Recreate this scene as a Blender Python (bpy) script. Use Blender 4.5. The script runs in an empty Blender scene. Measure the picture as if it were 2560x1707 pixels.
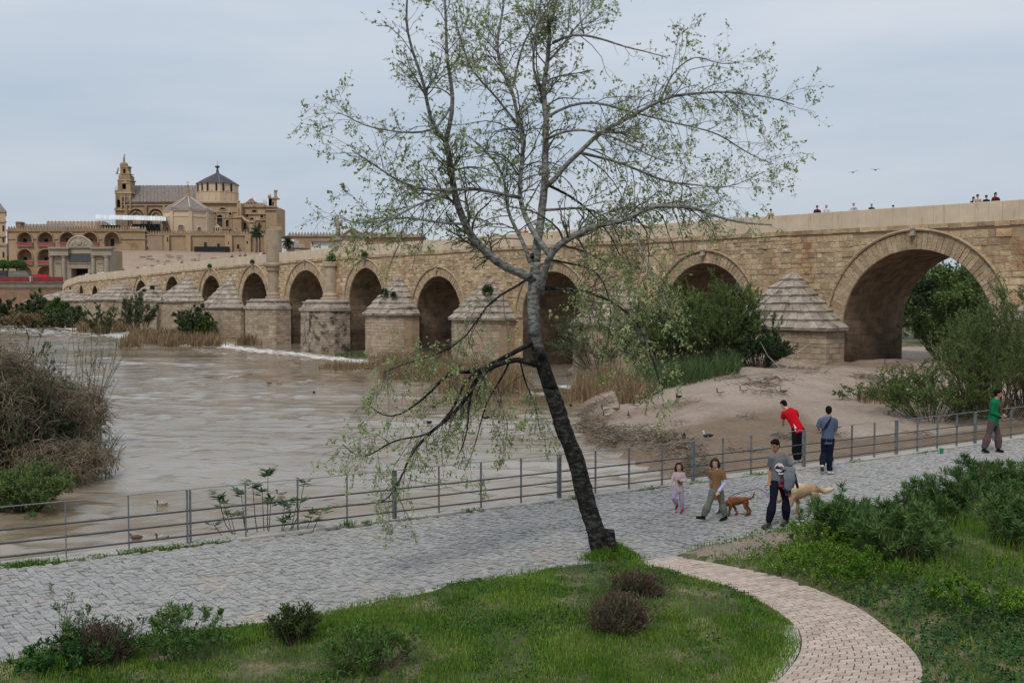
import bpy, math, random
import numpy as np
from mathutils import Vector, Matrix
R = np.random.default_rng(7); random.seed(7)
S = bpy.context.scene
COL = S.collection
# ---------------------------------------------------------------- camera
H = 4.5
cam = bpy.data.cameras.new('camera'); co = bpy.data.objects.new('camera', cam); COL.objects.link(co)
cam.sensor_width = 36; cam.lens = 35; cam.clip_end = 9000; cam.clip_start = .1
PITCH = math.atan((853.5-750)/2489)
co.location = (0, 0, H); co.rotation_euler = (math.pi/2-PITCH, 0, 0)
S.camera = co
# ---------------------------------------------------------------- sky, sun, exposure
W = bpy.data.worlds.new('World'); S.world = W; W.use_nodes = True
nt = W.node_tree; nt.nodes.clear()
def wn(t, **k):
    n = nt.nodes.new(t)
    for a, b in k.items(): setattr(n, a, b)
    return n
SUN_EL, SUN_ROT = math.radians(52), math.radians(200)
sky = wn('ShaderNodeTexSky', sky_type='NISHITA', sun_disc=False, sun_elevation=SUN_EL, sun_rotation=SUN_ROT)
tc = wn('ShaderNodeTexCoord'); mp = wn('ShaderNodeMapping'); mp.inputs['Scale'].default_value = (1.1, 1.1, 5.5); mp.inputs['Rotation'].default_value = (.06, -.1, .3)
no = wn('ShaderNodeTexNoise'); no.inputs['Scale'].default_value = 1.9; no.inputs['Detail'].default_value = 5; no.inputs['Roughness'].default_value = .5
ra = wn('ShaderNodeValToRGB'); e = ra.color_ramp.elements
e[0].position = .32; e[0].color = (4.15, 4.95, 5.9, 1); e[1].position = .68; e[1].color = (5.7, 6.05, 6.6, 1)
sx = wn('ShaderNodeSeparateXYZ')
gm = wn('ShaderNodeMapRange'); gm.inputs[1].default_value = 0; gm.inputs[2].default_value = 1; gm.inputs[3].default_value = .93; gm.inputs[4].default_value = 1.6
vm = wn('ShaderNodeVectorMath', operation='SCALE')
mx = wn('ShaderNodeMixRGB'); mx.inputs[0].default_value = .93
bg = wn('ShaderNodeBackground'); bg.inputs['Strength'].default_value = .1
out = wn('ShaderNodeOutputWorld')
L = nt.links.new
L(tc.outputs['Generated'], mp.inputs[0]); L(mp.outputs[0], no.inputs[0]); L(no.outputs[0], ra.inputs[0])
L(tc.outputs['Generated'], sx.inputs[0]); L(sx.outputs[2], gm.inputs[0])
L(ra.outputs[0], vm.inputs[0]); L(gm.outputs[0], vm.inputs['Scale'])
L(sky.outputs[0], mx.inputs[1]); L(vm.outputs[0], mx.inputs[2]); L(mx.outputs[0], bg.inputs[0]); L(bg.outputs[0], out.inputs[0])
sl = bpy.data.lights.new('sun', 'SUN'); sl.energy = 1.7; sl.angle = math.radians(12); sl.color = (1, .93, .84)
so = bpy.data.objects.new('sun', sl); COL.objects.link(so)
# direction towards the sun (behind the camera, a little to the left)
az = SUN_ROT; sd = Vector((math.sin(az)*math.cos(SUN_EL), math.cos(az)*math.cos(SUN_EL), math.sin(SUN_EL)))
so.rotation_euler = sd.to_track_quat('Z', 'Y').to_euler()
S.view_settings.view_transform = 'Standard'; S.view_settings.look = 'None'; S.view_settings.gamma = 1
S.view_settings.exposure = 0.12; S.view_settings.use_curve_mapping = False
S.cycles.max_bounces = 5; S.cycles.diffuse_bounces = 3; S.cycles.transparent_max_bounces = 6
# ---------------------------------------------------------------- measuring: a ray of the camera as it stood, used to lay the plan out
FW = np.array([0, math.cos(PITCH), -math.sin(PITCH)]); UP = np.array([0, math.sin(PITCH), math.cos(PITCH)]); C0 = np.array([0, 0, H])
def ray(x, y): return FW+np.array([1, 0, 0])*(x-1280)/2489+UP*(853.5-y)/2489
def atz(x, y, z=0):
    d = ray(x, y); return C0+d*(z-H)/d[2]
def aty(x, y, Y):
    d = ray(x, y); return C0+d*Y/d[1]
# ---------------------------------------------------------------- mesh building
class MB:
    def __init__(s): s.v = []; s.f = []; s.n = 0; s.m = []
    def add(s, v, f, m=0):
        v = np.asarray(v, float).reshape(-1, 3)
        if isinstance(f, np.ndarray): f = [f]
        else:
            g = {}
            for q in f: g.setdefault(len(q), []).append(q)
            f = [np.array(x) for x in g.values()]
        for x in f:
            s.f.append(x+s.n); s.m.append(np.full(len(x), m))
        s.v.append(v); s.n += len(v); return s
    def box(s, x0, x1, y0, y1, z0, z1, m=0):
        v = [(x, y, z) for x in (x0, x1) for y in (y0, y1) for z in (z0, z1)]
        return s.add(v, [(0, 1, 3, 2), (4, 6, 7, 5), (0, 4, 5, 1), (2, 3, 7, 6), (0, 2, 6, 4), (1, 5, 7, 3)], m)
    def obox(s, c, hx, hy, hz, ax=(1, 0, 0), ay=(0, 1, 0), az=(0, 0, 1), m=0, taper=1):
        c, ax, ay, az = map(np.array, (c, ax, ay, az)); v = []
        for i in (-1, 1):
            for j in (-1, 1):
                for k in (-1, 1):
                    t = taper if k > 0 else 1
                    v.append(c+ax*hx*i*t+ay*hy*j*t+az*hz*k)
        return s.add(v, [(0, 1, 3, 2), (4, 6, 7, 5), (0, 4, 5, 1), (2, 3, 7, 6), (0, 2, 6, 4), (1, 5, 7, 3)], m)
    def prism(s, poly, z0, z1, m=0, top=True, bottom=True):
        """vertical prism over a plan polygon; z0/z1 numbers"""
        n = len(poly); v = [(p[0], p[1], z0) for p in poly]+[(p[0], p[1], z1) for p in poly]
        f = [(i, (i+1) % n, n+(i+1) % n, n+i) for i in range(n)]
        if top: f.append(tuple(range(n, 2*n)))
        if bottom: f.append(tuple(range(n-1, -1, -1)))
        return s.add(v, f, m)
    def extr(s, poly, y0, y1, m=0):
        """polygon in x,z extruded along y"""
        n = len(poly); v = [(p[0], y0, p[1]) for p in poly]+[(p[0], y1, p[1]) for p in poly]
        f = [(i, n+i, n+(i+1) % n, (i+1) % n) for i in range(n)]+[tuple(range(n)), tuple(range(2*n-1, n-1, -1))]
        return s.add(v, f, m)
    def loft(s, rings, cap=True, m=0):
        k = len(rings[0]); v = np.concatenate([np.asarray(r, float) for r in rings]); f = []
        for i in range(len(rings)-1):
            for j in range(k): f.append((i*k+j, i*k+(j+1) % k, (i+1)*k+(j+1) % k, (i+1)*k+j))
        if cap: f += [tuple(range(k-1, -1, -1)), tuple(range((len(rings)-1)*k, len(rings)*k))]
        return s.add(v, f, m)
    def lathe(s, c, prof, n=16, m=0, a0=0, a1=2*math.pi):
        """profile [(r,z)...] round a vertical axis at c"""
        full = abs(a1-a0-2*math.pi) < 1e-6; k = n if full else n+1
        a = a0+(a1-a0)*np.arange(k)/n
        rings = [np.stack([c[0]+r*np.cos(a), c[1]+r*np.sin(a), np.full(k, c[2]+z)], 1) for r, z in prof]
        return s.loft(rings, True, m)
    def tube(s, pts, rad, n=8, m=0, side=None):
        """chain of elliptical rings; rad = number or (rx,ry) per point; rx along side"""
        P = [np.array(p, float) for p in pts]; rings = []
        ref = np.array(side if side is not None else (.01, 1, .02), float)
        for i, p in enumerate(P):
            t = P[min(i+1, len(P)-1)]-P[max(i-1, 0)]; t /= np.linalg.norm(t)+1e-9
            a = ref-t*(ref@t)
            if np.linalg.norm(a) < .05: a = np.array([1, 0, 0])-t*t[0]
            a /= np.linalg.norm(a); b = np.cross(t, a)
            r = rad[i] if hasattr(rad, '__len__') else rad
            rx, ry = (r if hasattr(r, '__len__') else (r, r))
            th = np.arange(n)*2*math.pi/n
            rings.append(p+np.outer(np.cos(th)*rx, a)+np.outer(np.sin(th)*ry, b))
        return s.loft(rings, True, m)
    def ball(s, c, r, n=12, m=0, ax=None):
        r = np.array(r if hasattr(r, '__len__') else (r, r, r), float); k = n//2+1; rings = []
        A = np.eye(3) if ax is None else np.array(ax)
        for i in range(k+1):
            ph = -math.pi/2+math.pi*(i*.96/k+.02); th = np.arange(n)*2*math.pi/n
            q = np.stack([math.cos(ph)*np.cos(th), math.cos(ph)*np.sin(th), np.full(n, math.sin(ph))], 1)*r
            rings.append(q@A+np.array(c))
        return s.loft(rings, True, m)
    def pbox(s, x0, y0, x1, y1, Y, th, m=0):
        """box whose front face, at distance Y, spans the measured rectangle"""
        a = aty(x0, y0, Y); b = aty(x1, y1, Y); return s.box(a[0], b[0], Y, Y+th, b[2], a[2], m)
    def mesh(s, name, off=(0, 0, 0)):
        me = bpy.data.meshes.new(name)
        if not s.v: return me
        v = np.concatenate(s.v)-np.array(off); me.vertices.add(len(v)); me.vertices.foreach_set('co', v.astype(np.float32).ravel())
        cnt = np.concatenate([np.full(len(x), x.shape[1]) for x in s.f]); idx = np.concatenate([x.ravel() for x in s.f])
        me.loops.add(len(idx)); me.loops.foreach_set('vertex_index', idx.astype(np.int32))
        st = np.concatenate([[0], np.cumsum(cnt)[:-1]]); me.polygons.add(len(cnt))
        me.polygons.foreach_set('loop_start', st.astype(np.int32)); me.polygons.foreach_set('loop_total', cnt.astype(np.int32))
        mi = np.concatenate(s.m)
        if mi.any(): me.polygons.foreach_set('material_index', mi.astype(np.int32))
        me.polygons.foreach_set('use_smooth', np.zeros(len(cnt), bool)); me.update(calc_edges=True); return me
LOC = {}
def tag(o, label=None, cat=None, group=None, kind=None):
    if label: o['label'] = label
    if cat: o['category'] = cat
    if group: o['group'] = group
    if kind: o['kind'] = kind
    return o
def thing(name, label, cat, loc=(0, 0, 0), group=None, rot=0):
    o = bpy.data.objects.new(name, None); COL.objects.link(o); o.location = tuple(float(x) for x in loc); o.rotation_euler[2] = rot
    o.empty_display_size = .2
    LOC[o.name] = np.array(loc, float); return tag(o, label, cat, group)
def obj(name, mb, mat, parent=None, local=False, loc=None, smooth=False, label=None, kind=None):
    """one mesh object; vertices given in world space unless local; the origin goes to loc (top level) or the parent's place"""
    off = np.zeros(3)
    if parent is not None and not local: off = LOC.get(parent.name, np.zeros(3))
    if parent is None and loc is not None: off = np.array(loc, float)
    me = mb.mesh(name, off) if isinstance(mb, MB) else mb
    for q in (mat if isinstance(mat, (list, tuple)) else [mat]): me.materials.append(q)
    if smooth: me.polygons.foreach_set('use_smooth', np.ones(len(me.polygons), bool))
    o = bpy.data.objects.new(name, me); COL.objects.link(o)
    if parent is not None:
        o.parent = parent; LOC[o.name] = LOC.get(parent.name, np.zeros(3))
    elif loc is not None: o.location = tuple(float(x) for x in loc)
    if label: o['label'] = label
    if kind: o['kind'] = kind
    return o
def inst(name, me, parent, loc, rot=None, scale=None):
    o = bpy.data.objects.new(name, me); COL.objects.link(o); o.parent = parent; o.location = tuple(float(x) for x in loc)
    if rot is not None: o.rotation_euler = rot
    if scale is not None: o.scale = scale
    return o
def struct(name, mb, mat, **k):
    o = obj(name, mb, mat, **k); o['kind'] = 'structure'; return o
# ---------------------------------------------------------------- materials
def mat(name, cols, scale=3, rough=.9, var=.18, bump=.3, bscale=None, stain=None, streak=None, spec=.3, detail=6, trans=0, hue=0, metal=0, fine=None, stretch=(1, 1, 1), objvar=True, bdist=.02):
    """cols: base colours mixed by noise; var: light/dark change from piece to piece; stain=(colour, scale, threshold); streak: same, stretched downwards"""
    m = bpy.data.materials.new(name); m.use_nodes = True; t = m.node_tree; N = t.nodes; N.clear(); K = t.links.new
    def nn(ty, **k):
        n = N.new(ty)
        for a, b in k.items(): setattr(n, a, b)
        return n
    geo = nn('ShaderNodeNewGeometry'); oi = nn('ShaderNodeObjectInfo')
    mpp = nn('ShaderNodeMapping'); mpp.inputs['Scale'].default_value = stretch; K(geo.outputs['Position'], mpp.inputs[0])
    def noise(sc, det=6, src=None, ro=.6):
        n = nn('ShaderNodeTexNoise'); n.inputs['Scale'].default_value = sc; n.inputs['Detail'].default_value = det; n.inputs['Roughness'].default_value = ro
        K((src or mpp).outputs[0], n.inputs[0]); return n
    cols = [c if len(c) == 4 else (*c, 1) for c in cols]
    if len(cols) > 1:
        n1 = noise(scale, detail); rp = nn('ShaderNodeValToRGB'); E = rp.color_ramp.elements
        while len(E) < len(cols): E.new(.5)
        for i, c in enumerate(cols): E[i].position = .3+.4*i/(len(cols)-1); E[i].color = c
        K(n1.outputs[0], rp.inputs[0]); c = rp.outputs[0]
    else:
        rg = nn('ShaderNodeRGB'); rg.outputs[0].default_value = cols[0]; c = rg.outputs[0]
    if fine:
        n3 = noise(fine[1], 4); r3 = nn('ShaderNodeMapRange'); r3.inputs[1].default_value = .3; r3.inputs[2].default_value = .7
        r3.inputs[3].default_value = 1-fine[0]; r3.inputs[4].default_value = 1+fine[0]; K(n3.outputs[0], r3.inputs[0])
        vs = nn('ShaderNodeVectorMath', operation='SCALE'); K(c, vs.inputs[0]); K(r3.outputs[0], vs.inputs['Scale']); c = vs.outputs[0]
    for st, sv in ((stain, (1, 1, 1)), (streak, (1, 1, .12))):
        if not st: continue
        m2 = nn('ShaderNodeMapping'); m2.inputs['Scale'].default_value = sv; m2.inputs['Location'].default_value = (3.1, 7.7, 1.3); K(geo.outputs['Position'], m2.inputs[0])
        n2 = noise(st[1], 7, m2, .65); r2 = nn('ShaderNodeMapRange'); r2.inputs[1].default_value = st[2]; r2.inputs[2].default_value = st[2]+.12
        K(n2.outputs[0], r2.inputs[0]); x = nn('ShaderNodeMixRGB'); K(r2.outputs[0], x.inputs[0]); K(c, x.inputs[1]); x.inputs[2].default_value = (*st[0], 1); c = x.outputs[0]
    if var:
        ad = nn('ShaderNodeMath', operation='ADD'); K(geo.outputs['Random Per Island'], ad.inputs[0])
        if objvar: K(oi.outputs['Random'], ad.inputs[1])
        else: ad.inputs[1].default_value = 0
        fr = nn('ShaderNodeMath', operation='FRACT'); K(ad.outputs[0], fr.inputs[0])
        r4 = nn('ShaderNodeMapRange'); r4.inputs[3].default_value = 1-var; r4.inputs[4].default_value = 1+var; K(fr.outputs[0], r4.inputs[0])
        hs = nn('ShaderNodeHueSaturation'); K(c, hs.inputs['Color']); K(r4.outputs[0], hs.inputs['Value'])
        if hue:
            mu = nn('ShaderNodeMath', operation='MULTIPLY'); mu.inputs[1].default_value = 7.31; K(fr.outputs[0], mu.inputs[0])
            f2 = nn('ShaderNodeMath', operation='FRACT'); K(mu.outputs[0], f2.inputs[0])
            r5 = nn('ShaderNodeMapRange'); r5.inputs[3].default_value = .5-hue; r5.inputs[4].default_value = .5+hue; K(f2.outputs[0], r5.inputs[0]); K(r5.outputs[0], hs.inputs['Hue'])
        c = hs.outputs[0]
    b = nn('ShaderNodeBsdfPrincipled'); K(c, b.inputs['Base Color']); b.inputs['Roughness'].default_value = rough; b.inputs['Metallic'].default_value = metal
    b.inputs['Specular IOR Level'].default_value = spec
    if bump:
        nb = noise(bscale or scale*4, 8, None, .7); bp = nn('ShaderNodeBump'); bp.inputs['Strength'].default_value = bump; bp.inputs['Distance'].default_value = bdist
        K(nb.outputs[0], bp.inputs['Height']); K(bp.outputs[0], b.inputs['Normal'])
    o = nn('ShaderNodeOutputMaterial'); sh = b.outputs[0]
    if trans:
        tl = nn('ShaderNodeBsdfTranslucent'); K(c, tl.inputs[0]); ms = nn('ShaderNodeMixShader'); ms.inputs[0].default_value = trans
        K(sh, ms.inputs[1]); K(tl.outputs[0], ms.inputs[2]); sh = ms.outputs[0]
    K(sh, o.inputs[0]); return m
def flat(name, c, rough=.7, metal=0, var=0, bump=0, bs=60, spec=.3): return mat(name, [c], rough=rough, metal=metal, var=var, bump=bump, bscale=bs, spec=spec)
M = {}
M['ashlar'] = mat('golden_limestone', [(.35, .245, .145), (.48, .355, .22), (.60, .48, .33)], 1.3, var=.27, bump=1, bscale=5, bdist=.2, stain=((.36, .22, .115), .2, .56), hue=.012, fine=(.14, 12))
M['mortar'] = mat('old_mortar', [(.27, .195, .12), (.38, .285, .185)], 2, var=0, bump=.8, bscale=8, bdist=.05, stain=((.2, .11, .05), .3, .58))
M['parapet'] = mat('parapet_limestone', [(.47, .38, .27), (.58, .48, .355)], .8, var=.05, bump=.35, bscale=14, bdist=.01, streak=((.22, .18, .14), 2.6, .60), fine=(.06, 30))
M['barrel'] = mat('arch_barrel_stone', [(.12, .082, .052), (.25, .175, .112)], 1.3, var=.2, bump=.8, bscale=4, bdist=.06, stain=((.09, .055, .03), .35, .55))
M['voussoir'] = mat('arch_ring_limestone', [(.36, .25, .145), (.54, .425, .29)], 1.8, var=.17, bump=1, bscale=5, bdist=.3, fine=(.2, 9), stain=((.16, .12, .09), .8, .66))
M['cap'] = mat('weathered_grey_cap_stone', [(.19, .155, .125), (.32, .27, .22), (.42, .365, .30)], 1.1, var=.14, bump=1, bscale=6, bdist=.08, stain=((.10, .09, .08), .9, .56), fine=(.2, 10))
M['pier'] = mat('pier_limestone', [(.27, .20, .14), (.42, .34, .25)], .9, var=.2, bump=1, bscale=6, bdist=.05, stain=((.09, .075, .065), .45, .60), fine=(.12, 12))
M['pierdark'] = mat('black_stained_pier_stone', [(.24, .19, .14), (.38, .31, .24)], .9, var=.2, bump=1, bscale=6, bdist=.05, stain=((.05, .045, .04), .8, .49), fine=(.12, 12))
M['plaster'] = mat('mosque_wall_stone', [(.29, .20, .12), (.39, .28, .175)], .12, var=.1, bump=.4, bscale=2, stain=((.24, .15, .08), .16, .56), fine=(.12, 1.4))
M['plaster2'] = mat('cathedral_stone', [(.33, .23, .14), (.43, .315, .20)], .15, var=.08, bump=.3, bscale=2, stain=((.27, .18, .1), .25, .58), fine=(.1, 1.5))
M['cream'] = mat('cream_render', [(.50, .38, .26), (.57, .44, .31)], .2, var=.03, bump=.2, streak=((.36, .27, .18), 1.2, .62))
M['gothic'] = mat('dark_carved_stone', [(.24, .165, .10), (.34, .245, .155)], .3, var=.12, bump=.8, bscale=2, fine=(.2, 1.5))
M['gate'] = mat('grey_gate_stone', [(.27, .225, .17), (.37, .31, .235)], .4, var=.1, bump=.4, fine=(.1, 2))
M['tile'] = mat('grey_brown_roof_tile', [(.15, .12, .105), (.24, .20, .175)], .8, var=.15, bump=.3)
M['tile2'] = mat('brown_roof_tile', [(.20, .135, .095), (.30, .21, .15)], .8, var=.15, bump=.3)
M['slate'] = mat('dark_slate', [(.045, .05, .058), (.075, .078, .085)], 1, var=.08, bump=.2)
M['ridge'] = flat('pale_mortar_ridge', (.42, .36, .3))
M['dark'] = flat('dark_opening', (.015, .013, .012))
M['blueglass'] = mat('leaded_window_glass', [(.05, .075, .09), (.09, .12, .135)], 1, rough=.35, var=.2, bump=0)
M['red'] = mat('red_cloth', [(.42, .02, .025), (.55, .03, .035)], .8, var=.08, bump=.3)
M['banner'] = mat('faded_maroon_cloth', [(.27, .055, .06), (.34, .085, .09)], 1, var=.1, bump=.3)
M['white'] = flat('white_wall', (.62, .62, .62), var=.04)
M['tarp'] = mat('translucent_white_roof_sheet', [(.5, .53, .55), (.62, .64, .65)], .5, var=.1, bump=.2)
M['scaf'] = flat('scaffold_steel', (.06, .06, .062), .5, .5)
M['brickwall'] = mat('red_brown_embankment', [(.17, .095, .06), (.26, .155, .10)], .5, var=.15, bump=.5, stain=((.09, .06, .04), .15, .55), fine=(.2, 3))
M['bandstone'] = mat('embankment_band', [(.14, .12, .085), (.24, .2, .15)], .6, var=.1, bump=.5)
M['plaza'] = mat('pinkish_paving', [(.27, .195, .14), (.33, .245, .185)], .3, var=.05, bump=.2, fine=(.08, 2))
M['black'] = flat('black_panel', (.012, .012, .014))
M['hill'] = mat('wooded_hill', [(.035, .065, .085), (.07, .115, .13)], .03, var=0, bump=.5, bscale=.05, fine=(.25, .12))
M['steel'] = mat('galvanised_steel', [(.12, .13, .135), (.19, .2, .205)], 8, rough=.5, metal=.3, var=.1, bump=.1, stain=((.1, .07, .05), 6, .68))
M['rail'] = mat('dark_rail_steel', [(.045, .048, .052), (.085, .088, .092)], 8, rough=.4, metal=.4, var=.05, bump=.1)
M['granite'] = mat('granite_sett', [(.24, .233, .224), (.33, .32, .305)], 7, var=.11, bump=1, bscale=45, bdist=.01, fine=(.16, 150), stain=((.35, .30, .245), .9, .58))
M['joint'] = mat('sandy_joint', [(.055, .045, .035), (.10, .08, .06), (.38, .30, .23)], 1.1, var=0, bump=.5, bscale=80, bdist=.004, stain=((.09, .1, .045), 2.2, .64), fine=(.2, 60))
M['kerb'] = mat('pale_granite_kerb', [(.32, .30, .27), (.42, .395, .355)], 2, var=.06, bump=.4, bscale=50, bdist=.004, stain=((.30, .25, .2), 2, .6))
M['brick'] = mat('pinkish_paving_brick', [(.36, .285, .23), (.46, .375, .315)], 4, var=.13, bump=.6, bscale=60, bdist=.004, fine=(.08, 120), stain=((.28, .21, .17), 1.5, .62))
M['quay'] = mat('quay_wall', [(.26, .22, .18), (.36, .31, .26)], 1, var=.1, bump=.5)
M['sand'] = mat('river_sand', [(.34, .265, .205), (.445, .355, .285)], .35, var=0, bump=1, bscale=3.2, bdist=.3, fine=(.14, 5), stain=((.235, .165, .115), .085, .52))
M['bark'] = None
M['trunkdark'] = mat('black_cracked_bark', [(.006, .006, .006), (.022, .021, .02), (.09, .088, .085)], 9, rough=.95, var=0, bump=1, bscale=22, bdist=.04, stretch=(1, 1, 2.2), spec=.1)
M['barkpale'] = mat('pale_poplar_bark', [(.035, .035, .032), (.17, .17, .158), (.34, .34, .32)], 9, rough=.9, var=.12, bump=.6, bscale=30, bdist=.01, stretch=(1, 1, 2.5), spec=.15)
M['twig'] = mat('dark_twig', [(.045, .04, .032), (.13, .12, .10)], 6, var=.35, bump=0)
M['poplarleaf'] = mat('young_poplar_leaf', [(.20, .26, .085), (.36, .42, .20)], 4, rough=.6, var=.35, bump=0, trans=.4, hue=.03)
M['catkin'] = mat('brown_green_catkin', [(.13, .14, .04), (.24, .24, .08)], 4, var=.35, bump=0)
def leafm(name, a, b, v=.35, h=.02, tr=.25, sc=1.2, ro=.55): return mat(name, [a, b], sc, rough=ro, var=v, bump=0, trans=tr, hue=h)
M['grass'] = leafm('lawn_grass', (.06, .145, .012), (.19, .285, .045), .4, .025, .3, 1.1)
M['grass2'] = leafm('bright_weed_leaf', (.05, .135, .01), (.145, .25, .025), .4, .02, .3, .8)
M['clover'] = leafm('dark_ground_cover_leaf', (.02, .07, .014), (.055, .13, .03), .4, .02, .25, .9)
M['oleander'] = leafm('oleander_leaf', (.035, .095, .022), (.115, .19, .05), .4, .02, .2, 1, .45)
M['olive'] = leafm('dark_olive_leaf', (.03, .055, .012), (.085, .115, .03), .4, .03, .25)
M['willow'] = leafm('willow_leaf', (.06, .105, .025), (.14, .20, .055), .45, .03, .25, .5)
M['tama'] = leafm('grey_green_feathery_leaf', (.06, .085, .035), (.12, .15, .07), .4, .03, .2, .5)
M['deep'] = leafm('dark_evergreen_leaf', (.02, .042, .017), (.05, .08, .03), .4, .03, .2, .3)
M['lime'] = leafm('fresh_green_leaf', (.045, .11, .02), (.09, .17, .03), .35, .02, .3)
M['fig'] = leafm('fig_leaf', (.04, .085, .025), (.085, .14, .045), .25, .02, .25, 5)
M['reed'] = mat('dry_brown_reed', [(.13, .085, .045), (.26, .185, .105)], 1, var=.4, bump=0, hue=.015)
M['reedgreen'] = leafm('green_reed_blade', (.035, .075, .02), (.10, .14, .05), .5)
M['deadwood'] = mat('bleached_dead_wood', [(.12, .09, .07), (.33, .29, .25)], 2, var=.45, bump=0)
M['hoard'] = mat('dull_red_netting', [(.17, .03, .026), (.23, .045, .04)], .8, var=.1, bump=.2)
M['debris'] = mat('brown_flood_debris', [(.06, .046, .028), (.25, .195, .13)], 1.5, var=.5, bump=0)
M['rag'] = mat('grey_rag', [(.2, .18, .17), (.45, .43, .42)], 3, var=.3, bump=0)
M['stemb'] = mat('brown_stem', [(.06, .045, .03), (.13, .10, .07)], 5, var=.3, bump=0)
M['lawn'] = mat('lawn_soil', [(.035, .05, .015), (.07, .085, .03), (.27, .2, .14)], 1.5, var=0, bump=1, bscale=20, bdist=.03, fine=(.3, 25), stain=((.36, .27, .195), .75, .585))
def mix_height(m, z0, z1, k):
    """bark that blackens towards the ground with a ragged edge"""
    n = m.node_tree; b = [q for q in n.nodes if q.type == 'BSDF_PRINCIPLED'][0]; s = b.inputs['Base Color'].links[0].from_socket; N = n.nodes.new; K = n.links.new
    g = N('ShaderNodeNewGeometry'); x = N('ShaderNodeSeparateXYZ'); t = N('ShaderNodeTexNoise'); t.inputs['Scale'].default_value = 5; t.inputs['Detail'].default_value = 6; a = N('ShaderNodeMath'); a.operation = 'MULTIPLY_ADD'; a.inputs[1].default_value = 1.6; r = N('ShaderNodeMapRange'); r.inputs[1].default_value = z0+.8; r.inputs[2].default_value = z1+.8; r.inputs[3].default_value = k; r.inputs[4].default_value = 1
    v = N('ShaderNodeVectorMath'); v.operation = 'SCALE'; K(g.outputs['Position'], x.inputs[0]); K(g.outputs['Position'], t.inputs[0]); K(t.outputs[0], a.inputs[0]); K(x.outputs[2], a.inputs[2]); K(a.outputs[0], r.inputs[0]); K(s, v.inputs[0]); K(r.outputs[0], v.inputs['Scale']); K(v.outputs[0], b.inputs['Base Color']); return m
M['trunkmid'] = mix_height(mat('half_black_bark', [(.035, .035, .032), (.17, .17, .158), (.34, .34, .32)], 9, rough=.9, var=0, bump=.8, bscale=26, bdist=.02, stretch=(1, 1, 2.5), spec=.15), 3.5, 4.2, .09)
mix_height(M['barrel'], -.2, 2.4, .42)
# ---------------------------------------------------------------- scattering helpers
def unit(v): return v/(np.linalg.norm(v, axis=-1, keepdims=True)+1e-9)
def rdir(n):
    v = R.normal(size=(n, 3)); return unit(v)
def tubes(mb, P, rad, k=3):
    """P (N,K,3) paths, rad (N,K)"""
    N_, K_ = P.shape[:2]
    if N_ == 0: return
    T = np.empty_like(P); T[:, 1:-1] = P[:, 2:]-P[:, :-2]; T[:, 0] = P[:, 1]-P[:, 0]; T[:, -1] = P[:, -1]-P[:, -2]; T = unit(T)
    ref = np.tile(np.array([.13, 1, .21]), (N_, 1))[:, None, :]; A = unit(np.cross(T, ref)); B = np.cross(T, A)
    th = np.arange(k)*2*math.pi/k
    V = P[:, :, None, :]+rad[:, :, None, None]*(np.cos(th)[None, None, :, None]*A[:, :, None, :]+np.sin(th)[None, None, :, None]*B[:, :, None, :])
    base = (np.arange(N_)*K_*k)[:, None, None]; i = np.arange(K_-1)[None, :, None]*k; j = np.arange(k)[None, None, :]; j2 = (j+1) % k
    F = np.stack([base+i+j, base+i+j2, base+i+k+j2, base+i+k+j], -1).reshape(-1, 4)
    mb.add(V.reshape(-1, 3), F)
def leaves(mb, P, D, ln, wd, fold=.25):
    """rhombic leaves: base P, direction D, length and width arrays"""
    n = len(P)
    if n == 0: return
    D = unit(D); U = unit(np.cross(D, rdir(n))); Nn = np.cross(D, U)
    ln = np.broadcast_to(ln, n)[:, None]; wd = np.broadcast_to(wd, n)[:, None]
    mid = P+D*ln*.45
    V = np.stack([P, mid+U*wd*.5+Nn*wd*fold, P+D*ln, mid-U*wd*.5+Nn*wd*fold], 1).reshape(-1, 3)
    mb.add(V, (np.arange(n)[:, None]*4+np.arange(4)[None, :]))
def blades(mb, P, h, w, lean=.35):
    n = len(P); a = R.uniform(0, 2*math.pi, n); s = np.stack([np.cos(a), np.sin(a), np.zeros(n)], 1)
    b = R.uniform(0, 2*math.pi, n); l = np.stack([np.cos(b), np.sin(b), np.zeros(n)], 1)*(lean*R.uniform(.2, 1, n)*h)[:, None]
    h = np.broadcast_to(h, n)[:, None]; w = np.broadcast_to(w, n)[:, None]; z = np.array([0, 0, 1.])
    V = np.stack([P-s*w/2, P+s*w/2, P+s*w*.35+l*.35+z*h*.6, P-s*w*.35+l*.35+z*h*.6, P+l+z*h], 1).reshape(-1, 3)
    i = np.arange(n)[:, None]*5
    base = mb.n; mb.add(V, i+np.array([[0, 1, 2, 3]])); mb.f.append(i+np.array([[3, 2, 4]])+base); mb.m.append(np.zeros(n))
def grow(P, D, ln, K=6, wob=.25, grav=0.):
    """paths from points P along D; grav pulls directions down (or up when negative)"""
    n = len(P); out = [P]; d = unit(D); st = np.broadcast_to(ln, n)[:, None]/(K-1); p = P
    for i in range(K-1):
        d = unit(d+R.normal(size=(n, 3))*wob+np.array([0, 0, -1.])*(grav if not hasattr(grav, '__len__') else grav[:, None])); p = p+d*st; out.append(p)
    return np.stack(out, 1)
def along(P, n, t0=.2, t1=1., w=None):
    """n random points on paths P: position, tangent, path index, t"""
    N_, K_ = P.shape[:2]
    if w is None: w = np.linalg.norm(P[:, -1]-P[:, 0], axis=1)+.01
    i = R.choice(N_, n, p=w/w.sum()); t = R.uniform(t0, t1, n)*(K_-1); k = np.minimum(t.astype(int), K_-2); f = (t-k)[:, None]
    a = P[i, k]; b = P[i, k+1]; return a*(1-f)+b*f, unit(b-a), i, t/(K_-1)
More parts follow.
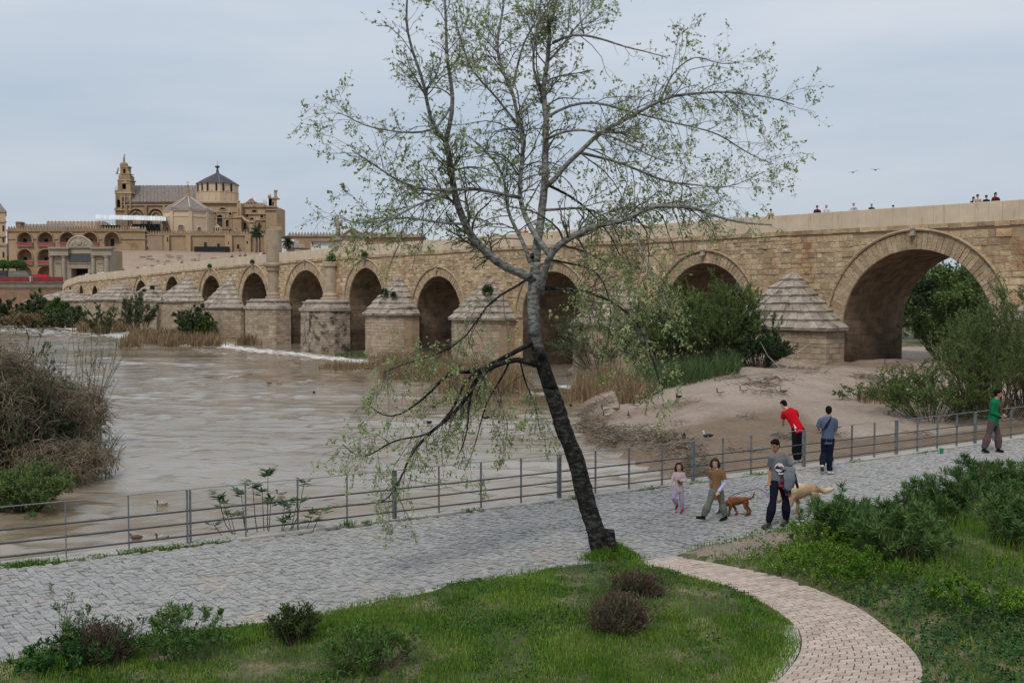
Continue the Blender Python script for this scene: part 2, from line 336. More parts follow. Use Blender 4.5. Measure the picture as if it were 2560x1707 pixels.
def branch(P, rad, n, ln, ang=(.5, 1.1), K=5, wob=.2, grav=.05, t0=.2, t1=1., rs=.5, rmin=.002, up=0.):
    p, t, i, tt = along(P, n, t0, t1); perp = unit(np.cross(t, rdir(n))); a = R.uniform(*ang, n)[:, None]
    D = unit(t*np.cos(a)+perp*np.sin(a)+np.array([0, 0, up])); L_ = ln*R.uniform(.45, 1.15, n)*(1.1-.5*tt)
    Q = grow(p, D, L_, K, wob, grav); kk = (tt*(rad.shape[1]-1)).astype(int); r0 = np.maximum(rad[i, kk]*rs, rmin)
    return Q, np.linspace(1, .35, K)[None, :]*r0[:, None]
def inpoly(pts, poly):
    x, y = pts[:, 0], pts[:, 1]; ins = np.zeros(len(pts), bool); n = len(poly); j = n-1
    for i in range(n):
        xi, yi = poly[i][:2]; xj, yj = poly[j][:2]
        if yi != yj: ins ^= ((yi > y) != (yj > y)) & (x < (xj-xi)*(y-yi)/(yj-yi)+xi)
        j = i
    return ins
def scatter(poly, n):
    poly = np.array(poly)[:, :2]; lo, hi = poly.min(0), poly.max(0); out = []
    p = R.uniform(lo, hi, (int(n), 2)); p = p[inpoly(p, poly)]; return np.concatenate([p, np.zeros((len(p), 1))], 1)
def vnoise(p, sc, seed=0):
    """cheap value noise on plan points"""
    g = np.random.default_rng(seed).uniform(0, 1, (64, 64)); q = p[:, :2]*sc; i = np.floor(q).astype(int); f = q-i; f = f*f*(3-2*f); i %= 64; j = (i+1) % 64
    return (g[i[:, 0], i[:, 1]]*(1-f[:, 0])+g[j[:, 0], i[:, 1]]*f[:, 0])*(1-f[:, 1])+(g[i[:, 0], j[:, 1]]*(1-f[:, 0])+g[j[:, 0], j[:, 1]]*f[:, 0])*f[:, 1]
def bush(name, label, cat, base, rx, h, leafmat, nstem=14, nleaf=3000, ll=.08, lw=.02, spread=.7, grav=.03, group=None, stem=.012, twigs=3, up=0.3, stemmat='stemb', t0=.25, flatbase=0, droopleaf=0, wob=.12, ry=None):
    """a shrub: stems, twigs and single leaves"""
    base = np.array(base, float); ry = ry or rx
    o = thing(name, label, cat, base, group)
    a = R.uniform(0, 2*math.pi, nstem); q = np.sqrt(R.uniform(0, 1, nstem))
    d = np.stack([np.cos(a)*q*rx*spread*.72, np.sin(a)*q*ry*spread*.72, np.full(nstem, h)*R.uniform(.75, 1.05, nstem)*(1-.45*q*q)], 1)
    b = base+np.stack([np.cos(a)*q*rx*(.25+flatbase), np.sin(a)*q*ry*(.25+flatbase), np.zeros(nstem)], 1)
    P = grow(b, d, np.linalg.norm(d, axis=1), 7, wob, grav); r = np.linspace(1, .3, 7)[None, :]*np.full((nstem, 1), stem)
    T1, r1 = branch(P, r, nstem*twigs, min(rx, h)*.42, (.4, 1.0), 5, .15, grav, .25, 1, .5, .0015, up)
    T2, r2 = branch(T1, r1, nstem*twigs*3, min(rx, h)*.28, (.3, .9), 3, .15, grav, .2, 1, .6, .001, up)
    sm = MB(); tubes(sm, P, r, 4); tubes(sm, T1, r1); tubes(sm, T2, r2)
    so_ = obj('stem', sm, M[stemmat], o); so_['kind'] = 'stuff'
    lm = MB(); n1 = int(nleaf*.72)
    for (Q, n_) in ((T2, n1), (T1, int(nleaf*.18)), (P, nleaf-n1-int(nleaf*.18))):
        p, t, i, tt = along(Q, n_, t0); D = unit(t*.6+rdir(n_)*.8+np.array([0, 0, .25-droopleaf]))
        leaves(lm, p, D, ll*R.uniform(.6, 1.2, n_), lw*R.uniform(.7, 1.2, n_))
    f = obj('foliage', lm, M[leafmat], o); f['kind'] = 'stuff'
    return o
# ================================================================ GROUND, WATER
WZ = -3.0
def wz(Y): return np.interp(Y, [0, 138, 150, 170, 200, 260, 330], [-3, -3, -2.72, -2.0, -1.7, -1.45, -1.4])
def rb(x, y):
    z = -3.
    for _ in range(30): p = atz(x, y, z); z = .6*z+.4*float(wz(p[1]))
    return np.array([p[0], p[1], z])
def gp(pts, z=0): return [tuple(atz(x, y, z)) for x, y in pts]
FP = gp([(0, 1420), (473, 1361), (986, 1302), (1398, 1250), (1733, 1206), (2009, 1170), (2240, 1138), (2437, 1112), (2527, 1099)])
FP = np.array(FP)[:, :2]
_pf = np.polyfit(FP[:, 0], FP[:, 1], 2)                     # the fence runs in one gentle curve
def fy(x): return np.polyval(_pf, np.clip(x, -16, 24))+(np.maximum(x-24, 0))*(2*_pf[0]*24+_pf[1])-(np.maximum(-16-x, 0))*(2*_pf[0]*-16+_pf[1])
fx = np.linspace(-40, 60, 201); fline = np.stack([fx, fy(fx)], 1)
seg = np.concatenate([[0], np.cumsum(np.linalg.norm(np.diff(fline, axis=0), axis=1))])
def fpt(s): return np.array([np.interp(s, seg, fline[:, 0]), np.interp(s, seg, fline[:, 1])])
def fdir(s): d = fpt(s+.2)-fpt(s-.2); return d/np.linalg.norm(d)
def fs(x): return float(np.interp(x, fline[:, 0], seg))
def off(s, d):
    """point at distance d on the land side of the fence line"""
    t = fdir(s); return fpt(s)+np.array([t[1], -t[0]])*d
# river bed out to the horizon
mb = MB(); mb.box(-4000, 4000, -600, 7000, -7.2, -7.0); struct('ground', mb, M['brickwall'])
# the near bank: a slab behind a quay wall
land = [tuple(off(s, -.32)) for s in np.linspace(0.5, seg[-1]-.5, 120)]
mb = MB(); mb.prism(land+[(62, -30), (-42, -30)], -7.1, -.06); struct('river_bank', mb, M['quay'])
# water with real swell and a whitewater map
water = bpy.data.materials.new('river_water'); water.use_nodes = True; t = water.node_tree; N = t.nodes; K = t.links.new; B = N['Principled BSDF']
def wnode(ty, **k):
    n = N.new(ty)
    for a, b in k.items(): setattr(n, a, b)
    return n
geo = wnode('ShaderNodeNewGeometry')
def wnoise(sc, stx, sty, det, rough=.6, loc=0):
    m_ = wnode('ShaderNodeMapping'); m_.inputs['Scale'].default_value = (stx, sty, 1); m_.inputs['Rotation'].default_value = (0, 0, math.radians(12)); m_.inputs['Location'].default_value = (loc, loc, 0)
    n = wnode('ShaderNodeTexNoise'); n.inputs['Scale'].default_value = sc; n.inputs['Detail'].default_value = det; n.inputs['Roughness'].default_value = rough
    K(geo.outputs['Position'], m_.inputs[0]); K(m_.outputs[0], n.inputs[0]); return n
at = wnode('ShaderNodeAttribute', attribute_name='foam')
big = wnoise(.09, .45, 1, 4, .6)
rp = wnode('ShaderNodeValToRGB'); E = rp.color_ramp.elements; E[0].position = .38; E[0].color = (.16, .115, .065, 1); E[1].position = .64; E[1].color = (.27, .235, .19, 1); K(big.outputs[0], rp.inputs[0])
fn = wnoise(.9, .5, 1.6, 8, .75, 5); ma = wnode('ShaderNodeMath', operation='ADD'); K(fn.outputs[0], ma.inputs[0]); K(at.outputs['Fac'], ma.inputs[1])
fr = wnode('ShaderNodeMapRange'); fr.inputs[1].default_value = 1.0; fr.inputs[2].default_value = 1.15; K(ma.outputs[0], fr.inputs[0])
mxn = wnode('ShaderNodeMixRGB'); K(fr.outputs[0], mxn.inputs[0]); K(rp.outputs[0], mxn.inputs[1]); mxn.inputs[2].default_value = (.62, .59, .55, 1); K(mxn.outputs[0], B.inputs['Base Color'])
rr = wnode('ShaderNodeMapRange'); rr.inputs[3].default_value = .05; rr.inputs[4].default_value = .8; K(fr.outputs[0], rr.inputs[0]); K(rr.outputs[0], B.inputs['Roughness'])
B.inputs['IOR'].default_value = 1.5
w1 = wnoise(1.6, .6, 1.6, 6, .6); w2 = wnoise(5.0, .9, 1.8, 4, .6, 3)
ad = wnode('ShaderNodeMath', operation='MULTIPLY_ADD'); K(w2.outputs[0], ad.inputs[0]); ad.inputs[1].default_value = .28; K(w1.outputs[0], ad.inputs[2])
bp = wnode('ShaderNodeBump'); bm_ = wnoise(.12, .5, 1, 3, .6, 9); br_ = wnode('ShaderNodeMapRange'); br_.inputs[1].default_value = .35; br_.inputs[2].default_value = .65; br_.inputs[3].default_value = .25; br_.inputs[4].default_value = 1; K(bm_.outputs[0], br_.inputs[0]); K(br_.outputs[0], bp.inputs['Strength']); bp.inputs['Distance'].default_value = .055; K(ad.outputs[0], bp.inputs['Height']); K(bp.outputs[0], B.inputs['Normal'])
gx = np.concatenate([[-1500, -400], np.linspace(-135, -36, 80), np.linspace(-35.7, 20, 165), np.linspace(23, 60, 40), [400, 1500]]); gy = np.concatenate([np.linspace(14, 62, 230), np.linspace(62.4, 130, 120), np.linspace(131, 290, 110), [600, 1500]])
X, Y = np.meshgrid(gx, gy, indexing='ij')
Z = wz(Y)+.035*np.sin(X*.9+Y*1.7+1.5*np.sin(Y*.31))*np.sin(Y*1.1-X*.35)+.018*np.sin(Y*2.9+X*.7+2*np.sin(X*.23))
PN = np.stack([X.ravel(), Y.ravel()], 1); rip = (vnoise(PN*[.8, 1.7], 1.0, 101)-.5)*.12+(vnoise(PN*[1.3, 2.4]+[3.3, 0], 1.25, 102)-.5)*.07+(vnoise(PN@np.array([[.8, -.5], [.5, 1.9]]), 1.0, 103)-.5)*.07; Z = Z+rip.reshape(X.shape)*1.25*(.45+vnoise(PN*[.3, .8], .18, 104)).reshape(X.shape)*np.clip(1.15-Y/200, .3, 1)
# whitewater: weir lines laid as strokes in plan
foam = np.zeros_like(X)
def stroke(pts, wd, am):
    global foam
    q = np.array([rb(x, y)[:2] for x, y in pts])
    for a, b in zip(q[:-1], q[1:]):
        d = b-a; tt = np.clip(((X-a[0])*d[0]+(Y-a[1])*d[1])/(d@d), 0, 1); r_ = np.hypot(X-a[0]-tt*d[0], Y-a[1]-tt*d[1])
        foam = np.maximum(foam, am*np.exp(-(r_/wd)**2))
stroke([(560, 864), (640, 876), (740, 886), (830, 896), (900, 905), (970, 913)], 4.6, .64)
stroke([(500, 872), (600, 888), (700, 893), (800, 900)], 6.5, .47)
stroke([(60, 815), (150, 817), (230, 824), (320, 840), (420, 852), (520, 862)], 9, .64)
stroke([(-40, 806), (60, 808)], 8, .7); stroke([(0, 822), (250, 838)], 18, .52)
stroke([(1415, 965), (1470, 975), (1520, 990)], 2.6, .58); stroke([(1240, 970), (1330, 985)], 2, .5); stroke([(300, 905), (340, 909)], 1, .6)
v = np.stack([X, Y, Z+foam*.22*np.sin(X*2.3+Y*3.1)], -1).reshape(-1, 3); nx, ny = X.shape
i = (np.arange(nx-1)[:, None]*ny+np.arange(ny-1)[None, :]).ravel()
mb = MB(); mb.add(v, np.stack([i, i+ny, i+ny+1, i+1], 1)); wo = struct('river_water', mb, water, smooth=True)
fa = wo.data.attributes.new('foam', 'FLOAT', 'POINT'); fa.data.foreach_set('value', foam.astype(np.float32).ravel())
# ---------------------------------------------------------------- sand bar
shore = [atz(x, y, -2.9)[:2] for x, y in [(1765, 1235), (1733, 1208), (1690, 1192), (1640, 1168), (1590, 1148), (1540, 1118), (1490, 1096), (1450, 1068), (1446, 1052), (1470, 1030), (1462, 1008), (1480, 985), (1500, 960), (1430, 925), (1330, 905), (1200, 893)]]
shore = np.array(shore)
def shore_d(x, y):
    p = np.stack([x, y], -1); best = np.full(x.shape, 1e9); sg = np.ones(x.shape)
    for a, b in zip(shore[:-1], shore[1:]):
        d = b-a; q = p-a; tt = np.clip((q@d)/(d@d), 0, 1); r_ = np.linalg.norm(q-tt[..., None]*d, axis=-1)
        cr = d[0]*q[..., 1]-d[1]*q[..., 0]; m_ = r_ < best; best = np.where(m_, r_, best); sg = np.where(m_, np.where(cr < 0, 1, -1), sg)
    return best*sg
def sandz(x, y):
    x = np.asarray(x, float); y = np.asarray(y, float); d = shore_d(x, y); p = np.stack([x.ravel(), y.ravel()], 1)
    n_ = (vnoise(p, .22, 3)-.5).reshape(x.shape); n2 = (vnoise(p, .8, 5)-.5).reshape(x.shape); n3 = (vnoise(p, 2.6, 6)-.5).reshape(x.shape)
    cap = np.interp(y, [30, 40, 52, 60, 80, 100], [-2.3, -2.2, -1.75, -1.3, -.45, -.35])
    z = np.minimum(-2.95+np.where(d > 0, .42*(1-np.exp(-d*2.2))+d*.16, d*.5), cap+n_*.5)
    return np.maximum(z+n2*.2+n3*.09, -4.2)
gx = np.linspace(-8, 60, 250); gy = np.linspace(24, 106, 220); X, Y = np.meshgrid(gx, gy, indexing='ij'); Z = sandz(X, Y)
Z = np.where(Y < fy(X)-.2, -6, Z)
v = np.stack([X, Y, Z], -1).reshape(-1, 3); nx, ny = X.shape; i = (np.arange(nx-1)[:, None]*ny+np.arange(ny-1)[None, :]).ravel()
mb = MB(); mb.add(v, np.stack([i, i+ny, i+ny+1, i+1], 1)); sob = struct('sand', mb, M['sand'], smooth=True)
wet_ = [atz(x, y, -2.1)[:2] for x, y in [(1500, 1075), (1650, 1075), (1790, 1060), (1960, 1052), (2060, 1085), (2230, 1105), (2420, 1080), (2600, 1050), (2600, 1150), (2200, 1240), (1720, 1260), (1600, 1150)]]
PW = np.stack([X.ravel(), Y.ravel()], 1); wt = inpoly(PW+(np.stack([vnoise(PW, .35, 7), vnoise(PW, .35, 17)], 1)-.5)*2.5, wet_).astype(float); sd_w = shore_d(X, Y).ravel(); wt = np.maximum(wt, np.clip(1.1-sd_w*.8, 0, 1)); wt = wt.reshape(X.shape)
for _ in range(3): wt[1:-1, 1:-1] = (wt[:-2, 1:-1]+wt[2:, 1:-1]+wt[1:-1, :-2]+wt[1:-1, 2:])/4
fa = sob.data.attributes.new('damp', 'FLOAT', 'POINT'); fa.data.foreach_set('value', wt.astype(np.float32).ravel())
_n = M['sand'].node_tree; _b = [q for q in _n.nodes if q.type == 'BSDF_PRINCIPLED'][0]; _s = _b.inputs['Base Color'].links[0].from_socket; _a = _n.nodes.new('ShaderNodeAttribute'); _a.attribute_name = 'damp'; _m = _n.nodes.new('ShaderNodeMixRGB'); _m.blend_type = 'MULTIPLY'; _m.inputs[2].default_value = (.60, .55, .47, 1)
_n.links.new(_a.outputs['Fac'], _m.inputs[0]); _n.links.new(_s, _m.inputs[1]); _n.links.new(_m.outputs[0], _b.inputs['Base Color'])
def atsand(x, y):
    z = -1.8
    for _ in range(8): p = atz(x, y, z); z = .5*z+.5*float(sandz(np.array([p[0]]), np.array([p[1]]))[0])
    return np.array([p[0], p[1], z])
# ================================================================ BRIDGE  (x along the face towards the right bank, y behind it)
ANG = math.atan2(-.7798, .6260)
BR = thing('stone_bridge', 'long golden stone bridge with many arches crossing the muddy river', 'bridge', (27.3, 80, 0), rot=ANG)
def BW(x, y, z): return np.array([27.3+x*.6260+y*.7798, 80-x*.7798+y*.6260, z])
def onbr(px, py, o=0.):
    n_ = np.array([.7798, .6260, 0]); d = ray(px, py); P0 = np.array([27.3, 80, 0])+o*n_; k = ((P0-C0)@n_)/(d@n_); p = C0+k*d
    return float((p-P0)@np.array([.6260, -.7798, 0])), float(p[2])
ARCH = [(28, 6.0, 2.2, 8.2, 1.3, 2), (5.3, 6.1, 2.2, 8.35, 1.35, 2), (-15.2, 5.0, 2.8, 7.9, 1.0, 2), (-36.5, 5.2, 2.5, 7.6, 1.0, 2), (-58.4, 5.0, 2.4, 7.5, 1.0, 2),
        (-76.2, 4.7, 4.3, 9.0, 1.1, 1.85), (-94.2, 5.8, 4.3, 9.1, 1.3, 1.8), (-113, 5.1, 4.3, 9.1, 1.25, 1.8), (-131.4, 4.6, 4.6, 9.0, 1.1, 1.75),
        (-151.2, 3.9, 5.2, 9.2, .25, 1.9), (-169.6, 3.7, 5.2, 8.7, .9, 1.7), (-202.4, 2.6, 5, 8.0, .2, 1.8), (-213.6, 1.9, 5, 8.3, .3, 1.6), (-223.4, 1.5, 5, 8.5, .3, 1.5)]
def arcz(c, x, g=0.):
    u = np.clip(np.abs(x-c[0])/(c[1]+g), 0, 1); return c[2]+(c[3]+g-c[2])*(1-u**c[5])**(1/2.)
TOPX = [-231, -229.5, -228, -216, -177, -150, -128, -102, -81, -48, -16, 0, 13, 45]; TOPZ = [8.0, 8.9, 9.5, 10.5, 11.15, 11.6, 11.9, 12.1, 12.15, 12.05, 11.8, 11.65, 11.5, 11.3]
def top(x): return np.interp(x, TOPX, TOPZ)
def ptop(x): return top(x)-1.42
X0, X1, BWID = -230.5, 42, 9.0
# backing wall in vertical strips, front and rear faces, soffits under the arches
xs = np.unique(np.round(np.concatenate([np.linspace(X0, X1, 240)]+[np.concatenate([c[0]+c[1]*np.sin(np.linspace(-1, 1, 25)*math.pi/2), [c[0]-c[1]-.001, c[0]+c[1]+.001]]) for c in ARCH]), 4))
def low(x):
    z = -5.5
    for c in ARCH:
        if abs(x-c[0]) <= c[1]+.0002: z = max(z, float(arcz(c, x)))
    return z
mbw = MB(); v = []; f = []
for x in xs:
    zl, zt = low(x), float(ptop(x))
    v += [(x, 0, zl), (x, 0, zt), (x, BWID, zl), (x, BWID, zt)]
for i in range(len(xs)-1):
    a, b = 4*i, 4*i+4; f += [(a, b, b+1, a+1), (a+2, a+3, b+3, b+2), (a+1, b+1, b+3, a+3)]
mbw.add(v, f); wall = obj('wall', mbw, M['mortar'], BR, local=True)
# barrels
arch_objs = []
for c in ARCH:
    m_ = MB(); xx = c[0]+c[1]*np.sin(np.linspace(-1, 1, 29)*math.pi/2); prof = [(c[0]-c[1], -5.5)]+[(x, float(arcz(c, x))) for x in xx]+[(c[0]+c[1], -5.5)]
    pr = []                                                                # courses of stone: each a slightly proud plank along the barrel
    for (xa, za), (xb, zb) in zip(prof[:-1], prof[1:]):
        L_ = math.hypot(xb-xa, zb-za); n_ = max(1, int(L_/.55))
        for q in range(n_): pr.append(((xa+(xb-xa)*q/n_, za+(zb-za)*q/n_), (xa+(xb-xa)*(q+1)/n_, za+(zb-za)*(q+1)/n_)))
    near = c[0] > -70
    for (xa, za), (xb, zb) in pr:
        nx_, nz_ = -(zb-za), xb-xa; l_ = math.hypot(nx_, nz_)+1e-9; nx_, nz_ = -nx_/l_, -nz_/l_     # inward
        y0 = .04
        while y0 < BWID-.1:
            y1 = min(y0+(R.uniform(.6, 1.4) if near else 3), BWID-.04); p_ = R.uniform(.01, .05); g = .012
            dx, dz = (xb-xa)*g/.5, (zb-za)*g/.5
            q = [(xa+dx, y0+g, za+dz), (xb-dx, y0+g, zb-dz), (xb-dx, y1-g, zb-dz), (xa+dx, y1-g, za+dz)]
            o_ = [(a_+nx_*p_, b_, c_+nz_*p_) for a_, b_, c_ in q]
            m_.add(q+o_, [(4, 5, 6, 7), (0, 1, 5, 4), (1, 2, 6, 5), (2, 3, 7, 6), (3, 0, 4, 7)]); y0 = y1
    bk = MB(); v = []
    for x, z in prof: v += [(x, 0, z), (x, BWID, z)]
    bk.add(v, [(2*i, 2*i+1, 2*i+3, 2*i+2) for i in range(len(prof)-1)])
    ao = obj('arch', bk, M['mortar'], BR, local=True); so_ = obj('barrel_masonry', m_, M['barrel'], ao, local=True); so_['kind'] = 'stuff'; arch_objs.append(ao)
# voussoirs: each a wedge of its own on the nearer arches
def wedge(c, t0, t1, g, y0, y1):
    def pt(t, g_):
        x = c[0]+(c[1]+g_)*math.sin(t*math.pi/2); return x, float(arcz(c, x, g_))
    a, b, d, e_ = pt(t0, -.03), pt(t1, -.03), pt(t1, g), pt(t0, g)
    cx = sum(p[0] for p in (a, b, d, e_))/4; cz = sum(p[1] for p in (a, b, d, e_))/4; q = [(cx+(x-cx)*.955, cz+(z-cz)*.985) for x, z in (a, b, d, e_)]
    i_ = [(cx+(x-cx)*.86, cz+(z-cz)*.94) for x, z in (a, b, d, e_)]; m_ = MB(); j = [R.uniform(-.03, .03) for _ in range(4)]
    v = [(x, y1, z) for x, z in q]+[(x, y0+.05, z) for x, z in q]+[(x, y0+j[k], z) for k, (x, z) in enumerate(i_)]
    m_.add(v, [(8, 9, 10, 11)]+[(k, (k+1) % 4, 4+(k+1) % 4, 4+k) for k in range(4)]+[(4+k, 4+(k+1) % 4, 8+(k+1) % 4, 8+k) for k in range(4)]); return m_
nv = 0
for c, ao in zip(ARCH, arch_objs):
    g = c[4]; n_ = int(round(math.pi*(c[1]+g/2)/(.42 if g > .5 else .7))); jm = MB()
    for k in range(n_):
        w_ = wedge(c, -1+2*k/n_, -1+2*(k+1)/n_, g+R.uniform(-.05, .04), -.14, .03)
        if nv < 290 and c[0] > -140 and g > .5 and c[0] < 20: obj('voussoir', w_, M['voussoir'], ao, local=True); nv += 1
        else: jm.v += w_.v; jm.f += [q+jm.n for q in w_.f]; jm.m += w_.m; jm.n += w_.n
    # hood moulding round the ring and stones of the ring below the springing
    hp = [(c[0]+(c[1]+g+.12)*math.sin(t*math.pi/2), -.14, float(arcz(c, c[0]+(c[1]+g+.12)*math.sin(t*math.pi/2), g+.12))) for t in np.linspace(-1, 1, 33)]
    if g > .5: hm = MB(); hm.tube(hp, [(.19, .13)]*33, 6, side=(0, 1, 0)); obj('hood_moulding', hm, M['voussoir'], ao, local=True)
    if jm.n: jo = obj('voussoir_ring', jm, M['voussoir'], ao, local=True); jo['kind'] = 'stuff'
    if g > .5:
        ks = MB(); ks.obox((c[0], -.3, c[3]+g-.05), .17, .25, .28, taper=.7); ks.ball((c[0], -.42, c[3]+g+.2), .2, 8); obj('keystone_boss', ks, M['cap'], ao, local=True)
# wall stones
sv = []
def pillow(rough=.045):
    m_ = MB(); j = [R.uniform(-.025, .02) for _ in range(5)]; a, b = .5, .478
    v = [(-a, 0, -a), (a, 0, -a), (a, 0, a), (-a, 0, a), (-b, -.7+j[0]*9, -b), (b, -.7+j[1]*9, -b), (b, -.7+j[2]*9, b), (-b, -.7+j[3]*9, b), (R.uniform(-.2, .2), -1+j[4]*8, R.uniform(-.2, .2))]
    m_.add(v, [(0, 1, 5, 4), (1, 2, 6, 5), (2, 3, 7, 6), (3, 0, 4, 7), (4, 5, 8), (5, 6, 8), (6, 7, 8), (7, 4, 8)]); return m_
stones = []
ZB = [X1]
while ZB[-1] > X0: ZB.append(max(ZB[-1]-R.uniform(3.5, 11), X0-.01))
zones = [(a, b, R.uniform(-5.3, -5), R.choice([.3, .38, .46])) for a, b in zip(ZB[:-1], ZB[1:])]
def rows():
    for a, b, z, hh in zones:
        while z < 11: h_ = hh*R.uniform(.8, 1.5); yield a, b, z, h_; z += h_
for za_, zb_, z, rowh in rows():
    x = za_
    while x > zb_+.05:
        far = 1 if x > -60 else 1.35; w_ = min(R.uniform(.4, 1.2)*far, x-zb_); w_ = x-zb_ if x-zb_-w_ < .25 else w_; xc = x-w_/2
        ok = z > -1.2 or x < -20
        ok &= (z+rowh) < float(ptop(xc))-.42 and z > -4
        for c in ARCH:
            if abs(xc-c[0]) < c[1]+c[4]+w_:
                for xx in (x, x-w_):
                    if abs(xx-c[0]) < c[1]+.15 and z < float(arcz(c, xx, .25)): ok = False
                if abs(xc-c[0]) < c[1]+c[4]-.1 and z+rowh*.5 < float(arcz(c, xc, c[4]-.1)) and (z > c[2] or abs(xc-c[0]) < c[1]+.2): ok = False
        if ok and R.random() > .05: stones.append((xc, z+rowh/2, w_-.022, rowh-.022, R.choice([.03, .05, .07, .12])*R.uniform(.7, 1.2)))
        x -= w_
stones.sort(key=lambda s: -(s[0])+(40 if s[0] > 14 else 0))
variants = [pillow() for _ in range(14)]; vme = []
for q in variants:
    me = q.mesh('stone'); me.materials.append(M['ashlar']); vme.append(me)
for s in stones[:300]: inst('stone', vme[int(R.integers(14))], wall, (s[0], 0, s[1]), None, (s[2], s[4], s[3]))
mm = MB(); vv = [np.concatenate(q.v) for q in variants]; n_ = len(stones)-300; idx = R.integers(0, 14, n_); S_ = np.array(stones[300:])
V = np.stack([vv[k] for k in idx])*np.stack([S_[:, 2], S_[:, 4], S_[:, 3]], 1)[:, None, :]+np.stack([S_[:, 0], 0*S_[:, 0], S_[:, 1]], 1)[:, None, :]
i = np.arange(n_)[:, None, None]*9
mm.add(V.reshape(-1, 3), (i+np.array([[0, 1, 5, 4], [1, 2, 6, 5], [2, 3, 7, 6], [3, 0, 4, 7]])).reshape(-1, 4)); F3 = (i+np.array([[4, 5, 8], [5, 6, 8], [6, 7, 8], [7, 4, 8]])).reshape(-1, 3); mm.f.append(F3); mm.m.append(np.zeros(len(F3)))
o = obj('masonry', mm, M['ashlar'], wall, local=True); o['kind'] = 'stuff'
# cornice course, parapet slabs, deck
par = MB(); 
for k in range(200):
    xa, xb = X0+(X1-X0)*k/200, X0+(X1-X0)*(k+1)/200; za, zb = float(ptop(xa)), float(ptop(xb))
    par.add([(xa, .06, za-.1), (xb, .06, zb-.1), (xb, .06, zb+1.38), (xa, .06, za+1.38), (xa, .38, za-.1), (xb, .38, zb-.1), (xb, .38, zb+1.38), (xa, .38, za+1.38)], [(0, 1, 2, 3), (3, 2, 6, 7), (5, 4, 7, 6)])
    y = BWID-.4; par.add([(xa, y, za-.1), (xb, y, zb-.1), (xb, y, zb+1.4), (xa, y, za+1.4), (xa, BWID, za-.1), (xb, BWID, zb-.1), (xb, BWID, zb+1.4), (xa, BWID, za+1.4)], [(0, 1, 2, 3), (3, 2, 6, 7), (5, 4, 7, 6)])
pob = obj('parapet', par, M['mortar'], BR, local=True)
x = X1; k = 0
while x > X0:
    w_ = R.uniform(.85, 1.25) if x > -100 else R.uniform(1.6, 2.2); xa, xb = max(x-w_, X0)+.007, x-.007; za, zb = float(ptop(xa)), float(ptop(xb)); p_ = -.09+R.uniform(-.012, .012); m_ = MB()
    ta, tb = za+1.42, zb+1.42
    m_.add([(xa, p_, za), (xb, p_, zb), (xb, p_, tb-.03), (xa, p_, ta-.03), (xa, .42, za), (xb, .42, zb), (xb, .42, tb-.03), (xa, .42, ta-.03), (xa+.01, p_+.03, ta), (xb-.01, p_+.03, tb), (xb-.01, .39, tb), (xa+.01, .39, ta)],
           [(0, 1, 2, 3), (0, 3, 7, 4), (1, 5, 6, 2), (4, 7, 6, 5), (0, 4, 5, 1), (3, 2, 9, 8), (2, 6, 10, 9), (6, 7, 11, 10), (7, 3, 8, 11), (8, 9, 10, 11)])
    obj('parapet_slab', m_, M['parapet'], pob, local=True); x -= w_; k += 1
co_ = MB(); x = X1
while x > X0:
    w_ = R.uniform(.8, 1.9); xa, xb = max(x-w_, X0)+.015, x-.015; za, zb = float(ptop(xa)), float(ptop(xb)); p_ = -R.uniform(.10, .17); h_ = R.uniform(.3, .38)
    co_.add([(xa, p_, za-h_), (xb, p_, zb-h_), (xb, p_-.02, zb-.02), (xa, p_-.02, za-.02), (xa, 0, za-h_), (xb, 0, zb-h_), (xb, 0, zb-.02), (xa, 0, za-.02)], [(0, 1, 2, 3), (0, 4, 5, 1), (0, 3, 7, 4), (1, 5, 6, 2), (3, 2, 6, 7)]); x -= w_
o = obj('cornice_course', co_, M['ashlar'], BR, local=True); o['kind'] = 'stuff'
dk = MB(); v = []
for k in range(101): x = X0+(X1-X0)*k/100; v += [(x, .42, float(top(x))-1.28), (x, BWID-.4, float(top(x))-1.28)]
dk.add(v, [(2*i, 2*i+2, 2*i+3, 2*i+1) for i in range(100)]); obj('deck', dk, M['plaza'], BR, local=True)
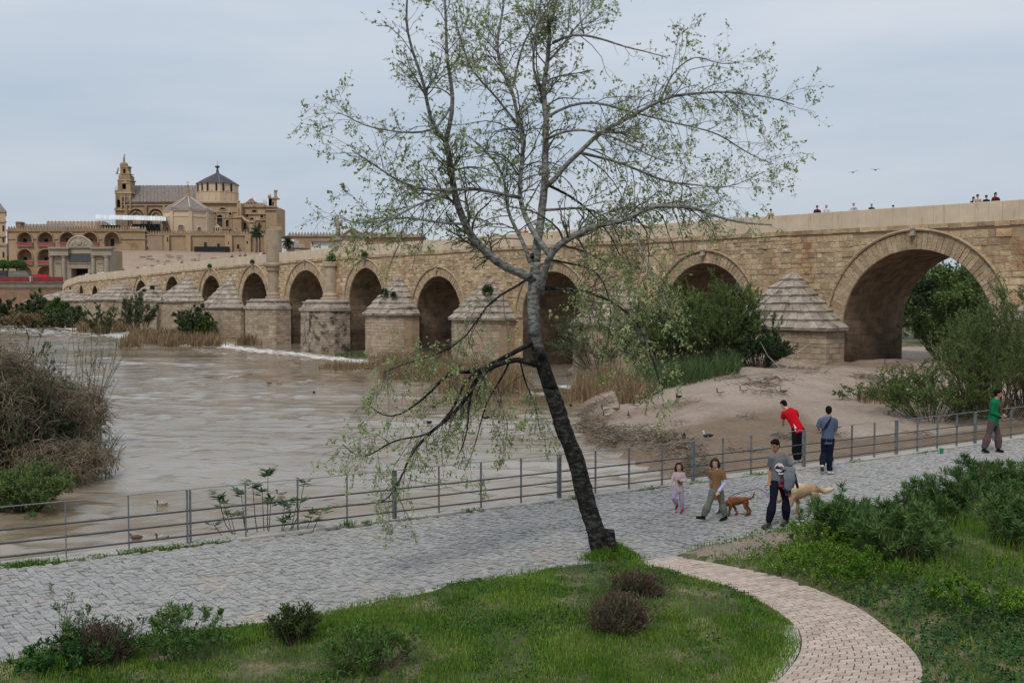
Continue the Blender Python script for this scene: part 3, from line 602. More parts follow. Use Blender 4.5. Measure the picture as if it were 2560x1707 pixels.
# ---------------------------------------------------------------- piers with their caps
def plan(kind, hw, dp, g=0.):
    hw, dp = hw+g, dp+g
    if kind == 'rect': return [(-hw, 0), (-hw, -dp), (hw, -dp), (hw, 0)]
    if kind == 'point': return [(-hw, 0), (-hw, -.6), (0, -dp), (hw, -.6), (hw, 0)]
    if kind == 'cham': return [(-hw, 0), (-hw, -dp*.55), (-hw*.55, -dp), (hw*.55, -dp), (hw, -dp*.55), (hw, 0)]
    a = np.linspace(math.pi, 2*math.pi, 15); return [(hw*math.cos(t), dp*math.sin(t)) for t in a]
PIER = []
def pier(xc, kind, hw, dp, zb, ze, za, mt='pier', steps=6, axp=0., label=None, zlow=-5.4):
    po = MB(); pl = plan(kind, hw, dp); po.prism([(xc+a, b) for a, b in pl], zlow, ze-.1)
    p = obj('pier', po, M['mortar'], BR, local=True); PIER.append(p)
    # facing stones course by course round the outline
    fs_ = MB(); P = np.array(pl); L_ = np.linalg.norm(np.diff(P, axis=0), axis=1); cs = np.concatenate([[0], np.cumsum(L_)]); z = zb
    def q(s): return np.array([np.interp(s, cs, P[:, 0]), np.interp(s, cs, P[:, 1])])
    corners = cs if kind != 'round' else cs[::3]
    while z < ze-.15:
        h_ = min(R.uniform(.34, .52), ze-.12-z)
        for a, b in zip(corners[:-1], corners[1:]):
            s = a
            while s < b-.01:
                e_ = min(s+R.uniform(.5, 1.2), b)
                if b-e_ < .3: e_ = b
                A, B_ = q(s+.012), q(e_-.012); d = B_-A; l_ = np.linalg.norm(d)+1e-9; nn_ = np.array([d[1], -d[0]])/l_
                if kind == 'round' or kind == 'cham' or 1:
                    mid = (A+B_)/2; nn_ = nn_ if nn_@(mid+np.array([0, -.001])) > 0 else -nn_
                pr = R.uniform(.02, .06); A2, B2 = A+d/l_*.03+nn_*pr, B_-d/l_*.03+nn_*pr
                fs_.add([(xc+A[0], A[1], z), (xc+B_[0], B_[1], z), (xc+B_[0], B_[1], z+h_-.025), (xc+A[0], A[1], z+h_-.025), (xc+A2[0], A2[1], z+.03), (xc+B2[0], B2[1], z+.03), (xc+B2[0], B2[1], z+h_-.05), (xc+A2[0], A2[1], z+h_-.05)],
                        [(4, 5, 6, 7), (0, 1, 5, 4), (1, 2, 6, 5), (2, 3, 7, 6), (3, 0, 4, 7)]); s = e_
        z += h_
    o = obj('pier_masonry', fs_, M[mt], p, local=True); o['kind'] = 'stuff'
    if za is None: return p
    # stepped stone cap: one part for each course of slabs
    ax_ = xc+axp; pe = np.array(plan(kind, hw, dp, .28)); n_ = steps
    for k in range(n_):
        def ring(t, z_, out=0.): return [(ax_+(xc+a-ax_)*t+(np.sign(a)*out if abs(a) > .01 else 0), b*t-out*(b < 0), z_) for a, b in pe]
        t0 = (1-k/n_)**.92; t1 = (1-(k+1)/n_)**.92; z0 = ze+(za-ze)*k/n_; z1 = ze+(za-ze)*(k+1)/n_
        if k == n_-1: t1 = .04
        cm = MB(); r0 = ring(t0, z0-.2, .08); r1 = ring(t0, z0+.0, .12); r2 = ring(t1+.0, z1-.12, .0); m_ = len(r0); jt = [R.uniform(-.03, .03) for _ in range(m_)]
        v = r0+[(x, y, z_+j) for (x, y, z_), j in zip(r1, jt)]+[(x, y+.0, z_+j) for (x, y, z_), j in zip(r2, jt)]
        fcs = []
        for i in range(m_-1): fcs += [(i, i+1, m_+i+1, m_+i), (m_+i, m_+i+1, 2*m_+i+1, 2*m_+i)]
        fcs.append(tuple(range(2*m_, 3*m_))); fcs.append(tuple(range(m_-1, -1, -1))); cm.add(v, fcs)
        cc = obj('cap_course', cm, M['cap'], p, local=True)
        # slab joints: thin raised slabs over the course
        sl_ = MB()
        for i in range(m_-1):
            a0, a1, b0, b1 = (np.array(v[m_+i]), np.array(v[m_+i+1]), np.array(v[2*m_+i]), np.array(v[2*m_+i+1])); L0 = np.linalg.norm(a1-a0); ns = max(1, int(L0/.75))
            up_ = np.cross(a1-a0, b0-a0); up_ = up_/(np.linalg.norm(up_)+1e-9); up_ = up_ if up_[2] > 0 else -up_
            for j in range(ns):
                u0, u1 = (j+.03)/ns, (j+.97)/ns; th = R.uniform(.02, .1)
                q4 = [a0+(a1-a0)*u0, a0+(a1-a0)*u1, b0+(b1-b0)*u1, b0+(b1-b0)*u0]; q4[2] = q4[1]+(q4[2]-q4[1])*.97; q4[3] = q4[0]+(q4[3]-q4[0])*.97
                t4 = [w_+up_*th for w_ in q4]; sl_.add(q4+t4, [(4, 5, 6, 7), (0, 1, 5, 4), (1, 2, 6, 5), (2, 3, 7, 6), (3, 0, 4, 7)])
        o = obj('cap_slab', sl_, M['cap'], p, local=True); o['kind'] = 'stuff'
    return p
pier(16.6, 'point', 4.8, 4.2, -1.2, 2.3, 6.6, axp=0)
pier(-5.6, 'rect', 4.95, 2.6, -1.4, 2.25, 6.9, steps=7)
pier(-25.9, 'round', 5.3, 4.6, -3.6, 2.2, 6.2, 'pier', 6)
pier(-47.6, 'round', 4.6, 4.6, -3.6, 2.4, 7.2, 'pier', 7)
pier(-67.4, 'round', 4.6, 4.6, -3.6, 2.7, 7.8, 'pier', 7)
p1 = pier(-84.8, 'cham', 4.1, 4.6, -3.6, 3.05, None, 'pierdark')
p2 = pier(-104, 'cham', 4.5, 4.6, -3.6, 3.2, None, 'pier')
pier(-122.3, 'point', 5.0, 5.6, -3.6, 3.2, 8.6, 'pier', 7)
pier(-141.6, 'round', 6.6, 6.2, -3.6, 4.3, 9.1, 'pier', 6)
pier(-160.4, 'round', 5.0, 5.6, -3.6, 4.5, 8.9, 'pier', 6)
pier(-182.5, 'round', 8.6, 7.5, -3.6, 4.6, 9.0, 'pier', 6, axp=3.5)
pier(-208, 'round', 4.5, 7, -3.6, 4.4, 6.4, 'pier', 3)
pier(-218.5, 'round', 5, 12, -3.6, 4.4, 7.4, 'pier', 3)
for p, xc, hw, z in ((p1, -84.8, 4.1, 3.05), (p2, -104, 4.5, 3.2)):
    mo = MB()
    for g, z0, z1, in_ in ((.22, z-.12, z+.32, .0), (-.05, z+.32, z+.85, -.25), (-.32, z+.85, z+1.05, 0), (-.2, z+1.05, z+1.25, 0), (-.55, z+1.25, z+1.5, -.3)):
        A = plan('cham', hw, 4.6, g); B_ = plan('cham', hw, 4.6, g+in_); n_ = len(A)
        mo.add([(xc+a, b, z0) for a, b in A]+[(xc+a, b, z1) for a, b in B_], [(i, (i+1) % n_, n_+(i+1) % n_, n_+i) for i in range(n_)]+[tuple(range(n_, 2*n_))])
    obj('moulded_top', mo, M['cap'], p, local=True)
# foundation wall tying the far piers
fw = MB(); fw.box(-222, -128, -3.4, .02, -5.4, 4.25); obj('mill_wall', fw, M['mortar'], BR, local=True)
fm = MB(); z = -3.5
while z < 4.2:
    x = -128; h_ = R.uniform(.45, .6)
    while x > -221: w_ = R.uniform(.9, 2); p_ = R.uniform(.03, .1); fm.box(x-w_+.03, x, -3.4-p_, -3.39, z, z+h_-.04); x -= w_
    z += h_
o = obj('mill_wall_masonry', fm, M['pier'], BR, local=True); o['kind'] = 'stuff'
fm = MB()
for k in range(60): x = -128-k*1.57; fm.box(x-1.5, x-.03, -3.75, .0, 4.22, 4.42)
o = obj('mill_wall_coping', fm, M['cap'], BR, local=True); o['kind'] = 'stuff'
# the two round buttress columns
def column(xc, r, z0, z1, prof_top, base):
    m_ = MB(); pr = [(r*1.5, z0), (r*1.5, z0+.3), (r*1.2, z0+.45), (r*1.25, z0+.75), (r*1.02, z0+1.0), (r, z0+1.3)]+prof_top
    m_.lathe((xc, -.35, 0), pr, 20); return obj('buttress_column', m_, M['pier'], BR, local=True, smooth=False)
column(-85.6, 1.05, 4.5, 10, [(1.05, 9.3), (1.3, 9.45), (1.32, 10.0), (1.25, 10.1), (.1, 10.15)], 0)
column(-104.6, .98, 4.7, 10, [(.98, 8.9), (1.25, 9.3), (1.3, 9.7), (1.55, 9.95), (1.6, 10.25), (1.25, 10.5), (1.22, 15.75), (1.15, 15.85), (.1, 15.9)], 0)
# ================================================================ FAR BANK
def P3(x, y, Y): return aty(x, y, Y)
def arch_poly(x0, x1, yt, yb, Y, n=10):
    """outline in x,z of a round-headed opening measured at distance Y"""
    a = P3(x0, yb, Y); b = P3(x1, yb, Y); t = P3((x0+x1)/2, yt, Y); r = (b[0]-a[0])/2; cx = (a[0]+b[0])/2; zs = t[2]-r
    return [(a[0], a[2]), (b[0], a[2])]+[(cx+r*math.cos(q), zs+r*math.sin(q)) for q in np.linspace(0, math.pi, n+1)]
def ring_poly(mb, poly, th, y0, y1):
    """frame of thickness th outside a round-headed outline (open at the foot)"""
    P = np.array(poly); c = P.mean(0); P = P[1:].tolist()+[poly[0]]
    for i in range(len(P)-1):
        a, b = np.array(P[i]), np.array(P[i+1]); d = b-a; l_ = np.linalg.norm(d)+1e-9; n_ = np.array([d[1], -d[0]])/l_
        if n_@(a-c) < 0: n_ = -n_
        q = [a-d/l_*.0, b, b+n_*th, a+n_*th]
        mb.add([(p[0], y0, p[1]) for p in q]+[(p[0], y1, p[1]) for p in q], [(0, 1, 2, 3), (3, 2, 6, 7), (0, 4, 5, 1), (1, 5, 6, 2), (0, 3, 7, 4)])
def wall_with_holes(mb, x0, x1, z0, z1, Y, holes, depth):
    """front wall at Y made of vertical strips around openings (list of x,z outlines), with reveals going back depth"""
    xs_ = {x0, x1}
    for h in holes:
        for p in h: xs_.add(round(p[0], 4))
    xs_ = sorted(xs_)
    for a, b in zip(xs_[:-1], xs_[1:]):
        if b-a < 1e-4: continue
        m_ = (a+b)/2; spans = []
        for h in holes:
            hx = [p[0] for p in h]
            if min(hx) < m_ < max(hx):
                def at_(x):
                    zz = []
                    for p, q in zip(h, h[1:]+h[:1]):
                        if abs(p[0]-q[0]) > 1e-6 and min(p[0], q[0])-3e-4 <= x <= max(p[0], q[0])+3e-4: zz.append(p[1]+(q[1]-p[1])*(x-p[0])/(q[0]-p[0]))
                    return min(zz), max(zz)
                spans.append((at_(a), at_(b)))
        spans.sort(key=lambda s: s[0][0]); la, lb = z0, z0
        for (a0, a1), (b0, b1) in spans:
            if a0-la > 1e-3 or b0-lb > 1e-3: mb.add([(a, Y, la), (b, Y, lb), (b, Y, b0), (a, Y, a0)], [(0, 1, 2, 3)])
            mb.add([(a, Y, a1), (b, Y, b1), (b, Y+depth, b1), (a, Y+depth, a1)], [(0, 1, 2, 3)])
            mb.add([(a, Y, a0), (b, Y, b0), (b, Y+depth, b0), (a, Y+depth, a0)], [(0, 1, 2, 3)]); la, lb = a1, b1
        mb.add([(a, Y, la), (b, Y, lb), (b, Y, z1), (a, Y, z1)], [(0, 1, 2, 3)])
    for h in holes:
        for p, q in zip(h, h[1:]+h[:1]):
            if abs(p[0]-q[0]) < 1e-6: mb.add([(p[0], Y, p[1]), (q[0], Y, q[1]), (q[0], Y+depth, q[1]), (p[0], Y+depth, p[1])], [(0, 1, 2, 3)])
def merlons(parent, x0, x1, ytop, Y, mat_, step=6.6, w=4.6, h=1.0):
    a = P3(x0, ytop, Y); b = P3(x1, ytop, Y); n_ = int((x1-x0)/step); me = None; s = (b[0]-a[0])/n_; m_ = MB()
    for i, (ww, hh) in enumerate(((.40, .4), (.28, .75), (.13, 1.1))): m_.obox((0, 0, hh-.18), s*ww, .22, .2)
    me = m_.mesh('merlon'); me.materials.append(mat_); L0 = LOC[parent.name]
    for i in range(n_):
        p = a+(b-a)*(i+.5)/n_; inst('merlon', me, parent, p+np.array([0, .3, 0])-L0)
def cornice(parent, x0, x1, y0, y1, Y, mt, out=.5, name='cornice'):
    m_ = MB(); a = P3(x0, y0, Y); b = P3(x1, y1, Y); m_.box(a[0], b[0], Y-out, Y+.3, b[2], a[2]); return obj(name, m_, mt, parent)
# distant hill
mb = MB(); xs_ = np.linspace(-1700, 700, 90); v = []
for x in xs_:
    hgt = 118+62*math.exp(-((x+1215)/140)**2)+5*math.sin(x*.043+1)+4*math.sin(x*.13)-60*max(0, min(1, (x+1050)/200))
    v += [(x, 2500, -7), (x, 2500, hgt*.55+20), (x, 2800, hgt+36+3*math.sin(x*.3))]
mb.add(v, [(3*i+k, 3*i+3+k, 3*i+4+k, 3*i+1+k) for i in range(89) for k in (0, 1)]); struct('hill', mb, M['hill'])
# far land: a terrace the town stands on
mb = MB(); a = P3(-900, 705, 262.5); b = P3(157, 705, 262.5); mb.box(-700, b[0]+9, 263.5, 2400, -7, 9.0); mb.box(b[0]+9, 700, 300, 2400, -7, 9.02)
struct('terrain', mb, M['plaza'])
Yb = 262
e = thing('embankment_wall', 'long red-brown riverside wall with a stone band, left of the bridge end', 'wall', P3(80, 810, Yb)*[1, 1, 0]+[0, 0, -3])
mb = MB(); mb.pbox(-900, 722, 160, 830, Yb, 1.5); obj('brick_face', mb, M['brickwall'], e)
mb = MB(); mb.pbox(-900, 706, 160, 722.3, Yb-.15, 1.6); mb.pbox(-900, 714, 160, 718, Yb-.3, .2); mb.pbox(-900, 704.5, 160, 707, Yb-.35, 1.8); obj('stone_band', mb, M['bandstone'], e)
e = thing('hoarding', 'long red cloth hoarding on a steel frame along the top of the riverside wall', 'fence', P3(70, 705, Yb+2))
mb = MB()
for k in range(12): mb.pbox(-24+k*15.2, 692.5, -9.6+k*15.2, 705.5, Yb+2, .06)
o = obj('red_cloth', mb, M['hoard'], e); mb = MB()
for k in range(14): mb.pbox(-25+k*15.2, 680 if k % 5 == 0 else 690.5, -24.2+k*15.2, 705.5, Yb+1.9, .08)
mb.pbox(-24, 690.8, 100, 691.8, Yb+1.9, .08); obj('frame', mb, M['steel'], e)
e = thing('grandstand', 'temporary stepped grey grandstand with red cloth at its right end', 'grandstand', P3(50, 703, Yb+9))
for k in range(6):
    mb = MB(); mb.pbox(-40, 677+k*4.4, 66+k*3.2+(6 if k == 5 else 0), 681.5+k*4.4, Yb+14-k*1.6, 2.2); obj('tier', mb, M['bandstone'] if k % 2 else M['steel'], e)
mb = MB(); mb.pbox(-2, 676, 16, 697, Yb+5.5, 1); obj('cabin', mb, M['scaf'], e)
mb = MB()
for x0, x1, y0 in ((82, 118, 686), (70, 125, 690.5), (67, 124, 694.5)): mb.pbox(x0, y0, x1, 703, Yb+7-(y0-686)*.3, .5)
obj('red_cover', mb, M['red'], e)
# ---------------------------------------------------------------- left palace block
YW = 330
e = thing('palace', 'sand-coloured building with two rows of large round arches and red balcony cloths', 'building', P3(190, 700, YW)*[1, 1, 0]+[0, 0, 9])
mb = MB(); holes = []
UP_ = [(44, 80), (95, 133), (150, 188), (205, 244), (261, 299)]
for a, b in UP_: holes.append(arch_poly(a, b, 581, 616, YW))
for a, b in UP_[:2]: holes.append(arch_poly(a, b, 623, 661, YW)); holes.append(arch_poly(a, b, 665, 705, YW))
a = P3(18, 578, YW); b = P3(365, 722, YW); wall_with_holes(mb, a[0], b[0], b[2], a[2], YW, holes, 2.4)
mb.box(a[0], b[0], YW+2.4, YW+2.6, b[2], a[2]-.02); mb.box(a[0], a[0]+.3, YW, YW+40, b[2], a[2]); mb.box(a[0], b[0], YW+.01, YW+2.5, a[2]-.3, a[2]-.02); obj('wall', mb, M['plaster'], e)
for i, (x0, x1) in enumerate(UP_):
    mb = MB(); ring_poly(mb, arch_poly(x0, x1, 581, 606, YW), .55, YW-.25, YW+.2); obj('arch_moulding', mb, M['gothic'], e)
    c = (x0+x1)/2+1; w_ = obj('window', MB().pbox(c-4.5, 597, c+4.5, 607 if i < 4 else 617, YW+2.3, .2), M['dark'], e)
    if i < 4:
        mb = MB(); mb.pbox(x0-1, 606.5, x1+1, 615.5, YW-.5, .15); obj('balcony_cloth', mb, M['banner'], e)
        mb = MB(); mb.pbox(x0-2, 605.8, x1+2, 606.8, YW-.6, .25); mb.pbox(x0-2, 615.2, x1+2, 616.6, YW-.6, .6); obj('balcony_rail', mb, M['cap'], e)
    if i < 2:
        mb = MB(); ring_poly(mb, arch_poly(x0, x1, 623, 650, YW), .5, YW-.2, YW+.2); obj('arch_moulding', mb, M['gothic'], e)
        mb = MB(); q = P3((x0+x1)/2, 633, YW+2.2); mb.ball(q, (1.25, .25, 1.15), 10); mb.ball(q+[1.2, 0, -.2], (.7, .2, .7), 8); mb.ball(q+[-1.2, 0, -.2], (.7, .2, .7), 8); mb.ball(q+[0, 0, 1], (.6, .25, .5), 8); obj('carved_crest', mb, M['gothic'], e)
        obj('window', MB().pbox(c-4, 643, c+4, 652, YW+2.25, .2), M['dark'], e)
        mb = MB(); mb.pbox(x0-1, 652, x1+1, 661, YW-.5, .15); obj('balcony_cloth', mb, M['banner'], e)
        mb = MB(); mb.pbox(x0-2, 651.2, x1+2, 652.3, YW-.6, .25); mb.pbox(x0-2, 660.8, x1+2, 662, YW-.6, .6); obj('balcony_rail', mb, M['cap'], e)
        mb = MB(); ring_poly(mb, arch_poly(x0, x1, 665, 690, YW), .4, YW-.2, YW+.2); obj('arch_moulding', mb, M['gothic'], e)
for x0, x1 in ((18, 43), (81, 94), (134, 149), (189, 204), (245, 260), (300, 365)):
    mb = MB(); mb.pbox(x0, 596, x1, 598.2, YW-.3, .4); obj('string_course', mb, M['cap'], e)
cornice(e, 17, 366, 574.5, 579, YW, M['gothic'], .4)
merlons(e, 18, 365, 574.5, YW, M['gothic'])
def roof(parent, x0, x1, xa, xb, ye, yr, Y, dep, mt, name='roof'):
    """pitched roof: eave from x0 to x1 at ye, ridge xa to xb at yr set back dep"""
    a, b = P3(x0, ye, Y), P3(x1, ye, Y); c, d = P3(xa, yr, Y+dep), P3(xb, yr, Y+dep); m_ = MB()
    g = np.array([0, 2*dep, 0]); m_.add([a, b, d, c, a+g, b+g], [(0, 1, 2, 3), (0, 3, 4), (1, 5, 2), (4, 3, 2, 5)])
    r_ = obj(name, m_, mt, parent)
    n_ = int(np.linalg.norm(b-a)/1.3); t_ = MB()
    for i in range(n_):                                       # rolls of tile running down the slope
        u = (i+.5)/n_; p, q = a+(b-a)*u, c+(d-c)*u; t_.tube([p+[0, 0, .05], q+[0, 0, .05]], .22, 5)
    o = obj('tile_row', t_, mt, r_); o['kind'] = 'stuff'; return r_
roof(e, 51, 195, 62, 183, 575, 561, YW+5, 9, M['tile'])
roof(e, 115, 262, 116, 262, 574, 553.5, YW+25, 10, M['tile2'])
mb = MB(); mb.pbox(39, 554, 51, 575, YW+6, 3); mb.pbox(38, 556, 52, 558, YW+5.8, 3.4); obj('chimney', mb, M['tile2'], e)
# sliver of a tower at the left edge
e = thing('bell_tower', 'tall stone tower cut off by the left edge of the picture', 'tower', P3(-20, 720, 290)*[1, 1, 0]+[0, 0, 9])
mb = MB(); q = P3(14, 530, 290); z1, z0 = q[2], P3(0, 725, 290)[2]; kk = 308/290; mb.prism([(q[0]-9, 290), (q[0], 290), (q[0]*kk, 308), (q[0]*kk-9, 308)], z0, z1); obj('wall', mb, M['plaster2'], e)
for y in (528, 553, 590, 612): cornice(e, -62, 15.5, y, y+3, 290.2, M['cap'])
for y in (564, 592, 630): obj('window', MB().pbox(6, y, 10.5, y+14, 289.9, .2), M['dark'], e)
mb = MB(); q = P3(-60, 528, 290); r_ = P3(16, 528, 290); s = P3(-22, 480, 299); mb.add([q, r_, r_*[kk, 1, 1]+[0, 18, 0], q*[kk, 1, 1]+[0, 18, 0], s], [(0, 1, 4), (1, 2, 4), (2, 3, 4), (3, 0, 4)]); obj('roof', mb, M['tile'], e)
# ---------------------------------------------------------------- long battlemented wall
e = thing('battlemented_wall', 'long golden battlemented wall with buttresses below the cathedral', 'wall', P3(620, 650, YW)*[1, 1, 0]+[0, 0, 9])
mb = MB(); mb.pbox(365, 589, 694, 726, YW+.6, 1.2); obj('wall', mb, M['plaster'], e)
mb = MB(); mb.pbox(694, 592, 1010, 726, YW+14, 1.2); obj('wall', mb, M['plaster'], e)
mb = MB(); mb.pbox(368, 586.5, 408, 726, YW+.35, .6); obj('brick_panel', mb, M['plaza'], e)
for x0, x1 in ((410, 424), (464, 478), (562, 581), (612, 628), (660, 681), (640, 648)):
    mb = MB(); mb.pbox(x0, 588, x1, 726, YW-.5, 1.2); obj('buttress', mb, M['plaster'], e)
for x0, y0, x1, y1 in ((417, 593, 420, 604), (510, 606, 516.5, 618), (592, 611, 598, 622), (616, 603, 620, 609), (570, 605, 573, 610), (673, 602, 675, 608), (367.5, 617, 370, 624), (543, 609, 549, 617)):
    obj('window', MB().pbox(x0, y0, x1, y1, YW-.55, .2), M['dark'], e)
mb = MB(); mb.pbox(389, 606, 396, 615, YW+.5, .1); obj('window', mb, M['white'], e)
cornice(e, 365, 694, 585, 589.5, YW+.6, M['gothic'], .4); cornice(e, 694, 1010, 589, 592, YW+14, M['gothic'], .4)
merlons(e, 366, 694, 585, YW+.6, M['gothic']); merlons(e, 720, 1005, 588.5, YW+14, M['gothic'], 7.6)
tag(obj('black_screen', MB().pbox(485, 616.5, 573, 628.5, YW-1.4, .5), M['black'], loc=P3(529, 630, YW-1.4)), 'long low black screen panel standing against the foot of the battlemented wall', 'screen')
# paved slope in front of the wall
mb = MB(); q = [P3(276, 700, 285), P3(700, 700, 285), P3(700, 630, YW+1), P3(276, 624, YW+1)]; q = [x*[1, 1, 1] for x in q]
mb.add(q, [(0, 1, 2, 3)]); mb.add([q[0]-[0, 0, 10], q[1]-[0, 0, 10], q[1], q[0]], [(0, 1, 2, 3)])
mb.add([q[0]-[0, 0, 10], q[0], q[3], q[3]-[0, 0, 10]], [(0, 1, 2, 3)]); pz = struct('pavement', mb, M['plaza'])
mb = MB()
for k in range(26):
    u = R.uniform(.1, .8); x = R.uniform(290, 560); p = q[0]+(q[3]-q[0])*u; c = P3(x, 650, p[1]); w_ = R.uniform(.6, 2.2); mb.box(c[0], c[0]+w_, p[1], p[1]+.5, p[2]+.05, p[2]+.33)
o = obj('step_edge', mb, M['tile'], pz); o['kind'] = 'stuff'
# ---------------------------------------------------------------- river gate
YG = 272
e = thing('river_gate', 'grey stone gateway with four half columns and a rounded carved pediment', 'gate', P3(200, 700, YG)*[1, 1, 0]+[0, 0, 9])
mb = MB(); hl = [[(P3(178, 712, YG)[0], P3(178, 712, YG)[2]), (P3(220, 712, YG)[0], P3(178, 712, YG)[2]), (P3(220, 671, YG)[0], P3(178, 671, YG)[2]), (P3(178, 671, YG)[0], P3(178, 671, YG)[2])]]
a = P3(124, 632, YG); b = P3(276, 712.5, YG); wall_with_holes(mb, a[0], b[0], b[2], a[2], YG, hl, 4)
mb.box(a[0], a[0]+.3, YG, YG+4, b[2], a[2]); mb.box(b[0]-.3, b[0], YG+.01, YG+4, b[2], a[2]-.01); mb.box(a[0], b[0], YG+4, YG+4.2, b[2], a[2]); obj('wall', mb, M['gate'], e)
obj('opening', MB().pbox(178, 671, 220, 712, YG+3.6, .2), M['dark'], e)
for x0, x1 in ((125, 135), (156, 167), (230, 240), (262, 275)):
    mb = MB(); c = P3((x0+x1)/2, 712, YG); t_ = P3(0, 640, YG)[2]; r = (x1-x0)/2/2489*YG; mb.lathe((c[0], YG-.2, 0), [(r*1.3, c[2]), (r*1.3, c[2]+.8), (r, c[2]+1), (r*.9, t_-.6), (r*1.15, t_-.4), (r*1.35, t_), (.05, t_+.01)], 12); obj('column', mb, M['gate'], e)
for x0, x1 in ((121, 170), (227, 278)): mb = MB(); mb.pbox(x0, 622, x1, 639, YG-1.1, 1.6); mb.pbox(x0-2, 617.5, x1+2, 622, YG-1.6, 2.4); obj('entablature', mb, M['gate'], e)
mb = MB(); mb.pbox(170, 619.5, 227, 634, YG-.45, 1); mb.pbox(169, 617.5, 228, 619.5, YG-.9, 1.4); obj('entablature', mb, M['gate'], e)
mb = MB(); c = P3(200, 618, YG); r = 28.5/2489*YG; mb.extr([(c[0]+r*math.cos(t), c[2]+r*.92*math.sin(t)) for t in np.linspace(0, math.pi, 21)], YG-.6, YG+1.5); pd = obj('pediment', mb, M['gate'], e)
mb = MB(); mb.tube([(c[0]+r*1.02*math.cos(t), YG-.6, c[2]+r*.94*math.sin(t)) for t in np.linspace(0, math.pi, 21)], [(.22, .3)]*21, 6); obj('pediment_moulding', mb, M['gate'], pd)
mb = MB(); mb.ball((c[0], YG-.65, c[2]+1.35), (.8, .35, 1.05), 12); mb.ball((c[0], YG-.7, c[2]+2.4), (.5, .3, .3), 8)
for s in (-1, 1):
    mb.ball((c[0]+s*1.3, YG-.6, c[2]+1.1), (.4, .25, .8), 8); mb.ball((c[0]+s*1.9, YG-.6, c[2]+.8), (.3, .2, .6), 8); mb.ball((c[0]+s*.9, YG-.6, c[2]+.35), (.5, .2, .25), 8)
obj('carved_shield', mb, M['gate'], pd)
obj('plaque', MB().pbox(171, 638, 229, 656, YG-.3, .3), M['slate'], e)
mb = MB()
for k in range(4): mb.pbox(174, 641+k*3.6, 226-(k % 2)*7, 642.1+k*3.6, YG-.34, .05)
o = obj('plaque_lettering', mb, flat('worn_letters', (.11, .12, .13)), e)
mb = MB(); mb.pbox(169, 656.5, 231, 658.5, YG-.3, .4); mb.pbox(173, 669, 226, 671, YG-.12, .2); obj('string_course', mb, M['gate'], e)
for k in range(9): x = 178+k*4.8; mb = MB(); a = P3(x, 671, YG); t_ = P3(x-9+k*2.3-1, 659, YG); mb.add([a+[.0, -.08, 0], a+[.42, -.08, 0], t_+[.55, -.08, 0], t_+[.0, -.08, 0]], [(0, 1, 2, 3)]); mb.box(0, .001, 0, .001, 0, .001) if 0 else None; obj('lintel_stone', mb, M['gate'], e)
for x0, x1 in ((138, 154), (243, 259)):
    mb = MB(); mb.pbox(x0, 641, x1, 655, YG-.1, .12); mb.pbox(x0-1, 656, x1+1, 658, YG-.2, .25); mb.pbox(x0, 662, x1, 700, YG-.1, .12); obj('side_panel', mb, M['gothic'] if 0 else M['gate'], e)
mb = MB(); mb.pbox(276.5, 626, 286, 708, YG+6, 6); tag(obj('side_wall', mb, M['plaster'], loc=P3(281, 708, YG+6)), 'plain ochre wall end standing just right of the grey gateway', 'wall')
# ---------------------------------------------------------------- cathedral rising behind
YC = 380
e = thing('cathedral', 'large ochre cathedral with a long tiled nave roof and a domed lantern', 'cathedral', P3(500, 620, YC)*[1, 1, 0]+[0, 0, 14])
mb = MB(); a = P3(311, 505, YC); b = P3(500, 600, YC)
hl = [arch_poly(320, 361, 522, 560, YC), arch_poly(371, 408, 522, 560, YC)]
wall_with_holes(mb, a[0], b[0], b[2], a[2], YC, hl, 1.0); mb.box(a[0], b[0], YC+1, YC+22, b[2], a[2]-.02); obj('wall', mb, M['gothic'], e)
for h in hl:
    for g_, yy in ((0, 0), (-.9, .4)): mb = MB(); ring_poly(mb, [(p[0]+(g_ if p[0] > (h[0][0]+h[1][0])/2 else -g_), p[1]+(g_ if i > 2 else 0)) for i, p in enumerate(h)], .35, YC-.2+yy, YC+1); obj('arch_moulding', mb, M['plaster2'], e)
    cx = (h[0][0]+h[1][0])/2; mb = MB(); mb.extr([(cx-1.6, h[0][1]), (cx+1.6, h[0][1]), (cx+1.6, h[0][1]+2.4), (cx, h[0][1]+3.8), (cx-1.6, h[0][1]+2.4)], YC+.6, YC+1.05); obj('tracery', mb, M['plaster2'], e)
for x in (316, 364.5, 410): mb = MB(); mb.pbox(x-3.5, 514, x+3.5, 600, YC-.9, 1); obj('buttress', mb, M['gothic'], e)
cornice(e, 309, 500, 504, 508, YC, M['gothic'], .8); cornice(e, 309, 500, 511, 514, YC, M['plaster2'], .5)
roof(e, 309, 497, 310, 493, 505, 464, YC-1, 11, M['tile'], 'nave_roof')
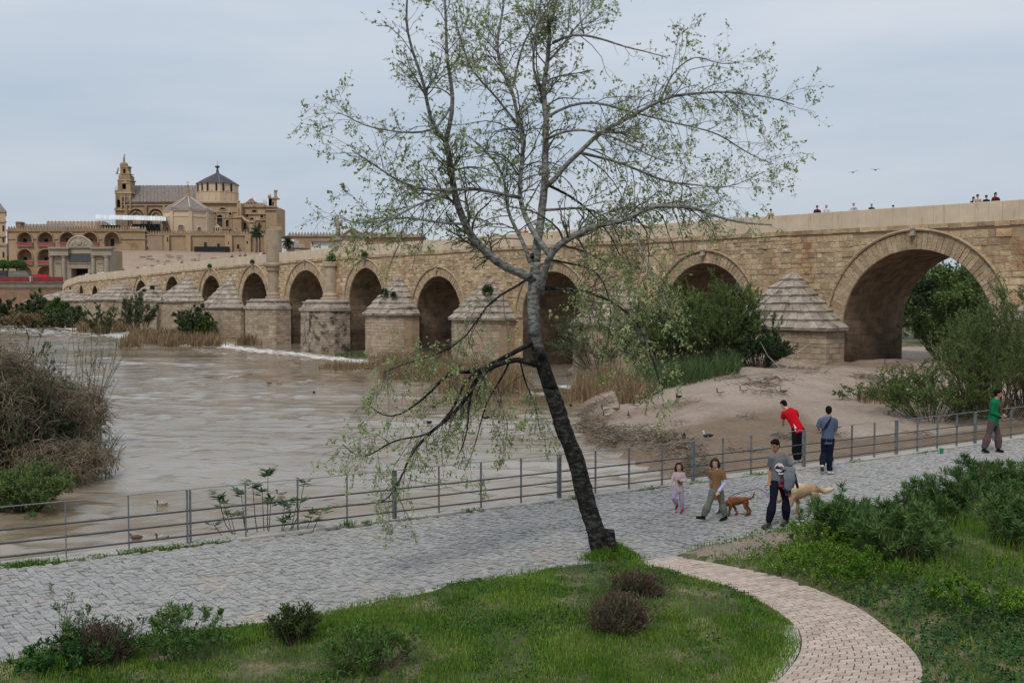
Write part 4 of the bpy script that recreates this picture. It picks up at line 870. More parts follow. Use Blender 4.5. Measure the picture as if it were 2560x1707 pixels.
# crossing body and right-hand transepts
mb = MB(); hl = [arch_poly(542, 558, 535.5, 569, YC-6)]
def rect(x0, y0, x1, y1, Y): return [(P3(x0, y1, Y)[0], P3(x0, y1, Y)[2]), (P3(x1, y1, Y)[0], P3(x0, y1, Y)[2]), (P3(x1, y1, Y)[0], P3(x0, y0, Y)[2]), (P3(x0, y1, Y)[0], P3(x0, y0, Y)[2])]
def oval(cx, cy, rx, ry, Y, n=14): return [(P3(cx+rx*math.cos(t), 0, Y)[0], P3(0, cy-ry*math.sin(t), Y)[2]) for t in np.linspace(0, 2*math.pi, n, endpoint=False)+.07]
YT = YC-6
hl += [rect(525, 549, 534.5, 569, YT), rect(564, 549, 573.5, 569, YT), oval(550, 522, 8.5, 3.8, YT), oval(530, 534, 5, 5, YT), oval(569.5, 535, 5, 5, YT)]
a = P3(500, 507, YT); b = P3(596, 600, YT); wall_with_holes(mb, a[0], b[0], b[2], a[2], YT, hl, .9); mb.box(a[0], b[0], YT+1, YT+26, b[2], a[2]-.05); obj('transept_wall', mb, M['plaster2'], e)
def glaze(h, Y):
    w_ = obj('window', MB().extr(h, Y+.55, Y+.7), M['blueglass'], e); xs2 = [p[0] for p in h]; zs2 = [p[1] for p in h]; m_ = MB(); cx = (min(xs2)+max(xs2))/2; m_.box(cx-.06, cx+.06, Y+.45, Y+.54, min(zs2)+.05, max(zs2)-.05)
    for k in range(1, 4): z_ = min(zs2)+(max(zs2)-min(zs2))*k/4; hw = (max(xs2)-min(xs2))*.42; m_.box(cx-hw, cx+hw, Y+.46, Y+.53, z_-.05, z_+.05)
    obj('glazing_bar', m_, M['scaf'], w_)
    m_ = MB(); P = np.array(h); c = P.mean(0)
    for i in range(len(h)):
        p, q = P[i], P[(i+1) % len(h)]; m_.tube([(p[0], Y-.05, p[1]), (q[0], Y-.05, q[1])], .24, 5)
    obj('window_surround', m_, M['plaster2'], w_)
for h in hl: glaze(h, YT)
for x in (541, 560, 579): pass
for y0, y1, o_ in ((505, 508.5, 1), (529.5, 531, .3), (544, 545.5, .3), (571, 573, .4)): cornice(e, 499, 597, y0, y1, YT, M['plaster2'], o_)
for x in (536, 563, 579): mb = MB(); mb.pbox(x-.8, 531, x+.8, 571, YT-.3, .3); obj('pilaster', mb, M['plaster2'], e)
mb = MB(); mb.pbox(592, 508, 604, 600, YT-3, 4); mb.pbox(590, 540, 606, 544, YT-3.5, 5); mb.pbox(593, 519, 596, 540, YT-3.4, .5); mb.pbox(600, 519, 603, 540, YT-3.4, .5); obj('buttress_tower', mb, M['plaster2'], e)
mb = MB(); hl2 = [oval(630, 528.5, 7.6, 5, YT), oval(612, 539.5, 5.5, 5.5, YT), oval(649, 541.5, 5.5, 5.5, YT), arch_poly(623, 637, 543, 560, YT), rect(607, 556, 617, 575, YT), rect(645, 556, 653, 575, YT)]
a = P3(604, 517, YT); b = P3(664, 600, YT); wall_with_holes(mb, a[0], b[0], b[2], a[2], YT, hl2, .9); mb.box(a[0], b[0], YT+1, YT+20, b[2], a[2]-.05); obj('transept_wall', mb, M['plaster2'], e)
for h in hl2: glaze(h, YT)
for y0, y1 in ((515, 518), (534.5, 536), (550, 551.5), (575, 577)): cornice(e, 603, 666, y0, y1, YT, M['plaster2'], .6)
roof(e, 603, 664, 608, 658, 515.5, 508, YT, 8, M['tile2']); roof(e, 613, 641, 622, 633, 507, 500, YT+6, 3, M['tile2'])
for k in range(14): x = 606+k*4; mb = MB(); mb.pbox(x, 508.5, x+.9, 514.5, YT-.4, .3); obj('baluster', mb, M['plaster2'], e)
mb = MB(); mb.pbox(664, 517, 692, 600, YT-2, 14); obj('corner_tower', mb, M['plaster'], e)
for y0, y1, x1 in ((515, 518, 693), (524, 526, 692.5), (571, 573, 692.5)): cornice(e, 663, x1, y0, y1, YT-2, M['plaster2'], .6)
mb = MB(); hh = rect(680.5, 505, 686, 516, YT-2); a = P3(671.5, 496, YT-2); b = P3(692.5, 517, YT-2); wall_with_holes(mb, a[0], b[0], b[2], a[2], YT-2, [hh], 3); mb.box(a[0], a[0]+1.2, YT-2, YT+1, b[2], a[2]-.02); mb.pbox(670.5, 494, 693.5, 497, YT-2.4, 4)
mb.pbox(685, 475.5, 691, 496, YT-1, 1); mb.pbox(684, 475, 692, 478, YT-1.3, 1.6); mb.pbox(684, 491, 692, 494, YT-1.3, 1.6); obj('turret', mb, M['plaster2'], e)
def pinn(x, yb, yt, Y, r=.35):
    c = P3(x, yb, Y); t_ = P3(x, yt, Y); m_ = MB(); m_.lathe((c[0], Y, 0), [(r, c[2]), (r, c[2]+.4), (r*1.3, c[2]+.5), (r*.7, c[2]+.8), (.04, t_[2])], 6); obj('pinnacle', m_, M['plaster2'], e)
for x, yb, yt in ((672, 494, 486), (675.5, 494, 483.5), (660, 517, 498), (665, 517, 498), (627, 502, 495), (631, 502, 493.5), (594, 507, 501), (598, 507, 501)): pinn(x, yb, yt, YT-2.4)
mb = MB(); mb.pbox(690, 560, 703, 563, YT-4, 3); mb.pbox(690, 565, 703, 567, YT-4, 3)
for k in range(5): mb.pbox(690.5+k*2.7, 563, 691.6+k*2.7, 565, YT-3.9, .4)
mb.pbox(675, 566, 703, 600, YT-4.2, 2); obj('balcony', mb, M['plaster2'], e)
mb = MB(); a = P3(604, 541, YT-3); b = P3(626, 557, YT-3); mb.tube([a, (a+b)/2+[0, 0, -.4], b, b+[1.2, 0, -2.4]], [(.6, .55)]*4, 6); obj('flying_buttress', mb, M['plaster2'], e)
mb = MB(); mb.pbox(623, 556, 637, 600, YT-4, 2); mb.pbox(622, 552, 638, 556, YT-4.4, 2.8); obj('buttress', mb, M['plaster2'], e)
# lantern drum
cL = P3(544.5, 505, YT+9); rL = 47/2489*(YT+9)
def octo(mb, c, prof, n=8, rot=math.pi/8):
    rings = [[(c[0]+r*math.cos(rot+2*math.pi*i/n), c[1]+r*math.sin(rot+2*math.pi*i/n), z_) for i in range(n)] for r, z_ in prof]; return mb.loft(rings)
zt = lambda y, Y=YT+9: P3(0, y, Y)[2]
RL = rL/math.cos(math.pi/8)*1.0
mb = MB(); octo(mb, cL, [(RL, zt(512)), (RL, zt(484)), (RL*1.02, zt(483.8)), (RL*1.02, zt(481.5)), (RL*.985, zt(481.3)), (RL*.985, zt(465)), (RL*1.02, zt(464.5)), (RL*1.02, zt(463))]); dr = obj('lantern_drum', mb, M['cream'], e)
mb = MB(); octo(mb, cL, [(RL*1.03, zt(463)), (RL*1.035, zt(461.5)), (RL*.55, zt(447)), (RL*.06, zt(434))]); rf = obj('lantern_roof', mb, M['slate'], e)
for i in range(8):
    a_ = math.pi/8+2*math.pi*i/8; mb = MB(); mb.tube([(cL[0]+RL*1.03*math.cos(a_), cL[1]+RL*1.03*math.sin(a_), zt(461.8)), (cL[0]+RL*.55*math.cos(a_), cL[1]+RL*.55*math.sin(a_), zt(446.8)), (cL[0]+RL*.06*math.cos(a_), cL[1]+RL*.06*math.sin(a_), zt(433.5))], .14, 5); obj('roof_hip', mb, M['tile'], rf)
mb = MB(); mb.lathe((cL[0], cL[1], 0), [(.8, zt(435)), (.55, zt(430)), (.3, zt(421)), (.3, zt(420.5)), (.75, zt(419.5)), (.95, zt(417.5)), (.75, zt(415)), (.2, zt(414)), (.06, zt(413)), (.05, zt(401.5))], 10); obj('finial', mb, M['scaf'], rf)
ap = RL*math.cos(math.pi/8)
for i in (-3, -2, -1):
    a_ = 2*math.pi*i/8; d = np.array([math.cos(a_), math.sin(a_), 0]); sdir = np.array([-d[1], d[0], 0]); c = cL+d*(ap*.99)
    mb = MB(); pl = [(-1.25, 0), (1.25, 0)]+[(1.25*math.cos(t), 2.2+1.25*math.sin(t)) for t in np.linspace(0, math.pi, 9)]
    z0 = zt(502); v = [c*[1, 1, 0]+sdir*p[0]+d*.04+np.array([0, 0, z0+p[1]]) for p in pl]; mb.add(v+[q-d*.5 for q in v], [tuple(range(11))]); w_ = obj('window', mb, M['dark'], dr)
    mb = MB(); mb.tube([q+d*.1 for q in v[1:]+v[:1]], .18, 5); obj('window_surround', mb, M['cream'], w_)
    for s in (-2.2, 2.2):
        mb = MB(); mb.obox(c*[1, 1, 0]+sdir*s*.75+d*-.02+np.array([0, 0, zt(472.5)]), .3, .3, 1.5, sdir, d); obj('slit_window', mb, M['dark'], dr)
# octagonal chapel in front
YO = 352; cO = P3(470.5, 530, YO+9); r_ = 54/2489*(YO+9)/math.cos(math.pi/8); zo = lambda y: P3(0, y, YO+5)[2]
e2 = thing('chapel', 'cream octagonal chapel with a ribbed tiled roof and finial, left of the cathedral windows', 'chapel', cO*[1, 1, 0]+[0, 0, 14])
mb = MB(); octo(mb, cO, [(r_, zo(600)), (r_, zo(544)), (r_*1.02, zo(543.5)), (r_*1.02, zo(540.5)), (r_*.98, zo(540)), (r_*.98, zo(530)), (r_*1.03, zo(529)), (r_*1.03, zo(526.5))]); dr = obj('wall', mb, M['cream'], e2)
mb = MB(); octo(mb, cO, [(r_*1.04, zo(527)), (r_*1.0, zo(524)), (r_*.5, zo(506)), (r_*.06, zo(489))]); rf = obj('roof', mb, M['tile'], e2)
for i in range(8):
    a_ = math.pi/8+2*math.pi*i/8; mb = MB(); mb.tube([(cO[0]+r_*q*math.cos(a_), cO[1]+r_*q*math.sin(a_), zo(y)) for q, y in ((1.02, 523.6), (.5, 505.4), (.07, 488.5))], .25, 5); obj('roof_hip', mb, M['ridge'], rf)
    mb = MB(); p = (cO[0]+r_*1.0*math.cos(a_), cO[1]+r_*1.0*math.sin(a_)); mb.lathe((p[0], p[1], 0), [(.45, zo(527)), (.4, zo(524)), (.15, zo(523)), (.4, zo(521)), (.05, zo(518))], 6); obj('pinnacle', mb, M['gothic'], e2)
    mb = MB(); mb.obox((cO[0]+r_*.985*math.cos(a_), cO[1]+r_*.985*math.sin(a_), (zo(600)+zo(530))/2), .35, .55, (zo(530)-zo(600))/2, (math.cos(a_), math.sin(a_), 0), (-math.sin(a_), math.cos(a_), 0)); obj('corner_pilaster', mb, M['cream'], e2)
mb = MB(); mb.lathe((cO[0], cO[1], 0), [(1.2, zo(491)), (1.0, zo(487)), (.7, zo(482)), (.25, zo(463)), (.5, zo(462)), (.5, zo(460)), (.1, zo(459)), (.05, zo(449))], 8); z0 = zo(454); mb.box(cO[0]-.55, cO[0]+.55, cO[1]-.05, cO[1]+.05, z0, z0+.12); obj('finial', mb, M['gothic'], rf)
ap = r_*math.cos(math.pi/8)
for i in (-3, -2, -1):
    a_ = 2*math.pi*i/8; d = np.array([math.cos(a_), math.sin(a_), 0]); sdir = np.array([-d[1], d[0], 0]); c = cO+d*ap; s_ = 1.0 if i != -2 else 1.35
    pl = [(-.8*s_, 0), (.8*s_, 0)]+[(.8*s_*math.cos(t), 1.2*s_+.5*s_*math.sin(t)) for t in np.linspace(0, math.pi, 7)]; z0 = zo(580); v = [c*[1, 1, 0]+sdir*p[0]+d*.05+np.array([0, 0, z0+p[1]]) for p in pl]
    mb = MB(); mb.add(v, [tuple(range(9))]); w_ = obj('window', mb, M['tile'], dr); mb = MB(); mb.tube([q+d*.1 for q in v[1:]+v[:1]], .16, 5); obj('window_surround', mb, M['cream'], w_)
# bell tower of several stages
YB = 372
e = thing('cathedral_tower', 'slender tiered brown bell tower topped by a statue, left of the nave roof', 'tower', P3(308, 600, YB)*[1, 1, 0]+[0, 0, 14])
def stage(x0, x1, y0, y1, hx0=None, hx1=None, hy0=None, hy1=None, name='stage', dp=None):
    """a hollow square stage with an arched opening on each face"""
    Yf = YB+11-(x1-x0)/2/2489*YB; a = P3(x0, y0, Yf); b = P3(x1, y1, Yf); w_ = b[0]-a[0]; m_ = MB(); h = [arch_poly(hx0, hx1, hy0, hy1, Yf)] if hx0 else []
    wall_with_holes(m_, a[0], b[0], b[2], a[2], YB+11-w_/2, h, 1.0)
    m2 = MB(); wall_with_holes(m2, a[0], b[0], b[2], a[2], YB+11+w_/2-1, h, 1.0)
    for q, off_ in ((m_, 0),): pass
    for mm_ in (m_, m2): pass
    m_.v += m2.v; m_.f += [q+m_.n for q in m2.f]; m_.m += m2.m; m_.n += m2.n
    e_ = min(1.0, w_*.18)
    for xa in (a[0], b[0]-.02): m_.box(xa, xa+.02, YB+11-w_/2+.01, YB+11+w_/2, b[2], a[2])
    m_.box(a[0], b[0], YB+11-w_/2+.02, YB+11+w_/2-.02, a[2]-.25, a[2]-.02); m_.box(a[0], b[0], YB+11-w_/2+.02, YB+11+w_/2-.02, b[2]+.02, b[2]+.25)
    return obj(name, m_, M['gothic'], e), w_
def corn(x0, x1, y0, y1, w_):
    Yf = YB+11-(x1-x0)/2/2489*YB; a = P3(x0, y0, Yf); b = P3(x1, y1, Yf); hw = (b[0]-a[0])/2; m_ = MB(); m_.box(a[0], b[0], YB+11-hw, YB+11+hw, b[2], a[2]); obj('cornice', m_, M['plaster2'], e)
stage(288, 327, 525, 600); corn(285, 330, 522, 526, 0); corn(286.5, 328.5, 519.5, 521.8, 0)
stage(288, 327, 484, 520, 292, 300.5, 499, 521); corn(286.5, 328.5, 481, 484, 0)
for x in (289.5, 303, 311, 325): mb = MB(); mb.pbox(x-1.4, 486, x+1.4, 520, YB+11-4.0, .5); obj('pilaster', mb, M['plaster2'], e)
mb = MB(); mb.pbox(307, 494, 311, 519, YB+7.6, .1); obj('window', mb, M['dark'], e)
corn(287, 328, 478, 481, 0)
for x in (289, 292.5): pinn_ = None; c = P3(x, 481, YB+8); mb = MB(); mb.lathe((c[0], YB+8, 0), [(.35, c[2]), (.35, c[2]+.5), (.12, c[2]+.9), (.05, P3(0, 465, YB+8)[2])], 6); obj('pinnacle', mb, M['gothic'], e)
stage(294, 326, 452, 479, 305, 315, 458.5, 473); corn(293, 327.5, 449, 452, 0)
mb = MB(); q = [P3(300, 452, YB), P3(321, 452, YB), P3(310.5, 444, YB)]; mb.extr([(p[0]*1.02, p[2]) for p in q], YB+11-2.6, YB+11-2); obj('pediment', mb, M['plaster2'], e)
stage(296, 325, 440, 449); corn(297, 324, 438, 440, 0); corn(296.5, 324.5, 434, 435.5, 0)
for k in range(8): x = 297.5+k*3.4; mb = MB(); mb.pbox(x, 435.5, x+1, 438, YB+8.9, .2); obj('baluster', mb, M['plaster2'], e)
mb = MB(); c = P3(310.5, 437, YB+11); zz = lambda y: P3(0, y, YB+11)[2]
stage(300.5, 320.5, 418, 437, 307.5, 313.5, 422, 434)
for s in (-1, 1): mb = MB(); mb.tube([(c[0]+s*2.3, YB+9.4, zz(437)), (c[0]+s*1.9, YB+9.4, zz(430)), (c[0]+s*1.5, YB+9.4, zz(421))], [(.5, .4), (.3, .3), (.25, .25)], 6); obj('volute', mb, M['plaster2'], e)
corn(299.5, 321.5, 415, 418, 0); mb = MB(); mb.lathe((c[0], YB+11, 0), [(1.5, zz(416)), (1.55, zz(413)), (1.35, zz(409)), (.8, zz(406.5)), (.6, zz(405.5)), (.5, zz(404.5))], 12); obj('dome', mb, M['gothic'], e)
mb = MB(); mb.tube([(c[0], YB+11, zz(405)), (c[0], YB+11, zz(399)), (c[0], YB+11, zz(395)), (c[0], YB+11, zz(392.5))], [.4, .38, .3, .2], 8); mb.ball((c[0], YB+11, zz(391.3)), .24, 8); mb.tube([(c[0]-.05, YB+10.9, zz(397)), (c[0]+.5, YB+10.8, zz(395))], .09, 5); mb.tube([(c[0]+.5, YB+10.8, zz(399)), (c[0]+.5, YB+10.8, zz(383))], .04, 4); mb.pbox(309.5, 386.5, 312.6, 389.5, YB+10.8, .05); obj('statue', mb, M['gothic'], e)
mb = MB(); mb.lathe((P3(310, 470, YB+11)[0], YB+11, 0), [(.75, zz(470)), (.7, zz(468)), (.35, zz(464)), (.1, zz(463))], 10); obj('bell', mb, M['scaf'], e)
mb = MB(); mb.lathe((P3(296, 512, YB+9)[0], YB+10, 0), [(.8, zz(516)), (.7, zz(512)), (.35, zz(506)), (.1, zz(504))], 10); obj('bell', mb, M['scaf'], e)
# scaffold shed with sheeted roof
YS = 350
e = thing('scaffold', 'scaffolding with a white sheeted roof in front of the nave wall', 'scaffold', P3(325, 580, YS)*[1, 1, 0]+[0, 0, 16])
mb = MB(); a, b, c, d = P3(238, 548, YS), P3(416, 553, YS), P3(415, 542, YS+8), P3(240, 537.5, YS+8); n_ = 26
for i in range(n_):
    u0, u1 = i/n_, (i+.93)/n_; mb = MB() if i == 0 else mb; q = [a+(b-a)*u0, a+(b-a)*u1, d+(c-d)*u1, d+(c-d)*u0]; mb.add(q+[p+[0, 0, .15] for p in q], [(4, 5, 6, 7), (0, 1, 5, 4), (0, 3, 2, 1), (1, 2, 6, 5), (3, 0, 4, 7)])
    obj('roof_sheet', mb, M['tarp'], e); mb = MB()
mb = MB(); rng = np.linspace(243, 414, 28)
for j, yy in enumerate((0, 4, 8)):
    for x in rng: mb.pbox(x-.35, 549, x+.35, 584, YS+yy, .12)
    for y in (553, 558, 564, 570, 576): mb.pbox(243, y-.4, 414, y+.4, YS+yy-.05, .12)
    for i in range(0, 26, 2):
        a, b = P3(rng[i], 558, YS+yy), P3(rng[i+1], 570, YS+yy); mb.tube([a, b], .07, 4); a, b = P3(rng[i+2], 570, YS+yy), P3(rng[i+1], 576, YS+yy); mb.tube([a, b], .07, 4)
o = obj('pole', mb, M['scaf'], e); o['kind'] = 'stuff'
mb = MB(); mb.pbox(252, 563, 300, 578, YS+6, .3); mb.pbox(330, 560, 400, 582, YS+7, .3); obj('dark_netting', mb, M['black'], e)
obj('white_banner', MB().pbox(324.5, 567.5, 347.5, 576.5, YS-.4, .1), M['white'], e)
mb = MB(); mb.pbox(232, 569, 242, 577, YS-1, .2); obj('white_banner', mb, M['white'], e)
# low roofs behind the wall
for i, (x0, x1, yt_, yb_, lab) in enumerate(((536, 552, 560, 568, 'small brick roof lantern with a pointed cap, below the tall cathedral window'), (578, 593, 572, 578, 'small dormer lantern behind the wall between two tiled gables'))):
    e = thing('roof_lantern', lab, 'lantern', P3((x0+x1)/2, 590, 345)*[1, 1, 0]+[0, 0, 20])
    mb = MB(); mb.pbox(x0+2, yb_-1, x1-2, 592, 345, 2.4); obj('wall', mb, M['cream'], e); c = P3((x0+x1)/2, yb_, 346.2); w_ = (x1-x0)/2/2489*345*1.35; t_ = P3(0, yt_, 346)[2]
    mb = MB(); octo(mb, c, [(w_, c[2]), (w_*.9, c[2]+.1), (.05, t_)], 4, math.pi/4); obj('roof', mb, M['tile2'], e)
    for x in (x0+3.5, (x0+x1)/2+1): obj('window', MB().pbox(x, yb_+1, x+3, yb_+9, 344.9, .1), M['dark'], e)
for i, (x0, x1, y) in enumerate(((524, 545, 578), (564, 590, 570), (590, 606, 579), (614, 642, 576), (655, 677, 581), (735, 750, 587), (780, 800, 587), (818, 838, 588))):
    where = ['below the blue arched window', 'right of the small roof lantern', 'left of the flying buttress', 'left of the taller palm crown', 'right of the taller palm crown', 'right of the shorter palm crown', 'over the low white house', 'left of the saint statue'][i]
    Yq = 343 if i < 5 else 352; e = thing('gabled_roof', 'low brown tiled gable showing above the battlements, '+where, 'roof', P3((x0+x1)/2, 592, Yq)*[1, 1, 0]+[0, 0, 24])
    a, b, c = P3(x0, 592, Yq), P3(x1, 592, Yq), P3((x0+x1)/2, y, Yq); mb = MB(); mb.extr([(a[0], a[2]-1), (b[0], a[2]-1), (b[0], a[2]), (c[0], c[2]-.25), (a[0], a[2])], Yq+.2, Yq+9); obj('gable_wall', mb, M['plaster2'], e)
    mb = MB()
    for s, q in ((-1, a), (1, b)): mb.add([(q[0]+s*.4, Yq-.2, q[2]-.1), (c[0], Yq-.2, c[2]), (c[0], Yq+9.2, c[2]), (q[0]+s*.4, Yq+9.2, q[2]-.1), (q[0]+s*.4, Yq-.2, q[2]-.35), (c[0], Yq-.2, c[2]-.25)], [(0, 1, 2, 3), (0, 4, 5, 1)])
    obj('roof', mb, M['tile2'], e)
# houses right of the tall column
e = thing('white_house', 'white house with a dark square window and brown tiled lean-to, behind the shorter palm', 'house', P3(722, 625, 322)*[1, 1, 0]+[0, 0, 16])
mb = MB(); mb.pbox(700, 598, 735, 640, 322, 8); obj('wall', mb, M['white'], e); obj('window', MB().pbox(727, 604, 734, 609, 321.9, .2), M['dark'], e)
roof(e, 704, 762, 706, 760, 620, 610.5, 315, 4, M['tile2'])
e = thing('low_white_house', 'low white house with a thin flat roof, left of the saint statue', 'house', P3(800, 625, 322)*[1, 1, 0]+[0, 0, 16])
mb = MB(); mb.pbox(777, 604, 821, 640, 322, 9); obj('wall', mb, M['white'], e); mb = MB(); mb.pbox(775, 600.5, 822, 603.5, 321, 11); obj('roof', mb, M['tile2'], e)
obj('door', MB().pbox(779, 606, 783, 617, 321.9, .15), M['banner'], e); obj('window', MB().pbox(787, 607, 789, 617, 321.9, .15), M['tarp'], e)
e = thing('yellow_house', 'yellow gabled house with a tiled roof, right of the saint statue', 'house', P3(880, 615, 318)*[1, 1, 0]+[0, 0, 16])
a, b, c = P3(852, 588, 318), P3(912, 588, 318), P3(880, 570.5, 318); mb = MB(); mb.extr([(a[0], a[2]-6), (b[0], a[2]-6), (b[0], a[2]), (c[0], c[2]-.2), (a[0], a[2])], 318, 330); obj('wall', mb, M['cream'], e)
mb = MB()
for s, q in ((-1, a), (1, b)): mb.add([(q[0]+s*.6, 317.6, q[2]-.3), (c[0], 317.6, c[2]+.1), (c[0], 330.4, c[2]+.1), (q[0]+s*.6, 330.4, q[2]-.3), (q[0]+s*.6, 317.6, q[2]-.7), (c[0], 317.6, c[2]-.3)], [(0, 1, 2, 3), (0, 4, 5, 1)])
obj('roof', mb, M['tile2'], e); mb = MB(); mb.pbox(852, 588, 912, 591, 317, 1); obj('cornice', mb, M['tile'], e)
e = thing('tiled_house', 'low ochre house with a long tiled roof showing behind the poplar branches', 'house', P3(980, 600, 318)*[1, 1, 0]+[0, 0, 16])
mb = MB(); mb.pbox(915, 592, 1060, 640, 322, 8); obj('wall', mb, M['plaster'], e); roof(e, 912, 1062, 916, 1058, 593, 586, 321, 5, M['tile2'])
# saint statue on the bridge parapet
xs__, zs__ = onbr(843, 632); pb = BW(xs__, .15, float(top(xs__)))
e = thing('saint_statue', 'weathered stone saint with wings standing on a moulded pedestal on the bridge parapet', 'statue', pb)
mb = MB(); mb.lathe(pb, [(.75, 0), (.75, .2), (.5, .35), (.55, .9), (.8, 1.1), (.8, 1.25), (.45, 1.35), (.5, 1.7)], 10); obj('pedestal', mb, M['cap'], e)
mb = MB(); mb.tube([pb+[0, 0, 1.6], pb+[0, 0, 2.4], pb+[.03, 0, 3.2], pb+[0, 0, 3.75], pb+[0, 0, 4.0]], [(.5, .4), (.42, .36), (.4, .32), (.42, .26), (.14, .14)], 10); mb.ball(pb+[0, -.03, 4.25], (.17, .19, .24), 10)
mb.tube([pb+[-.4, 0, 3.7], pb+[-.5, -.2, 3.2], pb+[-.15, -.35, 3.05]], [.13, .12, .09], 6); mb.tube([pb+[.4, 0, 3.7], pb+[.45, -.2, 3.3], pb+[.3, -.35, 3.6]], [.13, .12, .09], 6); obj('figure', mb, M['cap'], e, smooth=True)
for s in (-1, 1): mb = MB(); mb.loft([[pb+[s*.15, .2, 3.7], pb+[s*.2, .35, 3.6], pb+[s*.25, .2, 3.2]], [pb+[s*.55, .3, 4.1], pb+[s*.6, .4, 3.9], pb+[s*.55, .3, 3.0]], [pb+[s*.62, .4, 3.2], pb+[s*.6, .45, 3.0], pb+[s*.5, .4, 2.4]]]); obj('wing', mb, M['cap'], e)
# palms and clipped trees
def palm(x, yb, yc, Y, lab, r):
    b = P3(x, yb, Y); c = P3(x, yc, Y); e = thing('palm_tree', lab, 'palm tree', b); mb = MB(); mb.tube([b, b*.6+c*.4+[.2, 0, 0], c], [.42, .32, .3], 8); obj('trunk', mb, M['stemb'], e)
    n_ = 70; D = rdir(n_); D[:, 2] = D[:, 2]*.9+.15; P = grow(np.repeat(c[None], n_, 0), D, r*R.uniform(.8, 1.1, n_), 6, .03, .16); lm = MB()
    for k in range(1, 6):
        for s in (-1, 1):
            q = P[:, k]; t_ = unit(P[:, k]-P[:, k-1]); sd_ = unit(np.cross(t_, np.array([0, 0, 1.])))*s; leaves(lm, q, t_*.8+sd_+[0, 0, -.25], r*.33, .16); leaves(lm, (q+P[:, k-1])/2, t_*.8+sd_+[0, 0, -.25], r*.33, .16)
    tubes(lm, P, np.full((n_, 6), .05)); o = obj('crown', lm, M['deep'], e); return e
palm(641, 632, 577, 318, 'taller palm with a thin bare trunk before the battlemented wall', 2.2)
palm(721, 626, 604, 312, 'shorter palm just right of the tall round column', 1.9)
for x, lab in ((8, 'small flat-topped clipped green tree above the grandstand at the left edge'), (42, 'wide flat-topped clipped green tree above the grandstand, right of the small one')):
    b = P3(x, 690, 285); c = P3(x, 665, 285); e = thing('clipped_tree', lab, 'tree', b); mb = MB(); mb.tube([b-[0, 0, 1.5], c], .22, 6)
    for s in (-1, 1): mb.tube([c-[0, 0, .8], c+[s*1.3, 0, .2]], .12, 5)
    obj('trunk', mb, M['stemb'], e); lm = MB(); n_ = 2600; w_ = 2.9 if x > 20 else 2.2; u = rdir(n_)*R.uniform(.55, 1, n_)[:, None]**.5; p = c+[0, 0, .35]+u*[w_*(1+.12*math.sin(x)), w_, 1.35]; p[:, 2] = np.maximum(p[:, 2], c[2]-.5); leaves(lm, p, rdir(n_), .34, .24); o = obj('crown', lm, M['lime'], e)
# ================================================================ PROMENADE
WP = 4.85                                                         # width of the paved strip
sa, sb = fs(-15), fs(38)
mb = MB(); sl = np.linspace(sa, sb, 120); A = [off(s, .0) for s in sl]; B_ = [off(s, WP+.6) for s in sl]
v = [(p[0], p[1], -.002) for p in A]+[(p[0], p[1], -.002) for p in B_]; n_ = len(A); mb.add(v, [(i, n_+i, n_+i+1, i+1) for i in range(n_-1)]); prom = struct('promenade', mb, M['joint'])
LEFTL = [atz(x, y)[:2] for x, y in [(-300, 1712), (0, 1660), (55, 1645), (106, 1620), (319, 1600), (510, 1567), (697, 1558), (795, 1531), (1000, 1494), (1252, 1442), (1448, 1418), (1592, 1408)]]
RIGHTL = [atz(x, y)[:2] for x, y in [(1688, 1389), (1813, 1355), (1974, 1325)]]
def sv_(p):
    i = np.argmin(np.hypot(fline[:, 0]-p[0], fline[:, 1]-p[1])); s = seg[i]; t_ = fdir(s); q = fpt(s); return s+(p-q)@t_, (p-q)@np.array([t_[1], -t_[0]])
lw = [sv_(p) for p in LEFTL]+[sv_(p) for p in RIGHTL]; lws = np.array([a for a, b in lw]); lwd = np.array([b for a, b in lw])
def inner(s): return np.interp(s, np.concatenate([lws, [lws[-1]+4, sb]]), np.concatenate([lwd, [WP, WP]]))
# setts laid in rows across the walk
cell = []
s = sa
row = 0
while s < sb:
    w_ = .11 if s < fs(22) else .22
    d = .14+(R.uniform(0, .18)); wi = float(inner(s))+.10
    while d < wi:
        l_ = R.uniform(.12, .19) if s < fs(22) else .36
        l_ = min(l_, wi+.1-d); c = off(s+w_/2+.174*(d+l_/2)+R.normal()*.006, d+l_/2); cell.append((c[0], c[1], s+w_/2, l_, w_, c[1]+.2*abs(c[0]))); d += l_
    s += w_
cell = np.array(cell); T = np.array([fdir(s) for s in cell[:, 2]])
# the 300 that show largest: nearest the camera and inside the picture
vis = (np.abs(cell[:, 0]) < cell[:, 1]*.505) & (cell[:, 1] > 12.2)
key = np.where(vis, cell[:, 1], 99); order = np.argsort(key); big_, rest = order[:300], order[300:]
def settme():
    m_ = MB(); j = R.uniform(-.05, .05, 8); a, b = .5, .405
    v = [(-.485, -.455, -1), (.485, -.455, -1), (.485, .455, -1), (-.485, .455, -1), (-.475, -.44, 0), (.475, -.44, 0), (.475, .44, 0), (-.475, .44, 0), (-b-.04+j[0]*.3, -b+.03, .22+j[1]*3), (b, -b+j[2]*.3, .22+j[3]*3), (b+j[4]*.3, b, .22+j[5]*3), (-b, b+j[6]*.3, .22+j[7]*3)]
    m_.add(v, [(0, 1, 5, 4), (1, 2, 6, 5), (2, 3, 7, 6), (3, 0, 4, 7), (4, 5, 9, 8), (5, 6, 10, 9), (6, 7, 11, 10), (7, 4, 8, 11), (8, 9, 10, 11)]); return m_
sm_ = [settme() for _ in range(16)]; sme = []
